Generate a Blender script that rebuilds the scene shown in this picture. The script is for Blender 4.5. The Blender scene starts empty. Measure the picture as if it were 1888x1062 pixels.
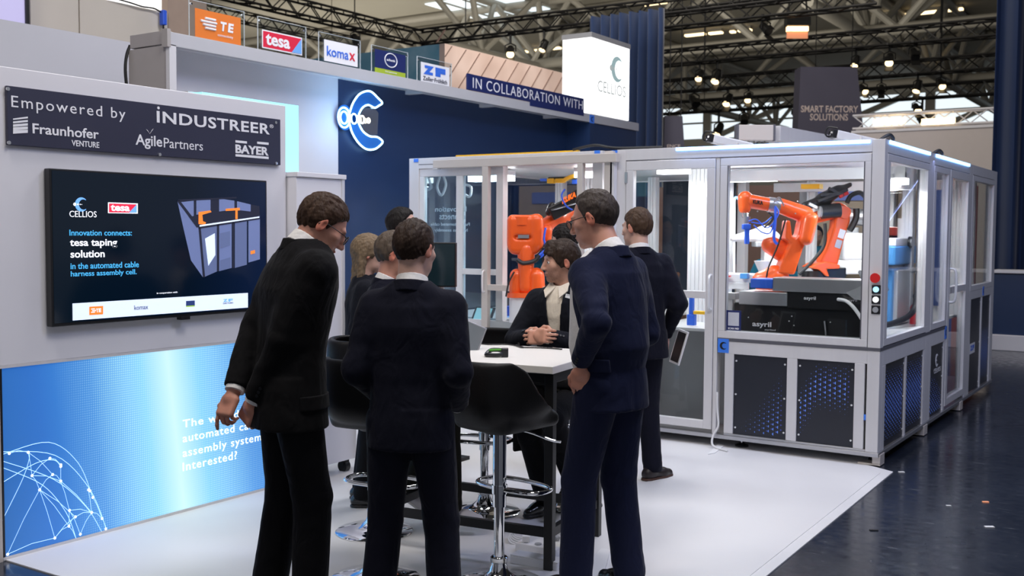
import bpy, math, random
import numpy as np
from mathutils import Vector, Matrix, noise as mnoise
SC = bpy.context.scene
COL = SC.collection
random.seed(7)
rng = np.random.default_rng(5)

# ------------------------------------------------------------------ camera
F_PX, YAW, PITCH, ROLL, CAM_H = 1933.8, .587, .05425, .00647, 1.62
_fw = np.array([-math.sin(YAW)*math.cos(PITCH), math.cos(YAW)*math.cos(PITCH), -math.sin(PITCH)])
_r0 = np.array([math.cos(YAW), math.sin(YAW), 0.0]); _u0 = np.cross(_r0, _fw)
_rt = math.cos(ROLL)*_r0 + math.sin(ROLL)*_u0
_up = -math.sin(ROLL)*_r0 + math.cos(ROLL)*_u0
_cc = np.array([0, 0, CAM_H])
cam_data = bpy.data.cameras.new('camera'); cam = bpy.data.objects.new('camera', cam_data); COL.objects.link(cam)
cam_data.sensor_width = 36; cam_data.lens = 36*F_PX/1888; cam_data.clip_end = 300; cam_data.clip_start = .05
cam_data.dof.use_dof = True; cam_data.dof.focus_distance = 5.0; cam_data.dof.aperture_fstop = 4.5
cam.matrix_world = Matrix(((_rt[0], _up[0], -_fw[0], 0), (_rt[1], _up[1], -_fw[1], 0), (_rt[2], _up[2], -_fw[2], CAM_H), (0, 0, 0, 1)))
SC.camera = cam
def _ray(x, y): return _fw + _rt*(x-944)/F_PX - _up*(y-531)/F_PX
def P(x, y, d): return _cc + _ray(x, y)*d                       # a point seen there, d metres ahead
def PX(x, y, X): r = _ray(x, y); return _cc + r*(X/r[0])
def PY(x, y, Y): r = _ray(x, y); return _cc + r*(Y/r[1])
def PZ(x, y, z=0): r = _ray(x, y); return _cc + r*((z-CAM_H)/r[2])

# ------------------------------------------------------------------ world, light, exposure
SC.view_settings.view_transform = 'Standard'; SC.view_settings.look = 'None'
SC.view_settings.gamma = 1; SC.view_settings.use_curve_mapping = False
SC.view_settings.exposure = 0.0
w = bpy.data.worlds.new('hall_world'); SC.world = w; w.use_nodes = True
w.node_tree.nodes['Background'].inputs[0].default_value = (.80, .82, .92, 1)
w.node_tree.nodes['Background'].inputs[1].default_value = .30
def area(name, loc, target, size, energy, col=(1, 1, 1), sy=None):
    l = bpy.data.lights.new(name, 'AREA'); l.energy = energy; l.color = col; l.size = size
    if sy: l.shape = 'RECTANGLE'; l.size_y = sy
    o = bpy.data.objects.new(name, l); COL.objects.link(o); o.location = loc
    o.rotation_euler = (Vector(target)-Vector(loc)).to_track_quat('-Z', 'Y').to_euler()
    return o
area('stage_light', (-1.2, 3.2, 6.2), (-3.6, 5.0, .4), 1.6, 150, (1, .97, .95))
area('stage_light', (-3.3, 7.2, 6.4), (-3.1, 5.2, .3), 1.6, 120, (1, .98, 1))
area('stage_light', (-4.0, 1.2, 6.0), (-4.9, 4.0, 1.2), 1.2, 95, (1, .92, .86))
area('stage_light', (1.2, 6.2, 6.2), (-1.9, 8.4, .9), 1.6, 170, (.62, .68, 1))
area('hall_fill', (-8, 16, 11.5), (-9, 27, 4.5), 9, 800, (1, .93, .84))  # unseen area light added to brighten the hanging sign and the drape
area('ceiling_fill', (-18, 34, 5.5), (-20, 46, 13), 16, 1700, (1, .93, .80), 10)  # unseen upward fills, added to brighten the ceiling in place of bounce
area('ceiling_fill', (-40, 40, 5.5), (-42, 52, 13), 16, 1500, (1, .93, .80), 10)
area('mural_fill', (-6.9, 13.2, 6.6), (-9.6, 14.2, 3.6), 1.2, 170, (1, .92, .86))  # unseen area light added to brighten the mural
area('stage_light', (-5.2, 6.4, 6.0), (-6.4, 8.0, 2.0), 1.0, 60, (.9, .94, 1))

# ------------------------------------------------------------------ materials
MATS = {}
def mat(name, col, rough=.5, metal=0., noise=0., nscale=8., bump=0., bscale=60., emit=None, estr=1., spec=.5, sheen=0., coat=0., stretch=None):
    if name in MATS: return MATS[name]
    m = bpy.data.materials.new(name); m.use_nodes = True
    nt = m.node_tree; b = nt.nodes['Principled BSDF']
    b.inputs['Base Color'].default_value = (*col, 1); b.inputs['Roughness'].default_value = rough
    b.inputs['Metallic'].default_value = metal; b.inputs['Specular IOR Level'].default_value = spec
    if sheen: b.inputs['Sheen Weight'].default_value = sheen; b.inputs['Sheen Roughness'].default_value = .4
    if coat: b.inputs['Coat Weight'].default_value = coat; b.inputs['Coat Roughness'].default_value = .08
    tc = nt.nodes.new('ShaderNodeTexCoord'); src = tc.outputs['Object']
    if stretch:
        mp = nt.nodes.new('ShaderNodeMapping'); mp.inputs['Scale'].default_value = stretch
        nt.links.new(src, mp.inputs[0]); src = mp.outputs[0]
    if noise:
        n = nt.nodes.new('ShaderNodeTexNoise'); n.inputs['Scale'].default_value = nscale; n.inputs['Detail'].default_value = 5
        nt.links.new(src, n.inputs['Vector'])
        r = nt.nodes.new('ShaderNodeMixRGB'); r.inputs[1].default_value = (*[c*(1-noise) for c in col], 1)
        r.inputs[2].default_value = (*[min(1, c*(1+noise)) for c in col], 1)
        nt.links.new(n.outputs[0], r.inputs[0]); nt.links.new(r.outputs[0], b.inputs['Base Color'])
    if bump:
        n = nt.nodes.new('ShaderNodeTexNoise'); n.inputs['Scale'].default_value = bscale; n.inputs['Detail'].default_value = 4
        nt.links.new(src, n.inputs['Vector'])
        bp = nt.nodes.new('ShaderNodeBump'); bp.inputs['Strength'].default_value = bump; bp.inputs['Distance'].default_value = .01
        nt.links.new(n.outputs[0], bp.inputs['Height']); nt.links.new(bp.outputs[0], b.inputs['Normal'])
    if emit:
        b.inputs['Emission Color'].default_value = (*emit, 1); b.inputs['Emission Strength'].default_value = estr
    MATS[name] = m
    return m
def ramp(nt, stops):
    r = nt.nodes.new('ShaderNodeValToRGB'); e = r.color_ramp.elements
    while len(e) < len(stops): e.new(.5)
    for el, (p, c) in zip(e, stops): el.position = p; el.color = (*c, 1) if len(c) == 3 else c
    return r
def glass_mat(name, tint=(.96, .98, .98), refl=.5, rough=.01):
    m = bpy.data.materials.new(name); m.use_nodes = True; nt = m.node_tree; nt.nodes.clear()
    out = nt.nodes.new('ShaderNodeOutputMaterial'); mx = nt.nodes.new('ShaderNodeMixShader')
    t = nt.nodes.new('ShaderNodeBsdfTransparent'); t.inputs[0].default_value = (*tint, 1)
    g = nt.nodes.new('ShaderNodeBsdfGlossy'); g.inputs['Roughness'].default_value = rough
    fr = nt.nodes.new('ShaderNodeFresnel'); fr.inputs[0].default_value = 1.45
    mu = nt.nodes.new('ShaderNodeMath'); mu.operation = 'MULTIPLY'; mu.inputs[1].default_value = refl
    nt.links.new(fr.outputs[0], mu.inputs[0]); nt.links.new(mu.outputs[0], mx.inputs[0])
    nt.links.new(t.outputs[0], mx.inputs[1]); nt.links.new(g.outputs[0], mx.inputs[2]); nt.links.new(mx.outputs[0], out.inputs[0])
    MATS[name] = m; return m
def M(n): return MATS[n]
mat('white_wall', (.74, .73, .77), .55, noise=.03, nscale=2.5)
mat('white_paint', (.80, .79, .83), .45, noise=.02, nscale=3)
mat('grey_panel', (.52, .52, .56), .6, noise=.05, nscale=2)
mat('beige_panel', (.66, .60, .52), .6, noise=.05, nscale=2)
mat('blue_wall', (.012, .035, .105), .45, noise=.08, nscale=1.5)
mat('alu', (.70, .69, .71), .42, .12, noise=.05, nscale=20, stretch=(1, 1, .05))
mat('alu_bright', (.80, .81, .83), .4, .2, noise=.04, nscale=20)
mat('alu_warm', (.62, .57, .53), .45, .15, noise=.03, nscale=6)
mat('slot', (.10, .10, .12), .6, noise=.1)
mat('panel_dark', (.018, .020, .030), .42, noise=.1, nscale=30)
mat('sign_dark', (.030, .031, .060), .45, noise=.05, nscale=4)
mat('print_white', (.86, .86, .90), .5, noise=.01)
mat('print_blue', (.16, .32, .95), .5, noise=.02, emit=(.1, .25, .9), estr=.15)
mat('sticker_blue', (.05, .22, .85), .45, noise=.05)
mat('black_plastic', (.010, .010, .012), .35, noise=.1, nscale=40)
mat('black_metal', (.013, .013, .014), .45, .2, noise=.1, nscale=30)
mat('black_leather', (.006, .006, .007), .5, noise=.1, bump=.12, bscale=180, spec=.25)
mat('chrome', (.80, .81, .83), .06, 1., noise=.02)
mat('steel', (.50, .50, .52), .32, .8, noise=.05, nscale=15)
mat('orange', (.92, .115, .012), .33, noise=.03, nscale=5, coat=.25)
mat('robot_black', (.014, .014, .016), .35, noise=.1, nscale=30)
mat('white_plastic', (.80, .80, .82), .35, noise=.02)
mat('grey_plastic', (.36, .37, .39), .4, noise=.03)
mat('blue_plastic', (.03, .13, .70), .4, noise=.04)
mat('sky_blue_plastic', (.10, .36, .80), .4, noise=.04)
mat('red_plastic', (.70, .02, .02), .35, noise=.03)
mat('yellow_plastic', (.85, .48, .02), .4, noise=.04)
mat('table_white', (.86, .83, .78), .4, noise=.015, nscale=6)
mat('acrylic_edge', (.72, .78, .80), .2, noise=.02)
mat('cable_black', (.012, .012, .013), .5, noise=.1)
mat('cable_white', (.74, .74, .74), .5, noise=.03)
mat('cable_blue', (.03, .12, .75), .45, noise=.05)
mat('truss_black', (.016, .015, .014), .5, .3, noise=.1)
mat('truss_grey', (.27, .255, .22), .6, noise=.06, nscale=3)
mat('ceiling_panel', (.34, .32, .27), .75, noise=.10, nscale=.35)
mat('led_blue', (.3, .5, 1), .4, emit=(.22, .48, 1.0), estr=4.5, noise=.01)
mat('led_white', (1, 1, 1), .4, emit=(1, 1, 1), estr=7, noise=.01)
mat('lamp_warm', (1, .9, .7), .4, emit=(1, .74, .40), estr=3.2, noise=.01)
mat('neon', (.6, .85, 1), .4, emit=(.45, .78, 1), estr=4, noise=.01)
mat('neon_body', (.02, .13, .42), .3, emit=(.01, .12, .5), estr=.3, noise=.05)
mat('neon_warm', (1, .95, .8), .4, emit=(1, .9, .7), estr=3.5, noise=.01)
mat('cyan_light', (.3, .8, .9), .5, emit=(.30, .80, .92), estr=.95, noise=.01)
mat('cube_light', (1, 1, 1), .5, emit=(1, 1, .985), estr=1.6, noise=.005)
mat('cube_ink', (.05, .06, .06), .6, emit=(.36, .50, .52), estr=.8, noise=.02)
mat('cube_ink_pale', (.06, .06, .06), .6, emit=(.42, .45, .45), estr=.9, noise=.02)
mat('window_light', (.8, .9, 1), .5, emit=(.80, .90, .96), estr=1.0, noise=.01)
mat('paper', (.82, .82, .82), .6, noise=.02)
glass_mat('glass'); glass_mat('glass_blue', (.78, .90, .96), .7); glass_mat('acrylic', (.93, .96, .97), .35); glass_mat('lens', (.9, .92, .95), .6)

# suits / skin / hair
def fabric(n, c, sheen=.25):
    m = mat(n, c, .82, noise=.12, nscale=120, bump=.10, bscale=260, sheen=sheen*.25, spec=.12)
    nt = m.node_tree; b = nt.nodes['Principled BSDF']; tc = nt.nodes.new('ShaderNodeTexCoord'); mp = nt.nodes.new('ShaderNodeMapping'); mp.inputs['Scale'].default_value = (1, 1, .55); mp.inputs['Rotation'].default_value = (.5, .3, 0)
    n2 = nt.nodes.new('ShaderNodeTexNoise'); n2.inputs['Scale'].default_value = 13; n2.inputs['Detail'].default_value = 2; n2.inputs['Distortion'].default_value = .8
    bp = nt.nodes.new('ShaderNodeBump'); bp.inputs['Strength'].default_value = .55; bp.inputs['Distance'].default_value = .022
    nt.links.new(tc.outputs['Object'], mp.inputs[0]); nt.links.new(mp.outputs[0], n2.inputs['Vector']); nt.links.new(n2.outputs[0], bp.inputs['Height'])
    old = b.inputs['Normal'].links[0].from_node; nt.links.new(bp.outputs[0], old.inputs['Normal']); return m
fabric('suit_black', (.0065, .0062, .0070), .12); fabric('suit_navy', (.0068, .0074, .0155), .18); fabric('suit_blue', (.0095, .0125, .036), .25)
fabric('suit_dark', (.008, .009, .014), .15); fabric('trouser_black', (.0065, .0065, .008), .1); fabric('trouser_olive', (.018, .017, .013), .1)
fabric('shirt_white', (.80, .78, .76), .1); fabric('shirt_cream', (.78, .70, .58), .1); fabric('shirt_teal', (.03, .30, .48), .2); fabric('tie_brown', (.16, .12, .10))
mat('shoe_black', (.008, .008, .009), .22, noise=.1, coat=.3); mat('shoe_brown', (.018, .012, .012), .4, noise=.15); mat('sole_brown', (.07, .03, .018), .6, noise=.1)
mat('sneaker_white', (.66, .63, .66), .55, noise=.05, nscale=20); mat('sole_white', (.72, .70, .70), .6, noise=.03)
mat('eye_white', (.72, .69, .66), .25, noise=.02); mat('iris', (.02, .014, .01), .15, noise=.1)
def hair_mat(n, c): return mat(n, c, .55, noise=.5, nscale=45, bump=.9, bscale=90, stretch=(1, 1, .22), spec=.22)
hair_mat('hair_brown', (.050, .026, .015)); hair_mat('hair_dark', (.034, .019, .012)); hair_mat('hair_grey', (.105, .078, .058))
hair_mat('hair_blond', (.20, .14, .085)); hair_mat('hair_black', (.010, .007, .006)); hair_mat('hair_greyish', (.055, .042, .036)); hair_mat('hair_light', (.070, .040, .024))
def skin_mat(n, c):
    m = mat(n, c, .48, noise=.10, nscale=35, bump=.10, bscale=300, spec=.4)
    nt = m.node_tree; b = nt.nodes['Principled BSDF']
    a = nt.nodes.new('ShaderNodeVertexColor'); a.layer_name = 'tint'
    mu = nt.nodes.new('ShaderNodeMixRGB'); mu.blend_type = 'MULTIPLY'; mu.inputs[0].default_value = 1
    src = b.inputs['Base Color'].links[0].from_socket
    nt.links.new(src, mu.inputs[1]); nt.links.new(a.outputs[0], mu.inputs[2]); nt.links.new(mu.outputs[0], b.inputs['Base Color'])
    b.inputs['Subsurface Weight'].default_value = .12; b.inputs['Subsurface Radius'].default_value = (.012, .004, .002)
    return m
skin_mat('skin', (.60, .33, .235)); skin_mat('skin_red', (.60, .30, .215)); skin_mat('skin_pale', (.66, .40, .31))

# ------------------------------------------------------------------ mesh tools
ORI = {}
def link(name, me, m, parent=None, smooth=False):
    o = bpy.data.objects.new(name, me); COL.objects.link(o)
    if m is not None: me.materials.append(MATS[m] if isinstance(m, str) else m)
    org = ORI.get(parent.name, np.zeros(3)) if parent else np.zeros(3)
    if parent:
        o.parent = parent
        if np.any(org): me.transform(Matrix.Translation(Vector(-org)))
    ORI[o.name] = org
    if smooth: me.shade_smooth()
    return o
def tag(o, label=None, cat=None, group=None, kind=None):
    if label: o['label'] = label
    if cat: o['category'] = cat
    if group: o['group'] = group
    if kind: o['kind'] = kind
    return o
def thing(name, label, cat, loc=(0, 0, 0), group=None):
    o = bpy.data.objects.new(name, None); COL.objects.link(o); o.location = tuple(float(v) for v in loc); o.empty_display_size = .1
    ORI[o.name] = np.array(loc, float)
    return tag(o, label, cat, group)
def dup(o, loc=None, parent=None, label=None, rotz=None):
    kids = list(o.children)
    c = o.copy(); COL.objects.link(c); c.parent = parent
    if loc is not None: c.location = tuple(float(v) for v in loc)
    if rotz is not None: c.rotation_euler = (0, 0, rotz)
    if label: c['label'] = label
    ORI[c.name] = np.array(c.location)
    for k in kids: dup(k, None, c)
    return c
def basis(d):
    d = np.array(d, float); d /= np.linalg.norm(d)
    a = np.array([0, 0, 1.]) if abs(d[2]) < .9 else np.array([1., 0, 0])
    u = np.cross(a, d); u /= np.linalg.norm(u); return u, np.cross(d, u), d
class MB:
    def __init__(s): s.v = []; s.f = []
    def add(s, vs, fs):
        n = len(s.v); s.v += [tuple(float(c) for c in p) for p in vs]; s.f += [tuple(i+n for i in f) for f in fs]; return s
    def box(s, x0, x1, y0, y1, z0, z1):
        return s.add([(x, y, z) for z in (z0, z1) for y in (y0, y1) for x in (x0, x1)],
                     [(0, 2, 3, 1), (4, 5, 7, 6), (0, 1, 5, 4), (2, 6, 7, 3), (0, 4, 6, 2), (1, 3, 7, 5)])
    def obox(s, c, ax, half):                         # oriented box
        c = np.array(c, float); ax = [np.array(a, float)*h for a, h in zip(ax, half)]
        return s.add([c+i*ax[0]+j*ax[1]+k*ax[2] for k in (-1, 1) for j in (-1, 1) for i in (-1, 1)],
                     [(0, 2, 3, 1), (4, 5, 7, 6), (0, 1, 5, 4), (2, 6, 7, 3), (0, 4, 6, 2), (1, 3, 7, 5)])
    def beam(s, a, b, w, h, up=(0, 0, 1)):
        a = np.array(a, float); b = np.array(b, float); d = b-a; L = np.linalg.norm(d); d /= L
        u = np.cross(np.array(up, float), d); u /= np.linalg.norm(u); v = np.cross(d, u)
        return s.obox((a+b)/2, (d, u, v), (L/2, w/2, h/2))
    def cyl(s, a, b, r, r2=None, n=16, cap=True):
        a = np.array(a, float); b = np.array(b, float); r2 = r if r2 is None else r2; u, v, d = basis(b-a)
        vs = [p+(u*math.cos(t)+v*math.sin(t))*q for p, q in ((a, r), (b, r2)) for t in [2*math.pi*i/n for i in range(n)]]
        fs = [(i, (i+1) % n, n+(i+1) % n, n+i) for i in range(n)]
        if cap: fs += [tuple(range(n))[::-1], tuple(range(n, 2*n))]
        return s.add(vs, fs)
    def tube(s, pts, r, n=8, closed=False):
        pts = [np.array(p, float) for p in pts]; N = len(pts); vs = []; pu = None
        for i, p in enumerate(pts):
            t = (pts[(i+1) % N]-pts[i-1]) if closed else (pts[min(i+1, N-1)]-pts[max(i-1, 0)])
            t = t/(np.linalg.norm(t)+1e-12)
            if pu is None: pu = basis(t)[0]
            u = pu-t*np.dot(pu, t); u /= np.linalg.norm(u)+1e-12; pu = u; v = np.cross(t, u)
            rr = r[i] if hasattr(r, '__len__') else r
            vs += [p+(u*math.cos(2*math.pi*k/n)+v*math.sin(2*math.pi*k/n))*rr for k in range(n)]
        fs = []
        for i in range(N if closed else N-1):
            j = (i+1) % N
            fs += [(i*n+k, i*n+(k+1) % n, j*n+(k+1) % n, j*n+k) for k in range(n)]
        if not closed: fs += [tuple(range(n))[::-1], tuple(range((N-1)*n, N*n))]
        return s.add(vs, fs)
    def lathe(s, prof, c=(0, 0, 0), n=32):
        c = np.array(c, float)
        vs = [c+np.array([r*math.cos(2*math.pi*k/n), r*math.sin(2*math.pi*k/n), z]) for r, z in prof for k in range(n)]
        fs = [(i*n+k, i*n+(k+1) % n, (i+1)*n+(k+1) % n, (i+1)*n+k) for i in range(len(prof)-1) for k in range(n)]
        fs += [tuple(range(n))[::-1], tuple(range((len(prof)-1)*n, len(prof)*n))]
        return s.add(vs, fs)
    def prism(s, poly, d):                            # poly: 3-D points, d: extrusion vector
        poly = [np.array(p, float) for p in poly]; d = np.array(d, float); n = len(poly)
        return s.add(poly+[p+d for p in poly], [tuple(range(n))[::-1], tuple(range(n, 2*n))]+[(i, (i+1) % n, n+(i+1) % n, n+i) for i in range(n)])
    def build(s, name, m, parent=None, smooth=False, bevel=0):
        me = bpy.data.meshes.new(name); me.from_pydata(s.v, [], s.f); me.update()
        o = link(name, me, m, parent)
        if smooth: me.shade_auto_smooth(angle=math.radians(40)) if hasattr(me, 'shade_auto_smooth') else me.shade_smooth(); 
        if smooth: me.set_sharp_from_angle(angle=math.radians(40))
        if bevel:
            b = o.modifiers.new('bevel', 'BEVEL'); b.width = bevel; b.segments = 2; b.limit_method = 'ANGLE'
        return o
def spline(pts, n=8, closed=False):
    pts = [np.array(p, float) for p in pts]; N = len(pts); out = []
    for i in range(N if closed else N-1):
        g = (lambda k: pts[k % N]) if closed else (lambda k: pts[min(max(k, 0), N-1)])
        a, b, c, d = g(i-1), g(i), g(i+1), g(i+2)
        for k in range(n):
            t = k/n
            out.append(.5*((2*b)+(-a+c)*t+(2*a-5*b+4*c-d)*t*t+(-a+3*b-3*c+d)*t**3))
    if not closed: out.append(pts[-1])
    return out
def text(s, name, m, org, right, up, w, h, parent=None, bold=0., shear=0., spacing=1., th=.0012, align='L'):
    """lettering fitted into a w x h box whose lower-left corner is org"""
    cu = bpy.data.curves.new(name, 'FONT'); cu.body = s; cu.size = 1; cu.offset = bold; cu.shear = shear; cu.space_character = spacing
    cu.extrude = .01; cu.resolution_u = 3
    if align == 'C': cu.align_x = 'CENTER'
    if len(s) in (2, 3) and s.isalpha():
        bpy.data.curves.remove(cu); L = len(s); r_ = np.array(right, float); g = (w or h*.7*L)/L; o = None
        for k, ch in enumerate(s): o = text(ch, name, m, np.array(org, float)+r_*g*(k+.04), right, up, g*.86, h, parent, bold, shear, spacing, th)
        return o
    to = bpy.data.objects.new(name, cu); COL.objects.link(to)
    me = bpy.data.meshes.new_from_object(to.evaluated_get(bpy.context.evaluated_depsgraph_get()))
    bpy.data.objects.remove(to); bpy.data.curves.remove(cu)
    n = len(me.vertices); a = np.empty(n*3, np.float32); me.vertices.foreach_get('co', a); a = a.reshape(-1, 3)
    lo, hi = a.min(0), a.max(0); right = np.array(right, float); up = np.array(up, float); nrm = np.cross(right, up)
    q = (a-lo)/np.maximum(hi-lo, 1e-6)
    if w is None: w = h*(hi[0]-lo[0])/(hi[1]-lo[1])
    wv = np.array(org)+np.outer(q[:, 0]*w, right)+np.outer(q[:, 1]*h, up)+np.outer((q[:, 2])*th, nrm)
    me.vertices.foreach_set('co', wv.astype(np.float32).ravel()); me.update(); me.materials.clear()
    return link(name, me, m, parent)

# ------------------------------------------------------------------ implicit surfaces -> mesh (surface nets)
def grid(lo, hi, h):
    ax = [np.arange(a, b+h, h, dtype=np.float32) for a, b in zip(lo, hi)]
    return np.meshgrid(*ax, indexing='ij'), np.array([a[0] for a in ax])
def nets(Fv, org, h):
    S = Fv < 0
    c = [S[i:S.shape[0]-1+i, j:S.shape[1]-1+j, k:S.shape[2]-1+k] for i in (0, 1) for j in (0, 1) for k in (0, 1)]
    cnt = sum(x.astype(np.int8) for x in c); act = (cnt > 0) & (cnt < 8)
    I, J, K = np.nonzero(act); idx = -np.ones(act.shape, np.int32); idx[I, J, K] = np.arange(len(I))
    corners = [(i, j, k) for i in (0, 1) for j in (0, 1) for k in (0, 1)]
    val = [Fv[I+i, J+j, K+k] for i, j, k in corners]
    acc = np.zeros((len(I), 3)); num = np.zeros(len(I))
    for a in range(8):
        for b in range(a+1, 8):
            d = np.array(corners[b])-np.array(corners[a])
            if np.abs(d).sum() != 1: continue
            va, vb = val[a], val[b]; cr = (va < 0) != (vb < 0)
            t = np.where(cr, va/np.where(va-vb == 0, 1, va-vb), 0)
            acc += np.where(cr[:, None], np.array(corners[a])+t[:, None]*d, 0); num += cr
    V = (np.stack([I, J, K], 1)+acc/np.maximum(num, 1)[:, None])*h+org
    Q = []
    for ax in range(3):
        s = [slice(None)]*3; s2 = [slice(None)]*3; s[ax] = slice(0, -1); s2[ax] = slice(1, None)
        A, B = S[tuple(s)], S[tuple(s2)]
        o1, o2 = [(1, 2), (2, 0), (0, 1)][ax]
        e = np.argwhere(A != B)
        if not len(e): continue
        ok = (e[:, o1] > 0) & (e[:, o2] > 0) & (e[:, o1] < act.shape[o1]) & (e[:, o2] < act.shape[o2]) & (e[:, ax] < act.shape[ax]); e = e[ok]
        def ci(d1, d2):
            q = e.copy(); q[:, o1] -= d1; q[:, o2] -= d2; return idx[q[:, 0], q[:, 1], q[:, 2]]
        q = np.stack([ci(1, 1), ci(0, 1), ci(0, 0), ci(1, 0)], 1)
        flip = B[e[:, 0], e[:, 1], e[:, 2]]
        q[flip] = q[flip][:, ::-1]; Q.append(q)
    Q = np.concatenate(Q) if Q else np.zeros((0, 4), int)
    return V, Q[(Q >= 0).all(1)]
def surf(fn, lo, hi, h):
    p, org = grid(lo, hi, h); return nets(fn(p).astype(np.float32), org, h)
def rc(p, a, b, ra, rb=None):
    rb = ra if rb is None else rb; a = np.array(a, np.float32); b = np.array(b, np.float32); ba = b-a; L = float(ba@ba)+1e-12
    x, y, z = p[0]-a[0], p[1]-a[1], p[2]-a[2]
    t = np.clip((x*ba[0]+y*ba[1]+z*ba[2])/L, 0, 1)
    return np.sqrt((x-t*ba[0])**2+(y-t*ba[1])**2+(z-t*ba[2])**2)-(ra+(rb-ra)*t)
def el(p, c, r):
    x, y, z = p[0]-c[0], p[1]-c[1], p[2]-c[2]
    k0 = np.sqrt((x/r[0])**2+(y/r[1])**2+(z/r[2])**2); k1 = np.sqrt((x/r[0]**2)**2+(y/r[1]**2)**2+(z/r[2]**2)**2)+1e-9
    return k0*(k0-1)/k1
def rbox(p, c, hf, r):
    q = [np.abs(p[i]-c[i])-(hf[i]-r) for i in range(3)]
    return np.sqrt(sum(np.maximum(a, 0)**2 for a in q))+np.minimum(np.maximum(np.maximum(q[0], q[1]), q[2]), 0)-r
def smin(a, b, k):
    h = np.maximum(k-np.abs(a-b), 0)/k; return np.minimum(a, b)-h*h*k*.25
def smax(a, b, k): return -smin(-a, -b, k)
def loc(p, Rm, c):                                   # world grid -> local frame (columns of Rm are the axes)
    x, y, z = p[0]-c[0], p[1]-c[1], p[2]-c[2]
    return [x*Rm[0, i]+y*Rm[1, i]+z*Rm[2, i] for i in range(3)]
def qmesh(name, V, Q, m, parent=None, tint=None):
    me = bpy.data.meshes.new(name); n, k = len(V), len(Q)
    me.vertices.add(n); me.vertices.foreach_set('co', np.asarray(V, np.float32).ravel())
    me.loops.add(4*k); me.loops.foreach_set('vertex_index', np.asarray(Q, np.int32).ravel())
    me.polygons.add(k); me.polygons.foreach_set('loop_start', np.arange(0, 4*k, 4, dtype=np.int32))
    me.update(calc_edges=True)
    if tint is not None:
        ca = me.color_attributes.new('tint', 'FLOAT_COLOR', 'POINT')
        ca.data.foreach_set('color', np.concatenate([tint, np.ones((n, 1))], 1).astype(np.float32).ravel())
    return link(name, me, m, parent, smooth=True)
def relax(V, Q, it=1, lam=.5):
    E = np.concatenate([Q[:, [0, 1]], Q[:, [1, 2]], Q[:, [2, 3]], Q[:, [3, 0]]])
    for _ in range(it):
        s = np.zeros_like(V); c = np.zeros(len(V))
        for a, b in ((0, 1), (1, 0)):
            np.add.at(s, E[:, a], V[E[:, b]]); np.add.at(c, E[:, a], 1)
        V = V+lam*(s/np.maximum(c, 1)[:, None]-V)
    return V
def vnormals(V, Q):
    n = np.cross(V[Q[:, 2]]-V[Q[:, 0]], V[Q[:, 3]]-V[Q[:, 1]]); o = np.zeros_like(V)
    for i in range(4): np.add.at(o, Q[:, i], n)
    return o/(np.linalg.norm(o, axis=1, keepdims=True)+1e-12)
def wob(V, fr, seed=0):                               # cheap smooth pseudo-noise
    r = np.random.default_rng(seed); s = np.zeros(len(V))
    for k in range(7):
        d = r.normal(size=3)*np.array(fr)*(.6+.25*k); s += np.sin(V@d+r.uniform(0, 6.28))/(1+.3*k)
    return s/3.2
# ------------------------------------------------------------------ the hall
def floor_mat():
    m = mat('hall_floor', (.010, .012, .020), .16, noise=.0)
    nt = m.node_tree; b = nt.nodes['Principled BSDF']; tc = nt.nodes.new('ShaderNodeTexCoord')
    n1 = nt.nodes.new('ShaderNodeTexNoise'); n1.inputs['Scale'].default_value = .9; n1.inputs['Detail'].default_value = 8
    n2 = nt.nodes.new('ShaderNodeTexNoise'); n2.inputs['Scale'].default_value = 14; n2.inputs['Detail'].default_value = 6
    mp = nt.nodes.new('ShaderNodeMapping'); mp.inputs['Rotation'].default_value = (0, 0, .7); mp.inputs['Scale'].default_value = (1, 7, 1)
    n3 = nt.nodes.new('ShaderNodeTexNoise'); n3.inputs['Scale'].default_value = 6; n3.inputs['Detail'].default_value = 9; n3.inputs['Distortion'].default_value = .6
    for n in (n1, n2): nt.links.new(tc.outputs['Object'], n.inputs['Vector'])
    nt.links.new(tc.outputs['Object'], mp.inputs[0]); nt.links.new(mp.outputs[0], n3.inputs['Vector'])
    r1 = ramp(nt, [(.35, (.012, .016, .026)), (.7, (.036, .043, .058))]); nt.links.new(n1.outputs[0], r1.inputs[0])  # paler noise blotches put soft hall reflections into the floor colour
    r3 = ramp(nt, [(.63, (0, 0, 0)), (.74, (.6, .6, .6))]); nt.links.new(n3.outputs[0], r3.inputs[0])
    mx = nt.nodes.new('ShaderNodeMixRGB'); mx.inputs[2].default_value = (.16, .17, .19, 1)
    nt.links.new(r3.outputs[0], mx.inputs[0]); nt.links.new(r1.outputs[0], mx.inputs[1]); nt.links.new(mx.outputs[0], b.inputs['Base Color'])
    rr = ramp(nt, [(.3, (.10, .10, .10)), (.75, (.30, .30, .30))]); nt.links.new(n2.outputs[0], rr.inputs[0]); nt.links.new(rr.outputs[0], b.inputs['Roughness'])
    bp = nt.nodes.new('ShaderNodeBump'); bp.inputs['Strength'].default_value = .04; bp.inputs['Distance'].default_value = .01
    nt.links.new(n2.outputs[0], bp.inputs['Height']); nt.links.new(bp.outputs[0], b.inputs['Normal'])
    return m
floor_mat()
tag(MB().box(-90, 40, -8, 92, -.05, 0).build('floor', 'hall_floor'), 'dark polished hall floor with scuffs', kind='structure')
mat('booth_floor', (.74, .735, .74), .42, noise=.06, nscale=1.3, spec=.35)
fl = MB().prism([(-6.70, 2.80, 0), (-4.43, 2.83, 0), (-2.2, 3.05, 0), (-1.655, 3.10, 0), (-1.74, 7.30, 0), (-1.95, 7.42, 0), (-3.0, 12.2, 0), (-6.70, 12.2, 0)], (0, 0, .006)).build('floor_covering', 'booth_floor')
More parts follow.
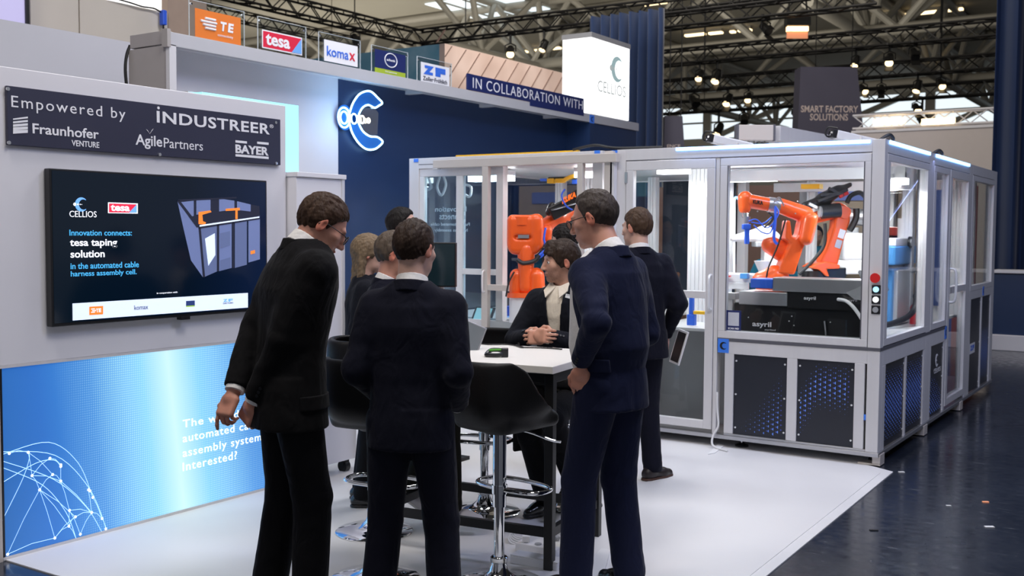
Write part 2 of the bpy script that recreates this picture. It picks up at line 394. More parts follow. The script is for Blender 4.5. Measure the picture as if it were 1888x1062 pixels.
tag(fl, 'white vinyl floor sheet laid over the booth area', kind='structure')
# second sheet overlapping the first: seam running under the walking man
a, b_ = PZ(1166, 905), PZ(1335, 815)
tag(MB().prism([(a[0], a[1], .006), (b_[0], b_[1], .006), (b_[0]+.06, b_[1]-.14, .006), (-1.80, 7.20, .006), (-1.72, 3.2, .006), (a[0]+.35, a[1]-2.2, .006)], (0, 0, .003)).build('floor_covering', 'booth_floor'), kind='structure')

tag(MB().box(-90, 40, -8, 92, 13.2, 13.4).build('ceiling', 'ceiling_panel'), kind='structure')
wf = tag(MB().box(-90, 40, 84, 84.3, 0, 9.6).build('wall_far', mat('far_wall', (.42, .40, .36), .7, noise=.05, nscale=.3)), kind='structure')
MB().box(-90, 40, 84, 84.3, 12.3, 13.2).build('lintel', 'far_wall', wf)
for i, x in enumerate(np.arange(-72, 10, 9.0)):
    wn = tag(MB().box(x+.35, x+8.65, 84.1, 84.15, 9.6, 12.3).build('window_%d' % (i+1), 'window_light'), kind='structure')
    MB().box(x-.35, x+.35, 83.8, 84.3, 9.6, 12.3).build('mullion', 'truss_grey', wn)
    MB().box(x+.35, x+8.65, 83.95, 84.05, 10.85, 11.0).build('transom', 'truss_grey', wn)
    MB().beam((x+.3, 83.5, 9.4), (x+8, 83.5, 12.4), .4, .4).build('brace', 'truss_grey', wn)
# roof structure: big grey tube girders
def girder(p0, p1, ztop, zbot, bays, r, label, halfw=1.3):
    p0 = np.array(p0, float); p1 = np.array(p1, float); d = (p1-p0)/np.linalg.norm(p1-p0); s = np.array([-d[1], d[0], 0])
    t = thing('roof_girder', label, 'girder', (p0[0], p0[1], zbot), 'steel roof girders')
    z = lambda p, h: np.array([p[0], p[1], h])
    MB().cyl(z(p0, zbot), z(p1, zbot), r*1.25, n=10).build('chord', 'truss_grey', t, smooth=True)
    for sg in (-1, 1): MB().cyl(z(p0+s*sg*halfw, ztop), z(p1+s*sg*halfw, ztop), r, n=10).build('chord', 'truss_grey', t, smooth=True)
    for i in range(bays):
        a = p0+(p1-p0)*i/bays; c = p0+(p1-p0)*(i+1)/bays; m_ = (a+c)/2
        for sg in (-1, 1):
            MB().cyl(z(a+s*sg*halfw, ztop), z(m_, zbot), r*.75, n=8).build('diagonal', 'truss_grey', t, smooth=True)
            MB().cyl(z(c+s*sg*halfw, ztop), z(m_, zbot), r*.75, n=8).build('diagonal', 'truss_grey', t, smooth=True)
girder((-75, 46, 0), (10, 46, 0), 13, 10.2, 14, .21, 'nearest grey tubular roof girder spanning across the hall')
girder((-80, 64, 0), (10, 64, 0), 13, 10.4, 14, .21, 'farther grey tubular roof girder in front of the window wall')
girder((-29, 38, 0), (-29, 84, 0), 13, 10.0, 8, .2, 'grey tubular roof girder running lengthwise above the blue drape')
girder((-52, 30, 0), (-52, 84, 0), 13, 10.0, 9, .2, 'grey tubular roof girder running lengthwise on the left side')
girder((-12.5, 38, 0), (-12.5, 84, 0), 13, 10.0, 8, .2, 'grey tubular roof girder running lengthwise beside the right drape')
for (x0, y0, x1, y1, s) in ((1620, 28, 1776, 12, 'long glowing strip luminaire under the ceiling beside the right drape'), (1264, 62, 1302, 59, 'glowing strip luminaire, leftmost of the broken row above the cell'),
        (1308, 58, 1333, 56, 'second strip luminaire of the broken row above the cell'), (1347, 55, 1355, 54, 'tiny third luminaire of the broken row above the cell'), (1362, 53, 1386, 51, 'rightmost strip luminaire of the broken row above the cell'),
        (869, 39, 891, 36, 'leftmost ceiling luminaire near the skylight'), (905, 35, 915, 34, 'second ceiling luminaire near the skylight'), (922, 33, 956, 28, 'longest ceiling luminaire near the skylight'), (962, 29, 979, 26, 'rightmost ceiling luminaire near the skylight'),
        (1186, 4, 1245, -2, 'strip luminaire at the upper picture edge above the blue drape'), (964, 92, 972, 91, 'small distant luminaire left of the glowing cube'), (984, 90, 1000, 88, 'second distant luminaire left of the glowing cube'), (1018, 86, 1032, 84, 'third distant luminaire touching the glowing cube edge')):
    zc = 13.1
    a = PZ(x0, y0, zc); b_ = PZ(x1, y1, zc); b_[1] = a[1]
    t = thing('ceiling_luminaire', s, 'luminaire', (a+b_)/2, 'strip lights under the hall ceiling')
    MB().beam(a, b_, .28, .18).build('housing', 'truss_grey', t); MB().beam(a+[0, 0, -.13], b_+[0, 0, -.13], .32, .10).build('tube', 'lamp_warm', t)
sk = PZ(900, 12, 13.15)
t = thing('skylight', 'bright skylight in the ceiling at the top of the picture', 'skylight', sk)
MB().box(sk[0]-2.4, sk[0]+2.4, sk[1]-2.2, sk[1]+2.2, 13.12, 13.17).build('pane', 'window_light', t)
for k in (-1.2, 0, 1.2): MB().box(sk[0]+k-.06, sk[0]+k+.06, sk[1]-2.2, sk[1]+2.2, 13.06, 13.12).build('glazing_bar', 'truss_grey', t)

# black lighting trusses
TRUSSES = []
def unit_(v): return np.array(v, float)/np.linalg.norm(v)
def pix(p): v = np.asarray(p, float)-_cc; z = v@_fw; return 944+F_PX*(v@_rt)/z, 531-F_PX*(v@_up)/z, z
def truss(a, b, size, label, m='truss_black', bays=None, r=None, group='black lighting trusses'):
    a = np.array(a, float); b = np.array(b, float); L = np.linalg.norm(b-a); d = (b-a)/L; u = np.cross([0, 0, 1], d); u /= np.linalg.norm(u); v = np.cross(d, u)
    r = r or size*.085; bays = bays or int(L/size/1.1)
    t = thing('lighting_truss', label, 'truss', a, group); h = size/2; TRUSSES.append((a, b, size))
    cs = [(-1, -1), (1, -1), (1, 1), (-1, 1)]
    for i, j in cs: MB().cyl(a+u*i*h+v*j*h, b+u*i*h+v*j*h, r, n=8).build('chord', m, t, smooth=True)
    mb = MB()
    for k in range(bays):
        p, q = a+d*L*k/bays, a+d*L*(k+1)/bays
        for n in range(4):
            (i, j), (i2, j2) = cs[n], cs[(n+1) % 4]
            if k % 2: p, q = q, p
            mb.cyl(p+u*i*h+v*j*h, q+u*i2*h+v*j2*h, r*.55, n=5, cap=False)
            if k % 2: p, q = q, p
    tag(mb.build('lattice', m, t), kind='stuff')
    if m == 'truss_black':
        for f in (.15, .85): e = a+(b-a)*f; MB().cyl(e, np.array([e[0], e[1], 13.19]), .014, n=5).build('hanger', m, t)
    return t
def spot(px, py, d, aim, label, s=1., lit=True, rise=.55):
    """theatre lamp hanging from a yoke: can, lens, yoke, clamp"""
    best = None
    for a, b, size in TRUSSES:
        for f in np.linspace(0, 1, 300):
            q = a+(b-a)*f; x, y, z = pix(q)
            if z > 2 and abs(x-px) < 2.5 and (best is None or abs(y-(py-20)) < best[0]): best = (abs(y-(py-20)), q, z, size, unit_(np.cross([0, 0, 1.], b-a)))
    top = None
    if best and best[0] < 60:
        d = best[2]; c = P(px, py, d); s = s*d/20.
        top = best[1][2]-best[3]/2
        if c[2]+.24*s > top: c = c+[0, 0, top-.26*s-c[2]]
    else: c = P(px, py, d); s = s*d/20.
    t = thing('stage_spotlight', label, 'spotlight', c, 'stage spotlights on the trusses')
    ax = np.array(aim, float); ax /= np.linalg.norm(ax)
    MB().cyl(c-ax*.16*s, c+ax*.14*s, .085*s, .11*s, n=14).build('can', 'truss_black', t, smooth=True)
    MB().cyl(c+ax*.141*s, c+ax*.155*s, .095*s, n=14).build('lens', 'lamp_warm' if lit else 'black_plastic', t)
    if top is not None: e = np.array([c[0], c[1], top+.01]); MB().beam(e-best[4]*best[3]*.6, e+best[4]*best[3]*.6, .05, .05).build('clamp_bar', 'truss_black', t)
    u = np.cross(ax, [0, 0, 1]); u /= np.linalg.norm(u)
    MB().tube([c+u*.13*s, c+u*.13*s+[0, 0, .14*s], c+[0, 0, .2*s], c-u*.13*s+[0, 0, .14*s], c-u*.13*s], .018*s, n=6).build('yoke', 'truss_black', t)
    MB().cyl(c+[0, 0, .2*s], (c+[0, 0, rise*s]) if top is None else np.array([c[0], c[1], top+.02]), .03*s, n=6).build('clamp', 'truss_black', t)
    for k in (-1, 1): MB().obox(c+ax*.17*s+np.array([0, 0, .12*s*k]), (ax, u, np.cross(ax, u)), (.09*s, .1*s, .006)).build('barn_door', 'truss_black', t)
def fixY(p, Y, z): return (p[0], Y, z)
zt = 6.1
c0 = PZ(770, 70, zt); c1 = np.array([PZ(1240, 24, zt)[0]+3, c0[1], zt]); c2 = np.array([c0[0], PX(440, 0, c0[0])[1]-9, zt])
truss(c0, c1, .30, 'black lattice truss carrying the blue drape beside the glowing cube')
truss(c2, c0, .30, 'black lattice truss slanting down from the top left behind the logo plates')
for k, (x0, y0, x1, y1, d0, sz, lab) in enumerate(((1226, 38, 1600, 4, 22, .34, 'topmost black truss right of the drape at the picture edge'), (1228, 108, 1808, 62, 27, .36, 'black truss above the smart factory sign'),
        (1228, 160, 1808, 120, 30, .34, 'black truss crossing behind the middle of the smart factory sign'), (1228, 200, 1808, 166, 34, .36, 'lowest black truss in front of the hall windows'), (340, 8, 640, 60, 40, .4, 'distant black truss above the orange logo plate'))):
    a = P(x0, y0, d0)
    if k < 4: b_ = PY(x1, y1, a[1]); b_[2] = a[2]
    else: b_ = PX(x1, y1, a[0]); b_[2] = a[2]
    truss(a-(b_-a)*.02, b_+(b_-a)*.05, sz, lab)
sp = [(1186-245, 95, 20, 'small stage spotlight hanging left of the glowing cube'), (1003, 85, 19, 'glowing stage spotlight just left of the glowing cube'), (655, 8, 18, 'unlit spotlight at the top edge above the logo plates'), (785, 52, 21, 'dark spotlight at the truss corner above the neon sign'),
      (1412, 50, 21, 'dark spotlight beside the orange floodlight'), (1290, 140, 27, 'left one of two spotlights above the alu rig'), (1322, 142, 27, 'right one of two spotlights above the alu rig'), (1280, 180, 30, 'unlit spotlight near the drape edge'), (1342, 185, 30, 'spotlight in front of the left window'),
      (1380, 180, 30, 'spotlight in front of the left window, right neighbour'), (1578, 114, 26, 'bright spotlight at the top right corner of the smart factory sign'), (1467, 202, 28, 'bright spotlight at the left edge of the smart factory sign'), (1640, 110, 27, 'hanging spotlight right of the smart factory sign'),
      (1686, 100, 27, 'large dark spotlight below the long luminaire'), (1592, 165, 29, 'spotlight pair member close to the smart factory sign'), (1625, 165, 29, 'dark spotlight right of the sign near the window'), (1692, 160, 29, 'spotlight in the middle of the right window'), (1735, 155, 29, 'spotlight nearest the right drape'),
      (1690, 200, 31, 'lower tilted spotlight in the right window'), (1700, 222, 31, 'lowest spotlight above the white neighbour wall'), (1325, 240, 32, 'spotlight low behind the alu rig'), (1372, 220, 32, 'dark small spotlight above the alu rig')]
for i, (x, y, d, lab) in enumerate(sp):
    a = rng.uniform(0, 6.28); spot(x, y, d, (math.cos(a)*.5+.35, -abs(math.sin(a))*.5-.35, -.75), lab, s=.62+.2*rng.random(), lit=('dark' not in lab and 'unlit' not in lab))
fl_c = P(1470, 52, 21)
t = thing('floodlight', 'orange glowing floodlight hanging under the top truss', 'floodlight', fl_c)
MB().obox(fl_c+[0, 0, .12], (_rt, _fw, _up), (.24, .12, .09)).build('housing', 'truss_black', t, bevel=.01)
MB().obox(fl_c+[0, 0, -.02], (_rt, _fw, _up), (.21, .06, .045)).build('tube', mat('flood_glow', (1, .7, .4), .5, emit=(1, .62, .3), estr=4, noise=.01), t)
MB().obox(fl_c+[0, 0, -.13], (_rt, _fw, _up), (.21, .02, .075)).build('reflector_flap', mat('flap_orange', (.75, .30, .16), .5, noise=.05, emit=(.8, .3, .15), estr=.5), t)
for sg in (-1, 1): MB().cyl(fl_c+_rt*sg*.2+[0, 0, .2], fl_c+_rt*sg*.16+[0, 0, .6], .02, n=6).build('hanger', 'truss_black', t)

# drapes
def drape(p0, p1, z0, z1, folds, depth, label, th=.01, seed=1):
    p0 = np.array(p0, float)[:2]; p1 = np.array(p1, float)[:2]; L = np.linalg.norm(p1-p0); d = (p1-p0)/L; n = np.array([-d[1], d[0]])
    N = folds*14; r = np.random.default_rng(seed); ph = np.cumsum(r.uniform(.6, 1.4, N+1)); ph = ph/ph[-1]*folds*2*math.pi
    mb = MB(); rows = 9; vs = []
    for j in range(rows):
        f = j/(rows-1)
        for i in range(N+1):
            s = math.sin(ph[i]); o = depth*(np.sign(s)*abs(s)**.7)*(1-.25*f)+.02*math.sin(3*f+i*.3)
            q = p0+d*L*i/N+n*o; vs.append((q[0], q[1], z0+(z1-z0)*f))
    mb.add(vs, [(j*(N+1)+i, j*(N+1)+i+1, (j+1)*(N+1)+i+1, (j+1)*(N+1)+i) for j in range(rows-1) for i in range(N)])
    o = mb.build('stage_drape', mat('drape_blue', (.008, .027, .092), .8, noise=.1, nscale=3, sheen=.3), None, smooth=True)
    s = o.modifiers.new('solid', 'SOLIDIFY'); s.thickness = th
    return tag(o, label, 'drape')
dx0 = PY(1085, 45, c0[1]-.35); dx1 = PY(1226, 38, c0[1]-.35)
drape((dx0[0], dx0[1]), (dx1[0], dx1[1]), .0, c0[2]-.1, 8, .17, 'dark blue pleated drape hanging from the truss behind the glowing cube')
r0 = PZ(1822, 634); r1 = r0+np.array([3.2, .9, 0])
drape((r0[0], r0[1]), (r1[0], r1[1]), .05, 9.0, 9, .20, 'tall dark blue drape at the right picture edge', seed=4)
# low white barrier in front of the right drape
g0 = PZ(1834, 641)+np.array([.0, -.35, 0]); 
t = thing('counter', 'low white edged blue counter in front of the right drape', 'counter', g0)
MB().box(g0[0], g0[0]+3, g0[1], g0[1]+.5, 0, .22).build('plinth', 'white_paint', t, bevel=.01)
MB().box(g0[0], g0[0]+3, g0[1]+.05, g0[1]+.45, .22, 1.08).build('body', 'blue_wall', t)
MB().box(g0[0]-.02, g0[0]+3, g0[1], g0[1]+.5, 1.08, 1.12).build('worktop', 'white_paint', t, bevel=.005)
# neighbouring white stand behind the cell
nb = P(1600, 240, 21); ny = nb[1]; zt_ = nb[2]
x0 = PY(1570, 236, ny)[0]; x1 = PY(1812, 236, ny)[0]
t = thing('neighbour_wall', 'pinkish white stand wall far behind the right cell side', 'wall panel', (x0, ny, 0))
MB().box(x0, x1+.4, ny, ny+.1, 0, zt_).build('panel', mat('pink_white', (.62, .56, .54), .6, noise=.03), t)
MB().box(x0, x1+.4, ny-.02, ny, zt_-.05, zt_).build('edge', 'white_paint', t)
truss((x0, ny+.2, zt_+.18), (x1+.4, ny+.2, zt_+.18), .26, 'white lattice truss on top of the pinkish stand wall', 'white_paint', group='white truss')
for q in (1640, 1730):
    p = PY(q, 224, ny+.1); o = MB().obox(p, (np.array([1, 0, 0]), np.array([0, 1, 0]), np.array([0, 0, 1])), (.3, .06, .06)).build('stage_lamp', 'lamp_warm'); tag(o, 'flat glowing lamp on the white truss, %s one' % ('left' if q < 1700 else 'right'), 'lamp')
# hanging signs
def hanging(px0, px1, top, bot, d, lines, label, name='hanging_sign', wtop=.88):
    a = P(px0, bot, d); b_ = P(px1, bot, d); zt2 = P(px0, top, d)[2]; zb = a[2]; b_[2] = a[2]
    rr = (b_-a)/np.linalg.norm(b_-a); W = np.linalg.norm(b_-a); nn = np.cross(rr, [0, 0, 1.])
    t = thing(name, label, 'sign', (a+b_)/2)
    m2 = (1-wtop)*W
    poly = [a, b_, np.array([b_[0], b_[1], zt2])-rr*m2, np.array([a[0], a[1], zt2])+rr*m2*.2]
    MB().prism(poly, -nn*.5).build('body', mat('sign_grey', (.10, .095, .14), .6, noise=.04), t)
    MB().prism([a, (a+b_)/2+[0, 0, -.14], b_], -nn*.5).build('base_wedge', 'sign_grey', t)
    for k in (.25, .8): MB().cyl(np.array([a[0], a[1], zt2])+rr*W*k, np.array([a[0], a[1], 13.18])+rr*W*k, .012, n=5).build('hanger', 'truss_black', t)
    for (s, f0, f1, v0, v1) in lines:
        text(s, 'lettering', mat('print_pink', (.74, .62, .58), .5, noise=.02), a+rr*W*f0+np.array([0, 0, (zt2-zb)*v0])+nn*.004, rr, (0, 0, 1), W*(f1-f0), (zt2-zb)*(v1-v0), t, bold=.02)
hanging(1471, 1592, 124, 238, 24, [('SMART FACTORY', .04, .91, .27, .38), ('SOLUTIONS', .18, .76, .14, .25)], 'dark grey hanging sign reading SMART FACTORY SOLUTIONS')
hanging(1224, 1262, 214, 272, 22, [('ENCE', .15, .8, .0, .10)], 'small dark grey hanging sign beside the blue drape')

# neighbouring stands above the left wall
gz = PX(0, 35, -7.6)
tag(MB().box(-7.7, -7.6, .5, PX(242, 70, -7.6)[1]+1.5, 0, gz[2]).build('grey_partition', 'grey_panel'), 'plain grey partition wall behind the television wall', 'wall panel')
bz = PX(60, 0, -9.0); 
t = thing('beige_partition', 'beige panelled partition wall at the top left', 'wall panel', (-9, 4, 0))
yy = [PX(55, 20, -9)[1], PX(146, 20, -9)[1], PX(310, 40, -9)[1]]
for k in range(2): MB().box(-9.1, -9.0, yy[k]+.006, yy[k+1]-.006, 0, PX(310, 24, -9)[2]).build('panel', 'beige_panel', t, bevel=.003)
MB().box(-9.1, -9, yy[2], yy[2]+.5, 0, 4.03).build('panel', mat('cardboard', (.42, .31, .24), .8, noise=.08), t)
a = PX(150, 0, -9.3); b_ = PX(330, 25, -9.3)
tag(MB().box(-9.45, -9.3, a[1], b_[1], b_[2]-.05, b_[2]+2).build('backlit_wall', mat('lit_panel', (.9, .9, .9), .5, emit=(1, .98, .93), estr=1.1, noise=.01)), 'glowing white panel at the top edge above the beige partition', 'light panel')
a = PX(-60, 0, -8.6); b_ = PX(52, 38, -8.6)
t = thing('lilac_panel', 'lilac lit panel with a dark edge at the top left corner', 'light panel', (-8.6, a[1], 3.6))
MB().box(-8.7, -8.6, a[1]-1, b_[1]-.03, 2.5, 6).build('panel', mat('lilac', (.55, .52, .75), .5, emit=(.55, .5, .85), estr=.35, noise=.02), t); MB().box(-8.7, -8.58, b_[1]-.03, b_[1], 2.5, 6).build('edge', 'black_plastic', t)
t = thing('cable', 'thin black cable lying along the beige partition top', 'cable', PX(200, 5, -8.95))
MB().tube(spline([PX(205, -5, -8.95), PX(240, 5, -8.95), PX(262, 12, -8.95), PX(285, 16, -8.95), PX(300, 25, -8.95)]), .008, n=6).build('wire', 'cable_black', t); q = PX(301, 30, -8.94); MB().box(q[0]-.03, q[0]+.03, q[1]-.025, q[1]+.025, q[2]-.09, q[2]+.06).build('plug', 'cable_blue', t, bevel=.008)
MB().tube([q, q+[0, 0, -.4]], .01, n=6).build('wire', 'cable_black', t)

# printed mural of a neighbouring stand
m = mat('mural_wood', (.5, .38, .32), .6, noise=.0); nt = m.node_tree; b = nt.nodes['Principled BSDF']
tc = nt.nodes.new('ShaderNodeTexCoord'); n = nt.nodes.new('ShaderNodeTexNoise'); n.inputs['Scale'].default_value = 1.4; nt.links.new(tc.outputs['Object'], n.inputs['Vector'])
r = ramp(nt, [(.3, (.55, .40, .33)), (.7, (.72, .56, .48))]); nt.links.new(n.outputs[0], r.inputs[0]); nt.links.new(r.outputs[0], b.inputs['Base Color'])
m = mat('mural_sky', (.2, .4, .5), .5, noise=.0); nt = m.node_tree; b = nt.nodes['Principled BSDF']
tc = nt.nodes.new('ShaderNodeTexCoord'); n = nt.nodes.new('ShaderNodeTexNoise'); n.inputs['Scale'].default_value = 1.1; n.inputs['Detail'].default_value = 4; nt.links.new(tc.outputs['Object'], n.inputs['Vector'])
r = ramp(nt, [(.48, (.13, .33, .44)), (.62, (.26, .45, .55)), (.72, (.6, .68, .72))]); nt.links.new(n.outputs[0], r.inputs[0]); nt.links.new(r.outputs[0], b.inputs['Base Color'])
MXX = -9.5; mc = PX(820, 80, MXX); me_ = PX(1045, 136, MXX)
t = thing('mural_wall', 'printed mural wall of wooden planks and sky behind the logo plates', 'mural', (MXX, mc[1], 0))
pw = MB().box(MXX-.1, MXX, mc[1], me_[1], 2.2, mc[2]).build('plank_print', 'mural_wood', t)
for k in range(15):                                     # dark joints of the printed planks
    y0 = mc[1]-1.2+k*.36
    if y0 > me_[1]-.2: break
    p0, p1 = np.array([MXX+.003, y0, mc[2]-1.1]), np.array([MXX+.003, y0+1.0, mc[2]-.02])
    if p0[1] < mc[1]: f = (mc[1]-p0[1])/(p1[1]-p0[1]); p0 = p0+(p1-p0)*f
    if p1[1] > me_[1]: f = (me_[1]-p0[1])/(p1[1]-p0[1]); p1 = p0+(p1-p0)*f
    MB().beam(p0, p1, .035, .004, up=(0, 1, 0)).build('plank_joint', mat('plank_dark', (.16, .10, .08), .7, noise=.1), pw)
MB().box(PY(560, 110, mc[1])[0], MXX-.1, mc[1], mc[1]+.1, 2.2, mc[2]).build('sky_print', 'mural_sky', t)

# ------------------------------------------------------------------ booth walls
WX = -4.83
wl = tag(MB().box(WX-.14, WX, 2.81, 4.70, .955, 2.39).build('wall_left', 'white_wall', bevel=.004), 'white booth wall carrying the sign and the television', kind='structure')
MB().box(WX-.14, WX, 2.81, 4.70, 0, .02).build('base_rail', 'alu', wl)
MB().box(WX-.16, WX+.004, 2.765, 2.81, 0, 2.39).build('end_profile', 'alu_warm', wl)
XF, XB = -6.30, -6.63
wb = tag(MB().box(XB-.1, XB, 5.045, 7.10, 0, 2.985).build('wall_back', 'white_wall'), 'white rear booth wall', kind='structure')
MB().box(XB-.1, XB+.002, 7.10, 11.15, 0, 2.985).build('blue_section', 'blue_wall', wb)
MB().box(XB, XF, 11.15, 11.25, 0, 2.985).build('blue_return', 'blue_wall', wb)
MB().box(XF-.1, XF-.02, 11.25, 12.4, 0, 2.985).build('blue_front', 'blue_wall', wb)
MB().box(XB-.15, XF-.04, 5.0, 5.04, 0, 2.95).build('end_panel', mat('end_grey', (.40, .37, .36), .6, noise=.05), wb)
MB().box(XF-.04, XF, 4.99, 5.05, 0, 2.95).build('corner_post', 'alu', wb)
tr = tag(MB().box(XF-.05, XF, 5.0, 12.45, 2.94, 3.04).build('trim_1', mat('fascia', (.50, .50, .53), .5, noise=.03), bevel=.003), 'long grey fascia beam along the rear wall top', kind='structure')
MB().box(-6.76, XF-.05, 5.0, 5.05, 2.96, 3.055).build('end_cap', 'end_grey', tr)
MB().box(XF-.06, XF+.004, 4.97, 5.0, 2.93, 3.06).build('corner_cap', 'end_grey', tr)
MB().box(XB, XF-.05, 5.05, 12.45, 2.985, 3.0).build('soffit', 'alu_bright', tr)
for y in (8.05, 9.3, 10.6): MB().box(XB, XF-.05, y, y+.06, 2.95, 2.985).build('cross_brace', 'alu', tr)
MB().tube(spline([PX(240, 84, -6.78), PX(234, 100, -6.78), PX(231, 125, -6.78), PX(233, 156, -6.78)]), .012, n=8).build('cable', 'cable_black', tr)

# cyan light frame behind the television wall
t = thing('glowing_screen', 'glowing cyan light frame peeking out behind the television wall', 'screen', (-5.05, 4.2, 0))
MB().box(-5.10, -5.0, 4.19, 4.98, .4, 2.43).build('diffuser', 'cyan_light', t); MB().box(-5.13, -5.10, 4.17, 4.99, 0, 2.44).build('backing', 'alu', t)
# rolling white cabinet
t = thing('rolling_cabinet', 'white rolling cabinet beside the television wall', 'cabinet', (-4.98, 4.75, 0))
MB().box(-4.99, -4.75, 4.71, 5.14, .09, 1.95).build('body', 'white_paint', t, bevel=.004)
MB().box(-4.995, -4.735, 4.705, 5.15, 1.95, 1.98).build('top_board', 'white_paint', t, bevel=.003)
MB().box(-4.75, -4.742, 5.115, 5.14, .09, 1.95).build('edge_strip', 'alu', t)
MB().box(-4.80, -4.735, 4.75, 5.24, .09, .82).build('lower_front', 'white_paint', t, bevel=.004)
for (x, y) in ((-4.79, 5.18), (-4.95, 5.1), (-4.79, 4.78)):
    k = MB().cyl((x, y-.02, .04), (x, y+.02, .04), .04, n=16).build('caster', 'black_plastic', t, smooth=True); MB().box(x-.02, x+.02, y-.028, y+.028, .05, .09).build('fork', 'black_plastic', k)

# lettering helpers: fit a text between pixels on a plane X=const (reads along +Y) or Y=const (reads along +X)
def tw(s, x0, x1, ytop, ybot, X, m, parent, **k):
    a = PX(x0, ybot, X); b_ = PX(x1, ybot, X); h = PX(x0, ytop, X)[2]-a[2]
    return text(s, 'lettering', m, a, (0, 1, 0), (0, 0, 1), b_[1]-a[1], h, parent, **k)
def tf(s, x0, x1, ytop, ybot, Y, m, parent, **k):
    a = PY(x0, ybot, Y); b_ = PY(x1, ybot, Y); h = PY(x0, ytop, Y)[2]-a[2]
    return text(s, 'lettering', m, a, (1, 0, 0), (0, 0, 1), b_[0]-a[0], h, parent, **k)
def ring2(c, r0, r1, a0, a1, n=28):
    """crescent outline in (u,v)"""
    o = [(c[0]+r0*math.cos(t), c[1]+r0*math.sin(t)) for t in np.linspace(a0, a1, n)]
    return o+[(c[0]+r1[0]*math.cos(t)+r1[1], c[1]+r1[0]*math.sin(t)) for t in np.linspace(a1*.97, a0*1.03, n)]
def crescent(c, s, right, up, m, parent, name='emblem', dot=True, th=.002, m2=None):
    """the stand's mark: a crescent open to the right with a row of dots on its left"""
    c = np.array(c, float); right = np.array(right, float); up = np.array(up, float); nn = np.cross(right, up)
    out = [(math.cos(t), math.sin(t)) for t in np.linspace(.75, 2*math.pi-.75, 30)]
    inn = [(.32+.72*math.cos(t), .72*math.sin(t)) for t in np.linspace(2*math.pi-1.0, 1.0, 30)]
    mb = MB().prism([c+right*u*s+up*v*s for u, v in out+inn], nn*th)
    o = mb.build(name, m, parent)
    if dot:
        for (u, r) in ((-1.05, .24), (-.55, .13), (-.2, .09), (.05, .06)):
            MB().prism([c+right*(u+r*math.cos(t))*s+up*r*math.sin(t)*s+nn*th for t in np.linspace(0, 2*math.pi, 14)[:-1]], nn*th*.5).build('dot', m2 or m, o)
    return o

# -- sign board
SX = WX+.022
sg = thing('sign_board', 'dark blue partner board reading Empowered by above the television', 'sign', (WX, 2.86, 2.01))
MB().box(WX+.003, SX, 2.865, 4.634, 2.017, 2.298).build('board', 'sign_dark', sg, bevel=.002)
for (x, y) in ((14, 164), (16, 263), (508, 226), (509, 301), (294, 285)):
    p = PX(x, y, SX); MB().cyl(p, p+[.006, 0, 0], .009, n=14).build('screw', 'chrome', sg, smooth=True)
SX += .001
tw('Empowered by', 21, 231, 176, 204, SX, 'print_white', sg, spacing=1.2)
tw('INDUSTREER', 289, 497, 204, 226, SX, 'print_white', sg, bold=.02, spacing=1.08); tw('®', 497, 504, 229, 236, SX, 'print_white', sg)
p = PX(292, 199, SX); MB().cyl(p, p+[.0015, 0, 0], .008, n=12).build('dot', 'print_white', sg)
tw('Fraunhofer', 60, 182, 227, 246, SX, 'print_white', sg, bold=.016); tw('VENTURE', 132, 183, 258, 269, SX, 'print_white', sg, bold=.015)
for k in range(5):                                          # striped emblem
    y0 = 214+k*5.8; h = 1.2+k*.55
    MB().prism([PX(24, y0+4.5-k*.4, SX), PX(51, y0+1.5+(k-2)*.3, SX), PX(51, y0+1.5+h+(k-2)*.3+2.2, SX), PX(24, y0+4.5+h+1.5, SX)], (.0015, 0, 0)).build('stripe', 'print_white', sg)
tw('Agile', 250, 299, 247, 273, SX, 'print_white', sg, bold=.015); tw('Partners', 302, 374, 254, 272, SX, 'print_white', sg)
for s_, e in ((-1, (269, 238)), (1, (283, 237))):
    MB().prism([PX(276, 247, SX), PX(276+s_*4, 240, SX), PX(*e, SX), PX(276+s_*2, 244, SX)], (.0015, 0, 0)).build('leaf', 'print_white', sg)
tw('BAYER', 434, 495, 266, 282, SX, 'print_white', sg, bold=.035)
for (x0, x1, ya, yb) in ((434, 455, 258.5, 262), (474, 495, 261, 264.5), (434, 495, 284, 288)):
    a, b_ = PX(x0, ya, SX), PX(x1, ya, SX); MB().prism([a, [a[0], b_[1], a[2]], [a[0], b_[1], a[2]-.014], a-[0, 0, .014]], (.0015, 0, 0)).build('bar', 'print_white', sg)

# -- television
tv = thing('television', 'large wall mounted television showing a taping solution slide', 'television', (WX, 3.06, 1.12))
MB().box(WX+.004, WX+.05, 3.06, 4.492, 1.128, 1.915).build('housing', 'black_plastic', tv, bevel=.004)
m = mat('tv_screen', (.001, .002, .006), .12, noise=0); nt = m.node_tree; b = nt.nodes['Principled BSDF']
tc = nt.nodes.new('ShaderNodeTexCoord'); sx = nt.nodes.new('ShaderNodeSeparateXYZ'); nt.links.new(tc.outputs['Generated'], sx.inputs[0])
r = ramp(nt, [(0, (.0008, .006, .013)), (.6, (.0012, .006, .016)), (1, (.004, .012, .045))]); nt.links.new(sx.outputs[1], r.inputs[0]); nt.links.new(r.outputs[0], b.inputs['Emission Color']); b.inputs['Emission Strength'].default_value = .9
scr = MB().box(WX+.05, WX+.052, 3.072, 4.480, 1.145, 1.905).build('screen', 'tv_screen', tv)
MB().box(WX+.02, WX+.06, 3.84, 3.90, 1.112, 1.13).build('sensor', 'black_plastic', tv)
TX = WX+.0525
def em(n, c, s=.8): return mat(n, c, .5, emit=c, estr=s, noise=.005)
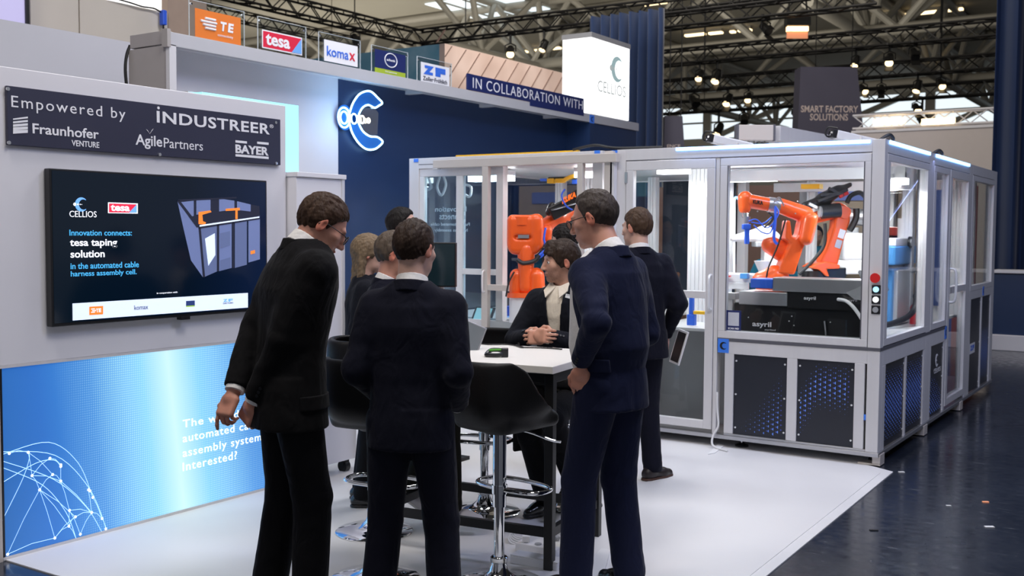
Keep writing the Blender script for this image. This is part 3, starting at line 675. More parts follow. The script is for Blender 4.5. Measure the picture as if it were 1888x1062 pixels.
em('scr_white', (.85, .87, .95)); em('scr_cyan', (.06, .40, .75)); em('scr_pale', (.62, .70, .85), .9); em('scr_red', (.72, .02, .06)); em('scr_blue', (.16, .40, .85)); em('scr_orange', (.85, .22, .03)); em('scr_navy', (.02, .04, .15)); em('scr_frame', (.10, .13, .26), .7); em('scr_panel', (.14, .18, .36), .6); em('scr_dark', (.012, .014, .03), .7); em('scr_green', (.3, .5, .05))
def tvquad(pts, m, name='graphic', lift=0.):
    q = [PX(x, y, TX+lift) for x, y in pts]; return MB().prism(q, (.0008, 0, 0)).build(name, m, scr)
tw('CELLIOS', 128, 178, 388.5, 400, TX, 'scr_white', scr); cp = PX(150, 377, TX); crescent(cp, .036, (0, 1, 0), (0, 0, 1), 'scr_blue', scr, m2='scr_white', th=.001)
tvquad([(199, 373), (254, 375), (254, 394), (199, 393)], 'scr_white'); tvquad([(201, 375), (252, 377), (252, 392), (201, 391.5)], 'scr_red', lift=.001); tvquad([(238, 392), (252, 377), (252, 392)], 'scr_blue', lift=.002); tw('tesa', 204, 239, 377, 389, TX+.003, 'scr_white', scr, bold=.03)
tw('Innovation connects:', 128, 243, 423.5, 434.5, TX, 'scr_cyan', scr, bold=.012); tw('tesa taping', 129, 216, 441, 458, TX, 'scr_white', scr, bold=.02); tw('solution', 130, 193, 461.5, 475.5, TX, 'scr_white', scr, bold=.02)
tw('in the automated cable', 130, 256, 485, 496.5, TX, 'scr_cyan', scr, bold=.012); tw('harness assembly cell.', 130.5, 252, 500, 513, TX, 'scr_cyan', scr, bold=.012)
tw('in cooperation with', 289, 327, 539, 543, TX, 'scr_white', scr)
tvquad([(133.5, 559.5), (457, 540), (457, 567), (134, 591)], 'scr_pale')
tvquad([(164.5, 565.5), (190, 564), (190, 579.5), (164.5, 581)], 'scr_orange', lift=.001); tw('TE', 177, 187, 569, 576, TX+.002, 'scr_white', scr, bold=.04)
for k in range(3): tvquad([(168+k % 2*2, 569+k*3), (175+k % 2*2, 568.6+k*3), (175+k % 2*2, 570.4+k*3), (168+k % 2*2, 570.8+k*3)], 'scr_white', lift=.002)
tw('komax', 247.5, 273, 563, 571.5, TX+.001, 'scr_navy', scr); tvquad([(343, 555), (359, 554), (359, 563), (343, 564)], 'scr_navy', lift=.001); tvquad([(343, 564), (359, 563), (359, 565), (343, 566)], 'scr_green', lift=.001); tw('ZF', 411, 430, 551.5, 557, TX+.001, 'scr_blue', scr, bold=.05); tw('Zoller Fröhlich', 411, 430, 558, 560.5, TX+.001, 'scr_navy', scr)
# the rendered cell on the slide
for q, mm in (([(329, 371), (400, 365), (478, 380), (479, 404), (370, 420)], 'scr_dark'), ([(327, 371), (366, 419), (374, 511), (352, 480), (338, 420)], 'scr_panel'), ([(367, 420), (401, 413), (401, 500), (376, 511)], 'scr_frame'), ([(404, 412), (427, 408), (427, 494), (404, 500)], 'scr_panel'), ([(433, 406), (455, 403), (455, 488), (433, 494)], 'scr_frame'), ([(458, 402), (479, 398), (479, 478), (458, 484)], 'scr_panel')):
    tvquad(q, mm)
for q in ([(331, 373), (357, 370), (357, 398), (340, 402)], [(362, 369), (388, 368), (388, 392), (362, 396)], [(404, 366), (432, 370), (432, 386), (404, 390)], [(437, 371), (462, 377), (462, 390), (437, 387)]): tvquad(q, 'scr_panel', lift=.001)
for q in ([(326, 370), (331, 369), (368, 417), (363, 420)], [(365, 417), (478, 400), (479, 404), (366, 422)], [(328, 368), (436, 363), (436, 366), (328, 371)], [(366, 420), (370, 420), (378, 511), (374, 511)], [(400, 413), (404, 412), (404, 500), (400, 500)], [(428, 408), (432, 407), (432, 494), (428, 494)]): tvquad(q, 'scr_dark', lift=.002)
tvquad([(368, 415), (478, 399), (478, 401.5), (368, 418)], 'scr_pale', lift=.003)
for q in ([(366, 391), (388, 388), (390, 391), (373, 396), (374, 408), (380, 410), (378, 414), (366, 413)], [(416, 385), (442, 383), (442, 388), (438, 388), (438, 404), (434, 404), (434, 388), (416, 389)]): tvquad(q, 'scr_orange', lift=.002)
for q in ([(378, 440), (396, 430), (397, 470), (384, 490)], [(406, 430), (424, 426), (424, 452), (406, 458)], [(406, 480), (425, 474), (425, 494), (406, 499)]): tvquad(q, 'scr_pale' if q[0][0] < 400 else 'scr_frame', lift=.002)
tvquad([(462, 463), (470, 461), (470, 467), (462, 469)], 'scr_orange', lift=.002)

# -- backlit print below
m = bpy.data.materials.new('lightbox_print'); m.use_nodes = True; MATS['lightbox_print'] = m; nt = m.node_tree; b = nt.nodes['Principled BSDF']; b.inputs['Roughness'].default_value = .35; b.inputs['Base Color'].default_value = (.05, .15, .3, 1)
tc = nt.nodes.new('ShaderNodeTexCoord'); sp_ = nt.nodes.new('ShaderNodeSeparateXYZ'); nt.links.new(tc.outputs['Generated'], sp_.inputs[0])
ma = nt.nodes.new('ShaderNodeMath'); ma.operation = 'MULTIPLY_ADD'; ma.inputs[1].default_value = .06; nt.links.new(sp_.outputs[2], ma.inputs[0]); nt.links.new(sp_.outputs[1], ma.inputs[2])
r = ramp(nt, [(0, (.005, .085, .34)), (.15, (.012, .11, .46)), (.31, (.035, .22, .62)), (.48, (.25, .66, .94)), (.575, (.68, .97, 1.0)), (.68, (.22, .62, .93)), (.86, (.035, .23, .66)), (1, (.025, .17, .58))]); nt.links.new(ma.outputs[0], r.inputs[0])
mp = nt.nodes.new('ShaderNodeMapping'); mp.inputs['Scale'].default_value = (1, 150, 75); nt.links.new(tc.outputs['Generated'], mp.inputs[0])
vo = nt.nodes.new('ShaderNodeTexVoronoi'); vo.inputs['Scale'].default_value = 1; vo.inputs['Randomness'].default_value = .0; nt.links.new(mp.outputs[0], vo.inputs['Vector'])
rd = ramp(nt, [(.28, (1, 1, 1)), (.42, (0, 0, 0))]); nt.links.new(vo.outputs['Distance'], rd.inputs[0])
rw = ramp(nt, [(.20, (0, 0, 0)), (.42, (.55, .55, .55)), (.60, (.3, .3, .3)), (.75, (.55, .55, .55)), (.95, (.1, .1, .1))]); nt.links.new(ma.outputs[0], rw.inputs[0])
mm = nt.nodes.new('ShaderNodeMath'); mm.operation = 'MULTIPLY'; nt.links.new(rd.outputs[0], mm.inputs[0]); nt.links.new(rw.outputs[0], mm.inputs[1])
mx = nt.nodes.new('ShaderNodeMixRGB'); mx.inputs[2].default_value = (.62, .93, 1, 1); nt.links.new(mm.outputs[0], mx.inputs[0]); nt.links.new(r.outputs[0], mx.inputs[1]); nt.links.new(mx.outputs[0], b.inputs['Emission Color']); b.inputs['Emission Strength'].default_value = .95
lb = thing('light_box', 'backlit blue advertising panel at the foot of the left wall', 'light box', (WX, 2.81, 0))
MB().box(WX-.14, WX-.02, 2.812, 4.70, .012, .95).build('case', 'alu', lb)
pr_ = MB().box(WX-.02, WX-.002, 2.822, 4.69, .02, .942).build('print', 'lightbox_print', lb)
for (z0, z1) in ((.004, .02), (.942, .955)): MB().box(WX-.02, WX+.004, 2.812, 4.70, z0, z1).build('frame_rail', 'alu', lb)
MB().box(WX-.02, WX+.004, 2.812, 2.822, .02, .942).build('frame_rail', 'black_plastic', lb)
LX = WX
em('ink_white', (.9, .96, 1), 1.0); em('ink_line', (.45, .72, 1), .9)
for s, x1, yt, yb in (("The world's first", 500, 774, 789), ('automated cable', 483, 801, 816), ('assembly system.', 487, 828, 848), ('Interested?', 437, 853, 869)):
    tw(s, 337, x1, yt, yb, LX, 'ink_white', pr_, bold=.004, spacing=1.12)
# globe of linked dots
pts = [(14, 1022), (101, 992), (141, 995), (148, 985), (127, 970), (139, 953), (169, 945), (188, 956), (195, 975), (128, 941), (73, 903), (59, 877), (112, 887), (97, 875), (52, 834), (92, 845), (112, 857), (163, 903), (171, 917), (17, 836), (112, 860), (190, 985), (198, 980), (166, 905)]
for (x, y) in pts:
    p = PX(x, y, LX); MB().cyl(p, p+[.0012, 0, 0], .0075, n=10).build('node', 'ink_white', pr_)
mb = MB()
for i, j in ((0, 1), (1, 4), (4, 5), (5, 6), (6, 9), (4, 9), (0, 10), (10, 11), (10, 4), (11, 12), (12, 13), (13, 14), (11, 15), (15, 16), (16, 12), (12, 6), (6, 7), (7, 8), (10, 5), (1, 10), (2, 4), (3, 6), (12, 9), (14, 11), (13, 10), (19, 14), (9, 3), (17, 6), (18, 7), (5, 1)):
    a, b_ = PX(*pts[i], LX), PX(*pts[j], LX); mb.tube([a, (a+b_)/2+[0, 0, .012], b_], .0013, n=4)
for (ca, cb) in (((4, 833), (198, 980)), ((4, 850), (190, 985)), ((4, 862), (141, 995)), ((4, 890), (112, 860)), ((4, 960), (52, 834)), ((4, 838), (171, 917))):
    a, b_ = PX(*ca, LX), PX(*cb, LX); bul = .16 if ca[1] < 845 else .06
    mb.tube(spline([a, (a*.6+b_*.4)+[0, .05, bul*.9], (a*.25+b_*.75)+[0, .04, bul*.75], b_], 6), .0016, n=4)
tag(mb.build('globe_lines', 'ink_line', pr_), kind='stuff')

# -- neon crescent on the blue wall
NX = XB+.05
def nz(zx, zy, o=0): return PX(480+zx/3.54, 180+zy/3.54, NX+o)
ne = thing('neon_sign', 'glowing blue neon crescent sign on the dark blue wall', 'neon sign', nz(640, 150))
outl = [(795, 35), (770, 5), (715, -42), (650, -25), (605, 35), (583, 100), (575, 135), (583, 172), (600, 230), (640, 295), (690, 335), (740, 338), (775, 318), (798, 288), (765, 258), (715, 252), (670, 220), (643, 170), (637, 140), (645, 105), (668, 65), (705, 48), (745, 66), (770, 55)]
MB().prism([nz(*q, -.012) for q in outl], (.01, 0, 0)).build('back_plate', 'neon_body', ne)
MB().tube(spline([nz(*q) for q in outl], 5, closed=True), .0085, n=8, closed=True).build('neon_tube', 'neon', ne, smooth=True)
for (cx, cy, r, mm) in ((547, 130, .072, 'neon'), (547, 130, .044, 'neon'), (612, 138, .036, 'neon'), (664, 143, .027, 'neon_warm'), (706, 150, .016, 'neon_warm')):
    c = nz(cx, cy, .004); MB().tube([c+np.array([0, r*math.cos(t)*1.1, r*1.25*math.sin(t)]) for t in np.linspace(0, 2*math.pi, 25)[:-1]], .0075, n=8, closed=True).build('neon_ring', mm, ne, smooth=True)
for (cx, cy, r) in ((547, 130, .10), (612, 138, .05)): 
    c = nz(cx, cy, -.012); MB().prism([c+np.array([0, r*math.cos(t), r*1.15*math.sin(t)]) for t in np.linspace(0, 2*math.pi, 25)[:-1]], (.01, 0, 0)).build('disc', 'neon_body', ne)
c = nz(720, 150, -.014); MB().prism([nz(*q, -.02) for q in [(740, 66), (768, 100), (762, 240), (720, 250), (670, 215), (640, 140), (670, 70)]], (.005, 0, 0)).build('acrylic_plate', 'acrylic', ne)
pl = bpy.data.lights.new('neon_glow', 'POINT'); pl.energy = 6; pl.color = (.3, .6, 1); pl.shadow_soft_size = .15
po = bpy.data.objects.new('neon_glow', pl); COL.objects.link(po); po.location = tuple(nz(680, 150, .30))

# -- logo plates on the fascia
def plate(y0, y1, z0, z1, label, ac, name='logo_plate'):
    t = thing(name, label, 'sign', (XF-.02, (y0+y1)/2, 3.04), 'acrylic logo plates on the fascia')
    MB().box(XF-.03, XF-.024, ac[0], ac[1], 3.04, ac[2]).build('acrylic_sheet', 'acrylic', t)
    for y in ac[:2]: MB().box(XF-.031, XF-.023, y-.0013, y+.0013, 3.04, ac[2]).build('sheet_edge', 'acrylic_edge', t)
    MB().box(XF-.031, XF-.023, ac[0], ac[1], ac[2]-.0013, ac[2]+.0013).build('sheet_edge', 'acrylic_edge', t)
    for y in (ac[0]+.02, ac[1]-.02): MB().cyl((XF-.03, y, ac[2]-.03), (XF-.018, y, ac[2]-.03), .008, n=10).build('screw', 'chrome', t)
    return t
FX = XF-.022
def fq(t, y0, y1, z0, z1, m, lift=0, name='print'): return MB().box(FX+lift, FX+lift+.0015, y0, y1, z0, z1).build(name, m, t)
def ft(t, s, y0, y1, z0, z1, m, **k): return text(s, 'lettering', m, (FX+.004, y0, z0), (0, 1, 0), (0, 0, 1), y1-y0, z1-z0, t, **k)
mat('logo_orange', (.78, .20, .025), .5, noise=.02); mat('logo_red', (.72, .02, .06), .5, noise=.02); mat('logo_white', (.86, .86, .90), .5, noise=.01); mat('logo_navy', (.012, .022, .12), .5, noise=.03); mat('logo_blue', (.04, .16, .72), .5, noise=.02); mat('logo_green', (.38, .50, .04), .5, noise=.02); mat('logo_sky', (.18, .42, .85), .5, noise=.02)
t = plate(5.24, 5.68, 3.04, 3.25, 'acrylic plate with an orange square TE connectivity logo', (5.19, 5.72, 3.31)); fq(t, 5.24, 5.68, 3.045, 3.255, 'logo_orange')
ft(t, 'TE', 5.475, 5.615, 3.125, 3.195, 'logo_white', bold=.05, shear=.12); ft(t, 'connectivity', 5.45, 5.60, 3.075, 3.10, 'logo_white')
for k, (o, L) in enumerate(((.04, .10), (0, .15), (.02, .12), (.04, .10))): MB().tube([(FX+.004, 5.29+o, 3.195-k*.024), (FX+.004, 5.29+o+L, 3.195-k*.024)], .009, n=8).build('bar', 'logo_white', t)
t = plate(5.9, 6.33, 3.08, 3.22, 'acrylic plate with a red and blue tesa logo', (5.86, 6.39, 3.30)); fq(t, 5.90, 6.34, 3.06, 3.205, 'logo_white'); fq(t, 5.91, 6.33, 3.07, 3.195, 'logo_red', .0016)
MB().prism([(FX+.0035, 6.22, 3.07), (FX+.0035, 6.33, 3.07), (FX+.0035, 6.33, 3.195)], (.0015, 0, 0)).build('corner', 'logo_sky', t); ft(t, 'tesa', 5.935, 6.20, 3.09, 3.18, 'logo_white', bold=.03)
t = plate(6.58, 7.02, 3.04, 3.24, 'acrylic plate with a white komax logo', (6.54, 7.06, 3.29)); fq(t, 6.60, 7.02, 3.055, 3.235, 'logo_white'); ft(t, 'koma', 6.63, 6.90, 3.10, 3.185, 'logo_blue', bold=.012); ft(t, 'x', 6.91, 6.985, 3.10, 3.165, 'logo_red', bold=.012)
t = plate(7.25, 7.67, 3.04, 3.24, 'acrylic plate with a navy and green ring logo', (7.21, 7.72, 3.28)); fq(t, 7.25, 7.68, 3.085, 3.25, 'logo_navy'); fq(t, 7.25, 7.68, 3.042, 3.085, 'logo_green')
cc = np.array([FX+.003, 7.47, 3.175]); MB().tube([cc+[0, .085*math.cos(a), .062*math.sin(a)] for a in np.linspace(0, 6.28, 26)[:-1]], .005, n=6, closed=True).build('ring', 'logo_white', t); ft(t, 'schunk', 7.41, 7.53, 3.165, 3.188, 'logo_white', bold=.02); ft(t, 'forsystems', 7.39, 7.55, 3.055, 3.075, 'logo_white')
t = plate(7.9, 8.35, 3.04, 3.22, 'acrylic plate with a white and blue ZF logo', (7.86, 8.40, 3.27)); fq(t, 7.91, 8.36, 3.035, 3.225, 'logo_white'); ft(t, 'ZF', 7.94, 8.31, 3.115, 3.20, 'logo_blue', bold=.09); ft(t, 'Zoller·Fröhlich', 7.94, 8.32, 3.055, 3.095, 'sign_dark', bold=.01)
t = thing('collaboration_banner', 'long dark blue banner reading IN COLLABORATION WITH on the fascia', 'banner', (XF, 8.64, 3.0))
MB().box(XF-.02, XF+.003, 8.64, 10.99, 3.045, 3.205).build('board', 'logo_navy', t); MB().box(XF+.0, XF+.004, 9.8, 10.99, 3.0, 3.045).build('board', 'logo_navy', t)
text('IN COLLABORATION WITH', 'lettering', 'print_white', (XF+.005, 8.72, 3.07), (0, 1, 0), (0, 0, 1), 2.24, .105, t, spacing=1.12)
# -- glowing cube
cu = thing('light_cube', 'glowing white cube sign with a grey mark on the fascia corner', 'sign', (XF-.4, 11.65, 3.04))
MB().box(-6.70, XF+.0, 11.16, 12.16, 3.05, 3.96).build('diffuser', 'cube_light', cu)
MB().box(-6.71, XF+.01, 11.15, 12.17, 3.96, 4.02).build('lid', mat('lid_grey', (.55, .53, .50), .5, noise=.03), cu); MB().box(-6.69, XF-.01, 11.18, 12.14, 3.035, 3.05).build('base', 'alu', cu)
text('CELLIOS', 'lettering', 'cube_ink_pale', (XF+.004, 11.32, 3.33), (0, 1, 0), (0, 0, 1), .74, .14, cu, bold=.006); crescent((XF+.001, 11.83, 3.66), .16, (0, 1, 0), (0, 0, 1), 'cube_ink', cu, m2='cube_ink_pale')
t = tag(MB().box(XF, XF+.004, 11.14, 11.25, 2.93, 3.03).build('sticker', 'sticker_blue'), 'small blue sticker with a crescent under the glowing cube', 'sticker'); crescent((XF+.004, 11.2, 2.98), .03, (0, 1, 0), (0, 0, 1), 'logo_navy', t, dot=False)
# ------------------------------------------------------------------ robot cell
YF, XR, ZT = 7.393, -1.87, 2.265
def bx(name, x0, x1, y0, y1, z0, z1, m, parent, bevel=.003): return MB().box(min(x0, x1), max(x0, x1), min(y0, y1), max(y0, y1), min(z0, z1), max(z0, z1)).build(name, m, parent, bevel=bevel)
def ribbed(name, x0, x1, y0, y1, z0, z1, parent, n=4, m='alu_bright'):
    mb = MB().box(x0+.008, x1-.008, y0+.008, y1-.008, z0, z1)
    for k in range(n):
        a = x0+(x1-x0)*(k+.12)/n; b = x0+(x1-x0)*(k+.88)/n; mb.box(a, b, y0, y0+.008, z0, z1); mb.box(a, b, y1-.008, y1, z0, z1)
        a = y0+(y1-y0)*(k+.12)/n; b = y0+(y1-y0)*(k+.88)/n; mb.box(x0, x0+.008, a, b, z0, z1); mb.box(x1-.008, x1, a, b, z0, z1)
    return mb.build(name, m, parent)
def pane_front(x0, x1, z0, z1, y, parent): return MB().box(x0, x1, y, y+.006, z0, z1).build('glass_pane', 'glass', parent)
def pane_side(y0, y1, z0, z1, x, parent): return MB().box(x-.006, x, y0, y1, z0, z1).build('glass_pane', 'glass', parent)
def tri_print(u0, u1, z0, z1, plane, parent, side, dens):
    """small printed triangles, graded over the panel; one joined print per panel"""
    mb = MB(); mb2 = MB(); du, dz = .035, .036
    nu = int((u1-u0)/du); nzn = int((z1-z0)/dz)
    for i in range(nu):
        for j in range(nzn):
            u = u0+(i+.6)*du; z = z0+(j+.6+.5*(i % 2))*dz
            if z > z1-.03 or u > u1-.02: continue
            s = dens((u-u0)/(u1-u0), (z-z0)/(z1-z0))
            if s < .12: continue
            h = .012*s
            for b, sg, dx in ((mb, -1, 0), (mb2, 1, .017)):
                uu = u+dx
                pts = [(uu, z-h), (uu, z+h), (uu+sg*h*.9, z)] if sg < 0 else [(uu, z+dz*.5-h*.5), (uu, z+dz*.5+h*.5), (uu+sg*h*1.0, z+dz*.5)]
                if side == 'front': b.prism([(p, plane, q) for p, q in pts], (0, -.0012, 0))
                else: b.prism([(plane, p, q) for p, q in pts], (.0012, 0, 0))
    if mb.v: tag(mb.build('triangle_print', 'print_blue', parent), kind='stuff')
    if mb2.v: tag(mb2.build('triangle_print', mat('print_violet', (.09, .12, .55), .5, noise=.02), parent), kind='stuff')
def base_panel(u0, u1, z0, z1, side, parent, dens=None, screws=True):
    if side == 'front':
        o = MB().box(u0, u1, YF+.012, YF+.02, z0, z1).build('base_panel', 'panel_dark', parent, bevel=.002)
        sc = [(u, YF+.012, z) for u in (u0+.018, u1-.018) for z in (z0+.05, (z0+z1)/2, z1-.05)]; nrm = np.array([0, -.004, 0]); pl = YF+.0115
    else:
        o = MB().box(XR-.02, XR-.012, u0, u1, z0, z1).build('base_panel', 'panel_dark', parent, bevel=.002)
        sc = [(XR-.012, u, z) for u in (u0+.018, u1-.018) for z in (z0+.05, (z0+z1)/2, z1-.05)]; nrm = np.array([.004, 0, 0]); pl = XR-.0115
    if screws:
        for p in sc: MB().cyl(np.array(p), np.array(p)+nrm, .007, n=10).build('screw', 'alu_bright', o)
    if dens: tri_print(u0+.01, u1-.01, z0+.01, z1-.01, pl, o, side, dens)
    return o
def emblem_sticker(u, z, side, s=.055):
    if side == 'front':
        o = MB().box(u, u+s*1.15, YF-.004, YF-.001, z, z+s*1.4).build('sticker', 'sticker_blue'); crescent((u+s*.6, YF-.0042, z+s*.7), s*.38, (1, 0, 0), (0, 0, 1), 'black_plastic', o, dot=False)
    else:
        o = MB().box(XR+.001, XR+.004, u, u+s*1.3, z, z+s*1.8).build('sticker', 'sticker_blue'); crescent((XR+.0045, u+s*.6, z+s*.9), s*.4, (0, 1, 0), (0, 0, 1), 'black_plastic', o, dot=False)
    return o

rcell = thing('robot_cell', 'large glazed aluminium robot cell with two orange robots inside', 'machine', (-2.9, 9.6, 0))
YB = 11.90; XL = -3.93
# corner and intermediate posts
for (x0, x1, y0, y1) in ((-1.955, XR, YF, 7.475), (XL, XL+.08, YF, YF+.08), (XR-.09, XR, 11.80, YB), (XL, XL+.08, YB-.08, YB)):
    bx('post', x0, x1, y0, y1, .10, ZT, 'alu', rcell)
for (y0, y1) in ((8.79, 8.94), (10.44, 10.58)): bx('post', XR-.08, XR, y0, y1, .10, ZT, 'alu', rcell)
bx('post', -3.095, -3.065, YF+.004, YF+.08, .10, 2.18, 'alu', rcell)
# top beams with slots and the blue light strips
bx('top_beam', XL+.08, -1.955, YF, YF+.08, 2.175, ZT, 'alu', rcell); bx('top_beam', XR-.08, XR, 7.475, 8.79, 2.175, ZT, 'alu', rcell); bx('top_beam', XR-.08, XR, 8.94, 10.44, 2.175, ZT, 'alu', rcell); bx('top_beam', XR-.08, XR, 10.58, 11.80, 2.175, ZT, 'alu', rcell)
bx('top_beam', XL+.08, XR-.09, YB-.08, YB, 2.175, ZT, 'alu', rcell); bx('top_beam', XL, XL+.08, YF+.08, YB-.08, 2.175, ZT, 'alu', rcell)
bx('groove', XL+.08, -1.955, YF-.001, YF, 2.176, 2.181, 'slot', rcell, 0)
bx('light_strip', -3.42, -1.97, YF-.012, YF-.001, 2.238, 2.263, 'led_blue', rcell); bx('light_strip', XR+.001, XR+.012, 7.50, 8.74, 2.236, 2.262, 'led_blue', rcell); bx('light_strip', XR+.001, XR+.012, 8.97, 10.36, 2.236, 2.262, 'led_blue', rcell)
area('light_strip_glow', (-2.7, YF-.03, 2.25), (-2.7, YF-1, 1.6), 1.4, 3.5, (.3, .5, 1), .03); area('light_strip_glow', (XR+.03, 8.9, 2.25), (XR+1, 8.9, 1.6), .03, 9, (.35, .45, 1), 2.8)
# front: window bay
wf_ = bx('window_frame', -3.06, -1.96, YF, YF+.05, 2.115, 2.17, 'alu', rcell)
bx('frame_stile', -3.06, -3.0, YF, YF+.05, .885, 2.115, 'alu', wf_); bx('frame_stile', -2.005, -1.96, YF, YF+.05, .885, 2.115, 'alu', wf_); bx('frame_rail', -3.06, -1.96, YF, YF+.05, .83, .885, 'alu', wf_)
pane_front(-3.0, -2.005, .885, 2.115, YF+.02, wf_)
for s_ in (-3.0, -2.005): bx('gasket', s_-.004, s_+.004, YF-.001, YF, .885, 2.115, 'slot', wf_, 0)
qs = MB().box(-3.0, -2.885, YF+.016, YF+.0195, .89, 1.04).build('notice', 'logo_navy', wf_)
MB().box(-2.985, -2.90, YF+.0152, YF+.016, .925, 1.025).build('blank_field', mat('notice_grey', (.55, .57, .64), .5, noise=.1, nscale=90), qs); text('SCAN ME!', 'lettering', 'print_white', (-2.985, YF+.0155, .898), (1, 0, 0), (0, 0, 1), .085, .014, qs, bold=.02)
# front: seam and base
bx('seam', -3.06, XR+.002, YF-.003, YF+.06, .808, .83, 'slot', rcell, 0); bx('seam', XR-.06, XR+.003, YF, 9.56, .808, .83, 'slot', rcell, 0)
bx('base_rail', -3.0, -1.955, YF, YF+.06, .715, .808, 'alu', rcell); bx('base_rail', -3.0, -1.955, YF, YF+.06, .10, .115, 'steel', rcell)
for (x0, x1) in ((-3.0, -2.93), (-2.523, -2.448), (-2.04, -1.97)): bx('base_stile', x0, x1, YF, YF+.06, .115, .715, 'alu', rcell)
bx('base_gap', -1.968, -1.956, YF+.02, YF+.05, .115, .715, 'black_plastic', rcell, 0); bx('clip', -1.97, -1.955, YF, YF+.02, .32, .36, 'sticker_blue', rcell)
dl = lambda u, v: max(0, min(1, (u*1.1-.1)*1.2-(v-.12)*1.25-abs(v-.15)*.15))
dr = lambda u, v: max(0, min(1, 1.15-abs(v-(.30+.42*min(u*3, 1)-.05*u))*3.4))*(1 if u > .1 else .95)
base_panel(-2.93, -2.523, .115, .715, 'front', rcell, dl); base_panel(-2.448, -2.04, .115, .715, 'front', rcell, dr)
bx('skid', -3.93, XR+.01, YF-.012, YB, .07, .10, 'steel', rcell)
tag(emblem_sticker(-3.055, .72, 'front', .075), 'blue crescent sticker on the cell corner under the notice', 'sticker')
# left door of the front
dr_ = bx('door', XL+.085, -3.10, YF-.004, YF+.046, 2.10, 2.17, 'alu', rcell)
bx('frame_stile', XL+.085, XL+.15, YF-.004, YF+.046, .13, 2.10, 'alu', dr_); bx('frame_stile', -3.165, -3.10, YF-.004, YF+.046, .13, 2.10, 'alu', dr_); bx('frame_rail', XL+.15, -3.165, YF-.004, YF+.046, 1.12, 1.175, 'alu', dr_); bx('frame_rail', XL+.15, -3.165, YF-.004, YF+.046, .13, .19, 'alu', dr_)
pane_front(XL+.15, -3.165, 1.175, 2.10, YF+.02, dr_); pane_front(XL+.15, -3.165, .19, 1.12, YF+.02, dr_)
MB().tube(spline([(-3.118, YF-.006, 1.30), (-3.118, YF-.045, 1.27), (-3.118, YF-.045, 1.07), (-3.118, YF-.006, 1.04)], 5), .010, n=8).build('handle', 'alu_bright', dr_, smooth=True)
for z in (.5, 1.2, 2.0): bx('hinge', XL+.075, XL+.10, YF-.012, YF-.004, z, z+.09, 'steel', dr_)
bx('lower_sheet', XL+.10, -3.12, YF+.30, YF+.31, .12, .84, mat('sheet_grey', (.22, .22, .23), .35, .3, noise=.08), rcell)
# side: bays
def side_window(y0, y1, z0, z1, fr=.05):
    o = bx('window_frame', XR-.05, XR+.002, y0, y1, z1, 2.17, 'alu', rcell)
    bx('frame_stile', XR-.05, XR+.002, y0, y0+fr*1.6, z0, z1, 'alu', o); bx('frame_stile', XR-.05, XR+.002, y1-fr*1.6, y1, z0, z1, 'alu', o); bx('frame_rail', XR-.05, XR+.002, y0, y1, z0-.05, z0, 'alu', o)
    pane_side(y0+fr*1.6, y1-fr*1.6, z0, z1, XR-.02, o); return o
side_window(7.475, 8.79, .885, 2.12); side_window(8.94, 9.56, .885, 2.12)
d2 = bx('door', XR-.05, XR+.004, 9.57, 10.43, 2.10, 2.17, 'alu', rcell)
for y in (9.57, 10.35): bx('frame_stile', XR-.05, XR+.004, y, y+.08, .13, 2.10, 'alu', d2)
for z in (.13, 1.10): bx('frame_rail', XR-.05, XR+.004, 9.65, 10.35, z, z+.06, 'alu', d2)
pane_side(9.65, 10.35, 1.16, 2.10, XR-.02, d2); pane_side(9.65, 10.35, .19, 1.10, XR-.02, d2)
MB().tube(spline([(XR+.004, 9.64, 1.32), (XR+.05, 9.64, 1.29), (XR+.05, 9.64, 1.06), (XR+.004, 9.64, 1.03)], 5), .011, n=8).build('handle', 'alu_bright', d2, smooth=True)
side_window(10.58, 11.80, 1.13, 2.12)
bx('base_rail', XR-.06, XR, 7.475, 8.79, .70, .808, 'alu', rcell); bx('base_rail', XR-.06, XR, 8.94, 9.56, .70, .808, 'alu', rcell); bx('base_rail', XR-.06, XR, 10.58, 11.80, 1.0, 1.08, 'alu', rcell)
for (y0, y1) in ((7.475, 7.56), (8.14, 8.18), (8.74, 8.79)): bx('base_stile', XR-.06, XR, y0, y1, .10, .70, 'alu', rcell)
for (y0, y1) in ((8.94, 9.0), (9.5, 9.56)): bx('base_stile', XR-.06, XR, y0, y1, .10, .70, 'alu', rcell)
for (y0, y1) in ((10.58, 10.66), (11.22, 11.26), (11.74, 11.80)): bx('base_stile', XR-.06, XR, y0, y1, .10, 1.0, 'alu', rcell)
ds = lambda u, v: max(0, min(1, 1.25-abs(v-.48)*2.6))
for (a, b) in ((7.56, 8.14), (8.18, 8.74)): base_panel(a, b, .105, .70, 'side', rcell, ds)
pnl = base_panel(9.0, 9.5, .105, .70, 'side', rcell, lambda u, v: max(0, min(.8, .9-v*1.2-.4*u)))
crescent((XR-.010, 9.27, .56), .055, (0, 1, 0), (0, 0, 1), 'print_white', pnl); text('CELLIOS', 'lettering', 'print_white', (XR-.010, 9.17, .455), (0, 1, 0), (0, 0, 1), .26, .04, pnl)
pz = base_panel(10.66, 11.22, .105, 1.0, 'side', rcell); base_panel(11.26, 11.74, .105, 1.0, 'side', rcell, lambda u, v: max(0, .7-abs(v-.35)*2))
MB().box(XR-.012, XR-.010, 10.72, 10.98, .47, .57).build('label', 'logo_white', pz); text('ZF', 'lettering', 'logo_blue', (XR-.009, 10.75, .50), (0, 1, 0), (0, 0, 1), .2, .05, pz, bold=.08)
tag(emblem_sticker(9.50, .72, 'side', .06), 'blue crescent sticker on the cell side beside the tall glass door', 'sticker'); tag(emblem_sticker(11.25, 1.01, 'side', .05), 'blue crescent sticker at the far end of the cell side', 'sticker')
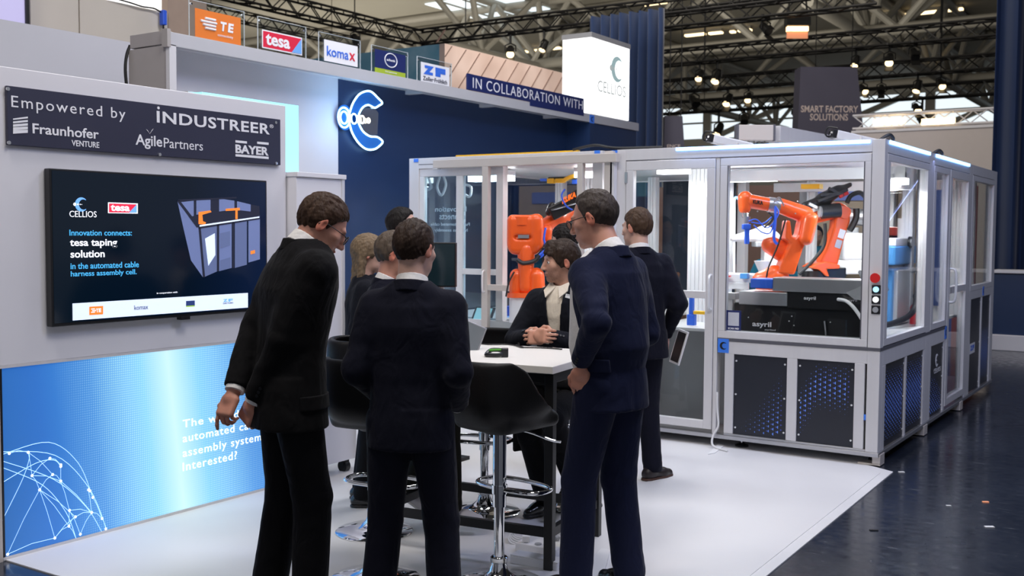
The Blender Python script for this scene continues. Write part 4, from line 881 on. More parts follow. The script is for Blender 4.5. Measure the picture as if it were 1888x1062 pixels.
# buttons on the corner post
ep = MB().cyl((-1.905, YF, 1.315), (-1.905, YF-.02, 1.315), .022, n=16).build('emergency_button', 'yellow_plastic', rcell, smooth=True); MB().cyl((-1.905, YF-.02, 1.315), (-1.905, YF-.045, 1.315), .030, .034, n=18).build('mushroom_cap', 'red_plastic', ep, smooth=True)
for k, (z, mm) in enumerate(((1.235, em('btn_cyan', (.4, .75, 1), 1)), (1.165, em('btn_white', (1, 1, 1), 1)), (1.095, 'grey_plastic'))):
    q = bx('switch', -1.935, -1.875, YF-.008, YF, z-.03, z+.03, 'black_plastic', rcell); MB().cyl((-1.905, YF-.008, z), (-1.905, YF-.016, z), .02, n=16).build('button', mm, q, smooth=True)
# feet and brackets
def foot(x, y, parent):
    f = MB().lathe([(.05, 0), (.05, .012), (.015, .026), (.012, .03)], (x, y, .006)).build('foot', 'black_plastic', parent, smooth=True); MB().cyl((x, y, .03), (x, y, .1), .01, n=10).build('spindle', 'chrome', f, smooth=True)
for (x, y) in ((-2.9, YF+.12), (-2.0, 8.05), (-1.97, 9.25), (-2.0, 10.75), (-3.8, 7.6)): foot(x, y, rcell)
for (y, w_) in ((7.41, .12), (8.75, .12), (10.2, .12)):
    o = bx('bracket', XR-.14, XR+.015, y, y+w_, .006, .018, 'alu_warm', rcell); bx('upright', XR-.04, XR+.015, y, y+w_, .018, .085, 'alu_warm', o)
# interior
bx('table_plate', XL+.1, XR-.12, YF+.32, YB-.2, .83, .86, mat('plate_light', (.60, .61, .62), .35, noise=.04), rcell)
bx('roof_sheet', XL+.05, XR-.10, YF+1.2, YB-.1, 2.19, 2.2, 'alu_bright', rcell)
ribbed('inner_column', -3.70, -3.52, 8.25, 8.43, .86, 2.19, rcell, 5)
for (x, y) in ((-3.45, 10.6), (-2.75, 10.9), (-2.2, 9.3), (-2.05, 10.5), (-2.1, 11.5), (-3.8, 9.2)): ribbed('inner_column', x, x+.09, y, y+.09, .86, 2.19, rcell, 3)
for (a, b) in (((-3.75, 8.55, 2.10), (-2.0, 8.55, 2.10)), ((-3.75, 10.5, 2.08), (-2.0, 10.5, 2.08))): MB().beam(a, b, .06, .09).build('inner_beam', 'alu_bright', rcell)
def cell_lamp(a, b, label, e=30):
    a = np.array(a, float); b = np.array(b, float); t = thing('cell_lamp', label, 'lamp', (a+b)/2, 'lamps inside the cells')
    MB().beam(a, b, .11, .05).build('tube', 'led_white', t); MB().beam(a+[0, 0, .045], b+[0, 0, .045], .13, .04).build('housing', 'alu_bright', t)
    c = (a+b)/2-[0, 0, .06]; area('cell_lamp_light', c, c-[0, 0, 1], float(np.linalg.norm(b-a))*.8, e, (1, 1, 1), .12)
la, lb_ = PY(1327, 331, 8.95), PY(1430, 331, 8.95); lb_[2] = la[2]
MB().beam(lb_+[.01, 0, .02], lb_+[.55, 0, .02], .10, .09).build('lamp_mount', 'alu', rcell)
yv = PY(1497, 344, 8.95); MB().box(yv[0]-.08, yv[0]+.08, 8.9, 9.0, yv[2]-.02, yv[2]+.02).build('valve', 'yellow_plastic', rcell)
cell_lamp(la, lb_, 'long bright lamp inside the right cell above the front robot', 15)
cell_lamp((-2.28, 8.6, 2.03), (-2.0, 8.6, 2.03), 'short bright lamp inside the right cell near the corner post', 8)
cell_lamp((-3.8, 7.9, 2.12), (-3.55, 7.9, 2.12), 'small bright lamp behind the glass door of the right cell', 10)
cell_lamp((-2.15, 8.2, 2.02), (-2.15, 8.8, 2.02), 'bright lamp behind the first side window', 6); cell_lamp((-2.6, 9.8, 2.06), (-2.6, 10.6, 2.06), 'bright lamp deep inside the right cell', 12)

# left cell with its sliding door
lcell = thing('robot_cell', 'left glazed robot cell with an open sliding door and one robot', 'machine', (-5.0, 9.0, 0))
LX0, LX1 = -6.04, -4.06; LYB = 10.6
mat('alu_cool', (.50, .60, .68), .4, .25, noise=.04, nscale=10)
for (x0, x1, y0, y1) in ((LX0, LX0+.11, YF, YF+.1), (LX1-.09, LX1, YF, YF+.1), (LX0, LX0+.1, LYB-.1, LYB), (LX1-.09, LX1, LYB-.1, LYB)): bx('post', x0, x1, y0, y1, .10, ZT, 'alu', lcell)
bx('top_beam', LX0+.11, LX1-.09, YF, YF+.08, 2.17, ZT, 'alu', lcell); bx('top_beam', LX0+.11, LX1-.09, LYB-.08, LYB, 2.17, ZT, 'alu', lcell); bx('top_beam', LX0, LX0+.1, YF+.1, LYB-.1, 2.17, ZT, 'alu', lcell); bx('top_beam', LX1-.09, LX1, YF+.1, LYB-.1, 2.17, ZT, 'alu', lcell)
bx('groove', LX0+.11, LX1-.09, YF-.001, YF, 2.205, 2.211, 'slot', lcell, 0)
bx('frame_post', -5.09, -5.02, YF+.005, YF+.08, .85, 2.17, 'alu', lcell); bx('frame_rail', LX0+.11, -5.09, YF+.01, YF+.06, 2.10, 2.17, 'alu', lcell); bx('frame_rail', LX0+.11, LX1-.09, YF+.01, YF+.06, .78, .85, 'alu', lcell)
bx('frame_post', LX0+.11, LX0+.16, YF+.01, YF+.06, .85, 2.10, 'alu_bright', lcell); bx('frame_post', -5.52, -5.45, YF+.01, YF+.06, .85, 2.10, 'alu_bright', lcell); bx('frame_rail', -5.45, -5.09, YF+.01, YF+.06, 1.24, 1.29, 'alu_bright', lcell)
gp = pane_front(LX0+.16, -5.09, .85, 2.10, YF+.03, lcell); gp.data.materials[0] = M('glass_blue')
for s, x0, x1, yt, yb in (('Innovation', 802, 860, 381, 390), ('connects', 810, 858, 398, 404.5), ('Fully automated cable', 794, 866, 412, 418), ('harness assembly', 801, 862, 423, 429)):
    a, b_ = PY(x1, yb, YF+.036), PY(x0, yb, YF+.036); text(s, 'lettering', 'print_white', a, (-1, 0, 0), (0, 0, 1), a[0]-b_[0], .045 if 'n' == s[2] else .035, gp, bold=.01)
bx('base_sheet', LX0+.1, LX1-.09, YF+.05, YF+.06, .1, .78, 'sheet_grey', lcell); bx('skid', LX0, LX1, YF, LYB, .07, .1, 'steel', lcell); bx('table_plate', LX0+.1, LX1-.1, YF+.1, LYB-.1, .83, .86, 'plate_light', lcell)
pane_side(YF+.1, LYB-.1, .86, 2.17, LX0+.05, lcell)
for (x, y) in ((-5.6, 9.2), (-4.95, 8.6), (-4.85, 8.6), (-4.75, 9.6), (-4.3, 9.9)): ribbed('inner_column', x, x+.09, y, y+.09, .86, 2.17, lcell, 3)
bx('inner_panel', -5.0, LX1-.1, LYB-.12, LYB-.10, .86, 2.17, mat('dark_glass', (.02, .03, .05), .1, noise=.05), lcell)
bx('roof_sheet', LX0+.1, LX1-.1, YF+.1, LYB-.1, 2.18, 2.19, 'alu_bright', lcell)
for (x, y) in ((LX0+.1, YF+.15), (LX1-.15, YF+.15)): foot(x, y, lcell)
cell_lamp((-5.75, 7.95, 2.1), (-5.3, 7.95, 2.1), 'bright lamp at the top of the left cell', 8); cell_lamp((-4.7, 8.1, 2.12), (-4.35, 8.1, 2.12), 'bright lamp above the left cell robot', 6)
for px in (1096, 1128): 
    p = PY(px, 281, YF-.003); o = MB().box(p[0], p[0]+.05, YF-.005, YF-.001, p[2]-.015, p[2]+.015).build('sticker', 'sticker_blue'); tag(o, 'tiny blue sticker at the top of the %s cell post' % ('left' if px < 1110 else 'right'), 'sticker')
p = PY(763, 296, YF-.003); tag(MB().box(p[0], p[0]+.05, YF-.005, YF-.001, p[2]-.015, p[2]+.015).build('sticker', 'sticker_blue'), 'tiny blue sticker at the outer corner of the left cell', 'sticker')
sd = thing('sliding_door', 'warm grey sliding door frame with its long top track before the left cell', 'door', (-4.7, YF-.08, 0))
YD = YF-.09
a, b_ = PY(798, 303, YD), PY(1132, 294, YD)
tr_ = MB().box(a[0], b_[0]+.02, YD, YD+.06, 2.165, 2.235).build('track', 'alu_warm', sd, bevel=.004); bx('end_cap', a[0]-.004, a[0]+.05, YD+.002, YD+.05, 2.155, 2.165, 'alu_bright', tr_)
bx('stile', PY(888, 400, YD)[0], PY(899, 400, YD)[0], YD, YD+.05, .12, 2.165, 'alu_warm', sd); bx('stile', PY(1063, 400, YD)[0], PY(1073, 400, YD)[0], YD, YD+.05, .12, 2.165, 'alu_warm', sd)
dx0, dx1 = PY(899, 400, YD)[0], PY(1063, 400, YD)[0]
bx('rail', dx0, dx1, YD, YD+.05, 1.115, 1.165, 'alu_warm', sd); bx('rail', dx0, dx1, YD, YD+.05, .12, .18, 'alu_warm', sd); MB().box(dx0, dx1, YD+.02, YD+.026, .18, 1.115).build('glass_pane', 'glass', sd)
MB().tube(spline([(dx0-.03, YD, 1.28), (dx0-.03, YD-.03, 1.26), (dx0-.03, YD-.03, 1.12), (dx0-.03, YD, 1.10)], 5), .008, n=8).build('handle', 'alu_bright', sd, smooth=True)
pq = PY(1122, 295, YF-.06)
bx('post', PY(1114, 300, YF-.06)[0], PY(1129, 300, YF-.06)[0], YF-.06, YF-.01, .1, 2.255, 'alu_warm', sd)
mat('alu_lilac', (.60, .58, .74), .4, .2, noise=.03); bx('cover_strip', PY(1129, 300, YF-.02)[0], PY(1137, 300, YF-.02)[0], YF-.06, YF-.01, .12, 2.20, 'alu', sd)

# ------------------------------------------------------------------ robots
def sdf_obj(name, fn, lo, hi, h, m, parent, rel=1): 
    V, Q = surf(fn, lo, hi, h); V = relax(V, Q, rel); return qmesh(name, V, Q, m, parent)
def bounds(pts, pad): a = np.array(pts); return a.min(0)-pad, a.max(0)+pad
def casting(name, segs, m, parent, k=.04, h=.011, cut=None):
    pts = [s[0] for s in segs]+[s[1] for s in segs]; pad = max(max(s[2], s[3]) for s in segs)+.03; lo, hi = bounds(pts, pad)
    def fn(p):
        d = None
        for a, b, ra, rb in segs:
            e = rc(p, a, b, ra, rb); d = e if d is None else smin(d, e, k)
        return d if cut is None else cut(p, d)
    return sdf_obj(name, fn, lo, hi, h, m, parent)
SD = np.array([_fw[0], _fw[1], 0])/math.hypot(_fw[0], _fw[1])     # the robots' hinge axes run this way
D = 8.65; q = lambda x, y, o=0.: P(x, y, D)+SD*o
ra = thing('industrial_robot', 'front orange articulated robot reaching left inside the right cell', 'robot', PZ(1420, 560, .86)*0+np.array([q(1425, 520)[0], q(1425, 520)[1], .86]))
casting('base', [(q(1418, 522), q(1428, 512), .115, .105), (q(1400, 516), q(1440, 512), .06, .06)], 'orange', ra)
MB().prism([q(1320+x*.339, 280+y*.339, -.10) for x, y in [(318, 660), (360, 560), (388, 500), (362, 470), (370, 375), (388, 372), (398, 455), (415, 468), (432, 450), (452, 350), (480, 340), (475, 490), (455, 530), (412, 665)]], SD*.17).build('lower_arm', 'orange', ra, bevel=.016)
casting('elbow_housing', [(q(1478, 440, -.13), q(1486, 404, -.13), .055, .060)], 'orange', ra); casting('motor_housing', [(q(1424, 452, .06), q(1446, 464, .06), .075, .085), (q(1446, 464, .06), q(1470, 455, .02), .06, .05)], 'orange', ra)
casting('upper_arm', [(q(1484, 396), q(1440, 380), .072, .064)], 'orange', ra); casting('forearm', [(q(1416, 377), q(1382, 371), .055, .058)], 'orange', ra)
MB().cyl(q(1440, 380), q(1416, 377), .062, n=20).build('collar', 'steel', ra, smooth=True); casting('wrist', [(q(1374, 366), q(1373, 384), .062, .05)], 'orange', ra)
text('KUKA', 'lettering', 'black_plastic', q(1385, 376, -.062), _rt*.98+np.array([0, 0, -.13]), (0, 0, 1), .085, .035, ra, bold=.05)
fl_ = MB().cyl(q(1373, 390), q(1374, 400), .03, n=16).build('flange', 'chrome', ra, smooth=True); MB().cyl(q(1376, 400), q(1376, 412), .036, .024, n=14).build('adapter', 'steel', fl_, smooth=True)
gp_ = MB().obox(q(1376, 418), (_rt, SD, np.array([0, 0, 1.])), (.032, .03, .022)).build('gripper', 'blue_plastic', ra, bevel=.005); MB().obox(q(1377, 436), (_rt, SD, np.array([0, 0, 1.])), (.018, .02, .062)).build('finger', 'blue_plastic', gp_, bevel=.004)
for (pts, mm, r_) in (([(1376, 408), (1390, 405), (1410, 420), (1430, 395), (1424, 380)], 'cable_blue', .006), ([(1385, 415), (1400, 428), (1416, 428), (1424, 400)], 'cable_blue', .006), ([(1425, 382), (1424, 410), (1422, 440), (1428, 450)], 'cable_blue', .012), ([(1440, 380), (1432, 365), (1422, 372)], 'steel', .006), ([(1443, 405), (1430, 450), (1413, 490), (1408, 512)], 'cable_black', .007), ([(1380, 410), (1402, 412), (1418, 400)], 'cable_blue', .006), ([(1404, 420), (1420, 402), (1412, 392)], 'cable_black', .008)):
    MB().tube(spline([q(x, y, -.09) for x, y in pts], 6), r_, n=6).build('hose', mm, ra, smooth=True)
for (x, y) in ((1466, 372), (1461, 394), (1392, 390), (1474, 414)): p = q(x, y, -.085); MB().cyl(p, p-SD*.012, .006, n=8).build('bolt', 'steel', ra)
D2 = 9.6; q2 = lambda x, y, o=0.: P(x, y, D2)+SD*o
rb = thing('industrial_robot', 'rear orange articulated robot with a black gripper unit inside the right cell', 'robot', np.array([q2(1520, 512)[0], q2(1520, 512)[1], .86]))
MB().prism([q2(1291+x*.2002, 334+y*.2002, -.16) for x, y in [(960, 790), (1020, 755), (1120, 735), (1240, 765), (1240, 800), (1120, 805), (1145, 870), (1120, 872), (1050, 810), (1000, 800)]], SD*.28).build('base', 'orange', rb, bevel=.012); MB().cyl(q2(1505, 512), q2(1505, 500), .13, n=24).build('pedestal', 'robot_black', rb, smooth=True); MB().obox(q2(1533, 503), (_rt, SD, np.array([0, 0, 1.])), (.10, .12, .055)).build('motor_box', 'robot_black', rb, bevel=.015)
MB().prism([q2(1291+x*.2002, 334+y*.2002, -.09) for x, y in [(1080, 745), (1150, 600), (1205, 430), (1215, 350), (1240, 300), (1180, 215), (1250, 192), (1320, 225), (1358, 290), (1355, 370), (1305, 520), (1240, 775)]], SD*.17).build('lower_arm', 'orange', rb, bevel=.018)
MB().cyl(q2(1550, 392, -.13), q2(1550, 392, .1), .055, n=24).build('shoulder', 'orange', rb, smooth=True); casting('upper_arm', [(q2(1552, 388), q2(1500, 402), .06, .055)], 'orange', rb)
MB().cyl(q2(1507, 391, -.12), q2(1541, 388, -.12), .065, n=20).build('motor', 'robot_black', rb, smooth=True); MB().cyl(q2(1503, 391, -.12), q2(1507, 391, -.12), .05, n=20).build('motor_cap', 'grey_plastic', rb, smooth=True)
for (w0, w1, z0, z1, mm) in ((.0, .30, .45, .58, 'logo_white'), (.0, .3, .30, .42, 'steel')):
    a = q2(1524, 492, -.10)*(1-z0)+q2(1562, 374, -.10)*z0; b_ = q2(1524, 492, -.10)*(1-z1)+q2(1562, 374, -.10)*z1; MB().beam(a+_rt*.01, b_+_rt*.01, .055, .004, up=SD).build('label', mm, rb)
casting('gripper_unit', [(q2(1482, 380, -.05), q2(1520, 368, -.05), .04, .05), (q2(1515, 368, -.05), q2(1542, 352, -.05), .065, .05), (q2(1535, 355, -.05), q2(1564, 341, -.05), .035, .022)], 'robot_black', rb, k=.03)
for (a, b_, mm) in (((1500, 372), (1555, 350), 'robot_black'), ((1505, 360), (1548, 358), 'robot_black'), ((1520, 348), (1548, 362), 'robot_black'), ((1540, 364), (1556, 356), 'red_plastic'), ((1484, 376), (1500, 384), 'steel')): MB().beam(q2(*a, -.12), q2(*b_, -.12), .03, .03).build('gripper_bar', mm, rb, bevel=.004)
for pts, r_, mm in (([(1555, 375), (1562, 362), (1578, 356), (1590, 366), (1592, 385)], .022, 'cable_black'), ([(1572, 385), (1572, 400), (1566, 415), (1560, 425)], .03, 'cable_black'), ([(1515, 412), (1514, 450), (1495, 478), (1468, 505)], .016, 'cable_black')): MB().tube(spline([q2(x, y, -.1) for x, y in pts], 6), r_, n=8).build('hose', mm, rb, smooth=True)
# scara-like white handler behind the robots
D3 = 10.6; q3 = lambda x, y, o=0.: P(x, y, D3)+SD*o
sc_ = thing('white_handler', 'white rounded handling unit with a steel head behind the rear robot', 'machine', np.array([q3(1570, 505)[0], q3(1570, 505)[1], .86]))
sdf_obj('body', lambda p: rbox(loc(p, np.stack([_r0, SD, [0, 0, 1]], 1), q3(1570, 455)), (0, 0, 0), (.12, .12, .14), .04), q3(1570, 455)-.25, q3(1570, 455)+.25, .014, 'white_plastic', sc_); MB().cyl(q3(1570, 432), q3(1570, 420), .07, n=16).build('neck', 'grey_plastic', sc_, smooth=True)
MB().cyl(q3(1560, 398), q3(1598, 402), .085, n=20).build('head', 'steel', sc_, smooth=True); MB().cyl(q3(1597, 402), q3(1603, 403), .065, n=20).build('head_cap', 'blue_plastic', sc_, smooth=True); MB().obox(q3(1568, 492), (_rt, SD, np.array([0, 0, 1.])), (.17, .14, .07)).build('stand', 'white_plastic', sc_, bevel=.01)
tray = thing('parts_tray', 'long white rounded feeder cover on a stand behind the front robot', 'machine', np.array([q2(1400, 500)[0], q2(1400, 500)[1], .86]))
casting('cover', [(q2(1352, 440), q2(1410, 434), .03, .085), (q2(1410, 434), q2(1425, 440), .08, .07)], 'white_plastic', tray, cut=lambda p, d: smax(d, (q2(1400, 446)[2])-p[2], .01)); MB().obox(q2(1418, 450), (_rt, SD, np.array([0, 0, 1.])), (.14, .1, .025)).build('underside', 'grey_plastic', tray, bevel=.01); MB().obox(q2(1420, 482), (_rt, SD, np.array([0, 0, 1.])), (.07, .08, .13)).build('stand', 'white_plastic', tray, bevel=.01)
fn_ = q2(1396, 490, -.2); MB().lathe([(.02, -.02), (.075, .10), (.078, .10)], fn_-[0, 0, .05], n=24).build('funnel', 'white_plastic', tray, smooth=True)
pk = thing('guide_post', 'thin white upright rod with a blue clip left of the front robot', 'rod', np.array([q2(1353, 500)[0], q2(1353, 500)[1], .86])); MB().cyl(q2(1353, 505), q2(1353, 366), .014, n=10).build('rod', 'white_plastic', pk, smooth=True); MB().tube(spline([q2(1353, 368), q2(1358, 364), q2(1364, 370)]), .012, n=8).build('clip', 'sky_blue_plastic', pk)

# left cell robot, seen from the front
D4 = 8.75; q4 = lambda x, y, o=0.: P(x, y, D4)+SD*o
rl = thing('industrial_robot', 'orange robot in the left cell seen head on above the seated man', 'robot', np.array([q4(972, 600)[0], q4(972, 600)[1], .86]))
MB().cyl(np.array([q4(972, 590)[0], q4(972, 590)[1], .86]), q4(972, 549), .15, n=28).build('pedestal', 'white_plastic', rl, smooth=True); MB().cyl(q4(972, 549), q4(972, 540), .17, .165, n=28).build('ring', 'orange', rl, smooth=True)
casting('base_lobes', [(q4(953, 535, -.05), q4(953, 508, -.05), .065, .06), (q4(988, 535, -.08), q4(988, 508, -.08), .075, .07), (q4(970, 538), q4(970, 520), .09, .08)], 'orange', rl, k=.02)
casting('lower_arm', [(q4(969, 530, -.10), q4(970, 460, -.06), .055, .075)], 'orange', rl)
Rr = np.stack([_r0, SD, [0, 0, 1]], 1)
def headfn(p):
    l = loc(p, Rr, q4(967, 433)); wd = np.where(l[2] < -.07, .145+(l[2]+.07)*.85, .145)
    d = np.maximum(np.maximum(np.abs(l[0])-wd, np.abs(l[1])-.13), np.abs(l[2])-.165); d = rbox(l, (0, 0, 0), (.145, .13, .165), .045)
    d = smax(d, (np.abs(l[0])*.80-l[2]*.60)-.185, .03)
    d = smax(d, -rbox(l, (-.01, -.15, -.02), (.075, .05, .018), .015), .01)
    return smin(d, rc(l, (.10, -.09, .12), (.10, -.09, -.07), .055), .02)
sdf_obj('arm_housing', headfn, q4(967, 433)-.3, q4(967, 433)+.3, .011, 'orange', rl); MB().obox(q4(965, 436, -.12), (_rt, SD, np.array([0, 0, 1.])), (.045, .01, .014)).build('type_plate', 'steel', rl)
MB().cyl(q4(962, 402, -.06)-[0, 0, .06], q4(962, 400, -.06), .09, n=24).build('top_cap', 'orange', rl, smooth=True)
casting('forearm', [(q4(996, 420, .05), q4(1030, 402, .15), .05, .07), (q4(1030, 402, .15), q4(1064, 380, .25), .075, .08)], 'orange', rl); casting('elbow_motor', [(q4(1006, 440), q4(1008, 425), .05, .05)], 'orange', rl)
MB().beam(q4(1015, 395, 0), q4(1068, 368, 0), .10, .12).build('tool_body', 'robot_black', rl, bevel=.012); casting('tool_claw', [(q4(1012, 392), q4(1018, 380), .03, .035), (q4(1056, 362), q4(1066, 354), .035, .03)], 'robot_black', rl)
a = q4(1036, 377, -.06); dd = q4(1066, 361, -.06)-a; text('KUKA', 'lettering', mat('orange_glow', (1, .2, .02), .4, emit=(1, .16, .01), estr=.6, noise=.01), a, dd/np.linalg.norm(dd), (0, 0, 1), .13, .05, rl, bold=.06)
MB().cyl(q4(1016, 388, -.07), q4(1066, 374, -.07), .008, n=8).build('rod', 'chrome', rl)
for pts, mm, r_ in (([(1005, 420), (1002, 440), (1005, 455), (1000, 470), (985, 478)], 'cable_blue', .009), ([(953, 478), (965, 484), (985, 480), (994, 470)], 'cable_black', .018), ([(1040, 350), (1034, 362), (1042, 380), (1054, 388)], 'cable_blue', .007), ([(994, 470), (1005, 462), (1012, 470)], 'cable_blue', .012), ([(948, 500), (938, 520), (933, 545)], 'cable_black', .007)): MB().tube(spline([q4(x, y, -.14) for x, y in pts], 6), r_, n=8).build('hose', mm, rl, smooth=True)
p = q4(1008, 475, -.1); MB().obox(p, (_rt, SD, np.array([0, 0, 1.])), (.04, .03, .09)).build('valve_block', 'robot_black', rl, bevel=.006)

# ------------------------------------------------------------------ equipment inside the cells
def fbox(name, x0, x1, yt, yb, Y, dep, m, parent, bevel=.004):
    a, b_ = PY(x0, (yt+yb)/2, Y), PY(x1, (yt+yb)/2, Y); z1 = PY((x0+x1)/2, yt, Y)[2]; z0 = PY((x0+x1)/2, yb, Y)[2]
    return MB().box(a[0], b_[0], Y, Y+dep, z0, z1).build(name, m, parent, bevel=bevel)
fd = thing('parts_feeder', 'black vibrating parts feeder with a steel trough behind the front window', 'machine', PY(1460, 640, 7.75))
fbox('cabinet', 1352, 1608, 563, 700, 7.75, .35, 'black_plastic', fd, .008); fbox('drive_box', 1450, 1600, 536, 572, 7.72, .3, 'black_plastic', fd, .008); fbox('tray', 1362, 1451, 538, 563, 7.70, .3, 'steel', fd, .006); fbox('trough', 1424, 1600, 514, 540, 7.70, .25, 'steel', fd, .006); fbox('blue_guide', 1383, 1424, 514, 532, 7.69, .2, 'blue_plastic', fd, .008)
a, b_ = PY(1540, 515, 7.69), PY(1605, 545, 7.69); MB().prism([PY(1560, 540, 7.68), PY(1604, 520, 7.68), PY(1604, 556, 7.68), PY(1575, 552, 7.68)], (0, .2, 0)).build('chute', 'grey_plastic', fd)
tf('asyril', 1387, 1422, 592, 604, 7.748, 'print_white', fd, bold=.02); tf('asyrfeed', 1410, 1430, 606, 610, 7.748, 'print_white', fd); tf('asyril', 1482, 1504, 546, 554, 7.718, 'print_white', fd, bold=.02); tf('asyril', 1560, 1580, 551, 557, 7.716, 'print_white', fd)
for (x, y) in ((1380, 585), (1460, 583), (1455, 592), (1464, 600), (1376, 615), (1531, 594), (1590, 606), (1401, 618), (1520, 545)): p = PY(x, y, 7.746); MB().cyl(p, p-[0, .004, 0], .005, n=8).build('screw', 'alu_bright', fd)
MB().tube(spline([PY(1545, 552, 7.7), PY(1560, 555, 7.66), PY(1575, 568, 7.62), PY(1590, 590, 7.6)], 6), .013, n=8).build('hose', 'white_plastic', fd, smooth=True); MB().tube(spline([PY(1520, 592, 7.73), PY(1522, 610, 7.72), PY(1523, 622, 7.73)], 4), .006, n=6).build('cable', 'steel', fd)
cl = thing('clamp_fixture', 'small steel clamp fixture left of the parts feeder', 'fixture', PY(1345, 580, 7.75)); fbox('column', 1336, 1350, 545, 600, 7.75, .05, 'alu', cl); fbox('head', 1334, 1356, 540, 552, 7.73, .08, 'steel', cl); fbox('blue_foot', 1326, 1340, 560, 580, 7.8, .05, 'blue_plastic', cl)
cv = thing('conveyor', 'light grey conveyor with parts left of the front robot', 'conveyor', PY(1300, 540, 8.3)); fbox('bed', 1282, 1400, 505, 520, 8.3, .3, 'white_plastic', cv); fbox('side', 1282, 1380, 520, 532, 8.28, .02, 'alu_bright', cv); fbox('red_part', 1330, 1345, 508, 511, 8.25, .04, 'red_plastic', cv); fbox('blue_part', 1364, 1378, 504, 514, 8.25, .05, 'sky_blue_plastic', cv)
mx_ = thing('test_station', 'grey test station with a dark screen behind the glass door', 'machine', PY(1292, 540, 8.6)); fbox('body', 1282, 1305, 455, 520, 8.6, .2, 'grey_plastic', mx_); fbox('screen', 1281, 1303, 448, 458, 8.55, .1, 'black_plastic', mx_); fbox('shelf', 1280, 1306, 460, 472, 8.5, .15, 'alu', mx_); fbox('boxes', 1284, 1302, 484, 498, 8.5, .15, 'white_plastic', mx_)
bf = thing('blue_fixture', 'blue upright fixture on the low table behind the glass door', 'fixture', PY(1275, 600, 7.85)); fbox('foot', 1266, 1280, 580, 600, 7.85, .05, 'blue_plastic', bf); fbox('upright', 1270, 1277, 548, 582, 7.86, .04, 'blue_plastic', bf); fbox('yellow_rail', 1278, 1310, 574, 580, 7.85, .05, 'yellow_plastic', bf)
# behind the side windows
CX = -2.12; cy0, cy1 = PX(1651, 470, CX)[1], PX(1690, 470, CX)[1]; cz = lambda y: PX(1670, y, CX)[2]
bm_ = thing('crimp_machine', 'sky blue crimping machine behind the first side window', 'machine', (CX, (cy0+cy1)/2, .86))
bx('frame', CX-.2, CX, cy0, cy1, cz(487), cz(454), 'sky_blue_plastic', bm_, .01); bx('lower', CX-.2, CX-.03, cy0+.05, cy1, .86, cz(493), 'sky_blue_plastic', bm_, .01); bx('waist', CX-.18, CX-.05, cy0+.1, cy1-.05, cz(493), cz(487), 'grey_plastic', bm_, .0); bx('head', CX-.18, CX-.01, cy0+.05, cy1, cz(454), cz(439), 'white_plastic', bm_, .01); bx('press', CX-.04, CX, cy0+.1, cy1-.18, .87, cz(497), 'alu_bright', bm_, .01); bx('motor', CX-.03, CX+.02, cy1-.22, cy1-.1, cz(505), cz(495), 'grey_plastic', bm_, .01)
MB().cyl((CX-.08, cy1-.12, cz(439)), (CX-.08, cy1-.12, cz(402)), .055, n=16).build('cylinder', 'alu_bright', bm_, smooth=True); MB().cyl((CX-.01, cy1-.25, cz(447)), (CX+.01, cy1-.25, cz(447)), .05, n=20).build('reel', 'robot_black', bm_, smooth=True); MB().cyl((CX+.01, cy1-.25, cz(447)), (CX+.016, cy1-.25, cz(447)), .03, n=20).build('reel_hub', 'white_plastic', bm_, smooth=True)
cb = thing('cable_loop', 'grey cable loops and a tilted screen near the corner post', 'cable', (-2.0, 7.75, .86)); MB().tube(spline([(-1.95, 7.72, 1.1), (-1.96, 7.65, 1.3), (-1.97, 7.75, 1.15), (-1.96, 7.85, .95), (-1.97, 7.8, .87)], 6), .012, n=8).build('loop', 'cable_white', cb, smooth=True); MB().tube(spline([(-1.98, 7.62, 1.05), (-1.98, 7.7, 1.2), (-1.98, 7.8, 1.0), (-1.98, 7.74, .87)], 6), .014, n=8).build('loop', 'grey_plastic', cb, smooth=True); MB().obox((-2.0, 7.68, 1.28), (np.array([.6, .8, 0]), np.array([-.5, .4, .77]), np.array([.6, -.45, .66])), (.09, .09, .012)).build('screen', 'grey_plastic', cb, bevel=.004)
hy_ = PX(1694, 450, -2.0)[1]; hs = thing('hanging_hose', 'thick black hose hanging behind the first side window', 'hose', (-2.0, hy_, .86)); MB().tube(spline([(-2.0, hy_, 2.15), (-2.0, hy_, 1.7), (-2.0, hy_, 1.2), (-2.02, hy_-.06, .98), (-2.1, hy_-.35, .90), (-2.2, hy_-.6, .89)], 8), .024, n=10).build('hose', 'cable_black', hs, smooth=True)
ex = thing('red_bottle', 'small red bottle behind the second side window', 'bottle', (-2.05, 9.2, .86)); MB().lathe([(.035, 0), (.04, .01), (.04, .14), (.015, .18), (.015, .22)], (-2.05, 9.2, .86), n=20).build('body', 'red_plastic', ex, smooth=True); MB().cyl((-2.05, 9.2, 1.08), (-2.05, 9.2, 1.11), .02, n=14).build('cap', 'black_plastic', ex)
rd_ = thing('red_tool', 'red and black tool head deep behind the second side window', 'tool', (-2.4, 10.0, .86)); bx('body', -2.48, -2.36, 9.9, 10.1, 1.3, 1.6, 'robot_black', rd_, .02); bx('red_block', -2.5, -2.34, 9.85, 10.15, 1.6, 1.68, mat('tool_red', (.6, .06, .03), .4, noise=.05), rd_, .02); bx('stem', -2.44, -2.40, 9.97, 10.03, .86, 1.3, 'robot_black', rd_, .005)
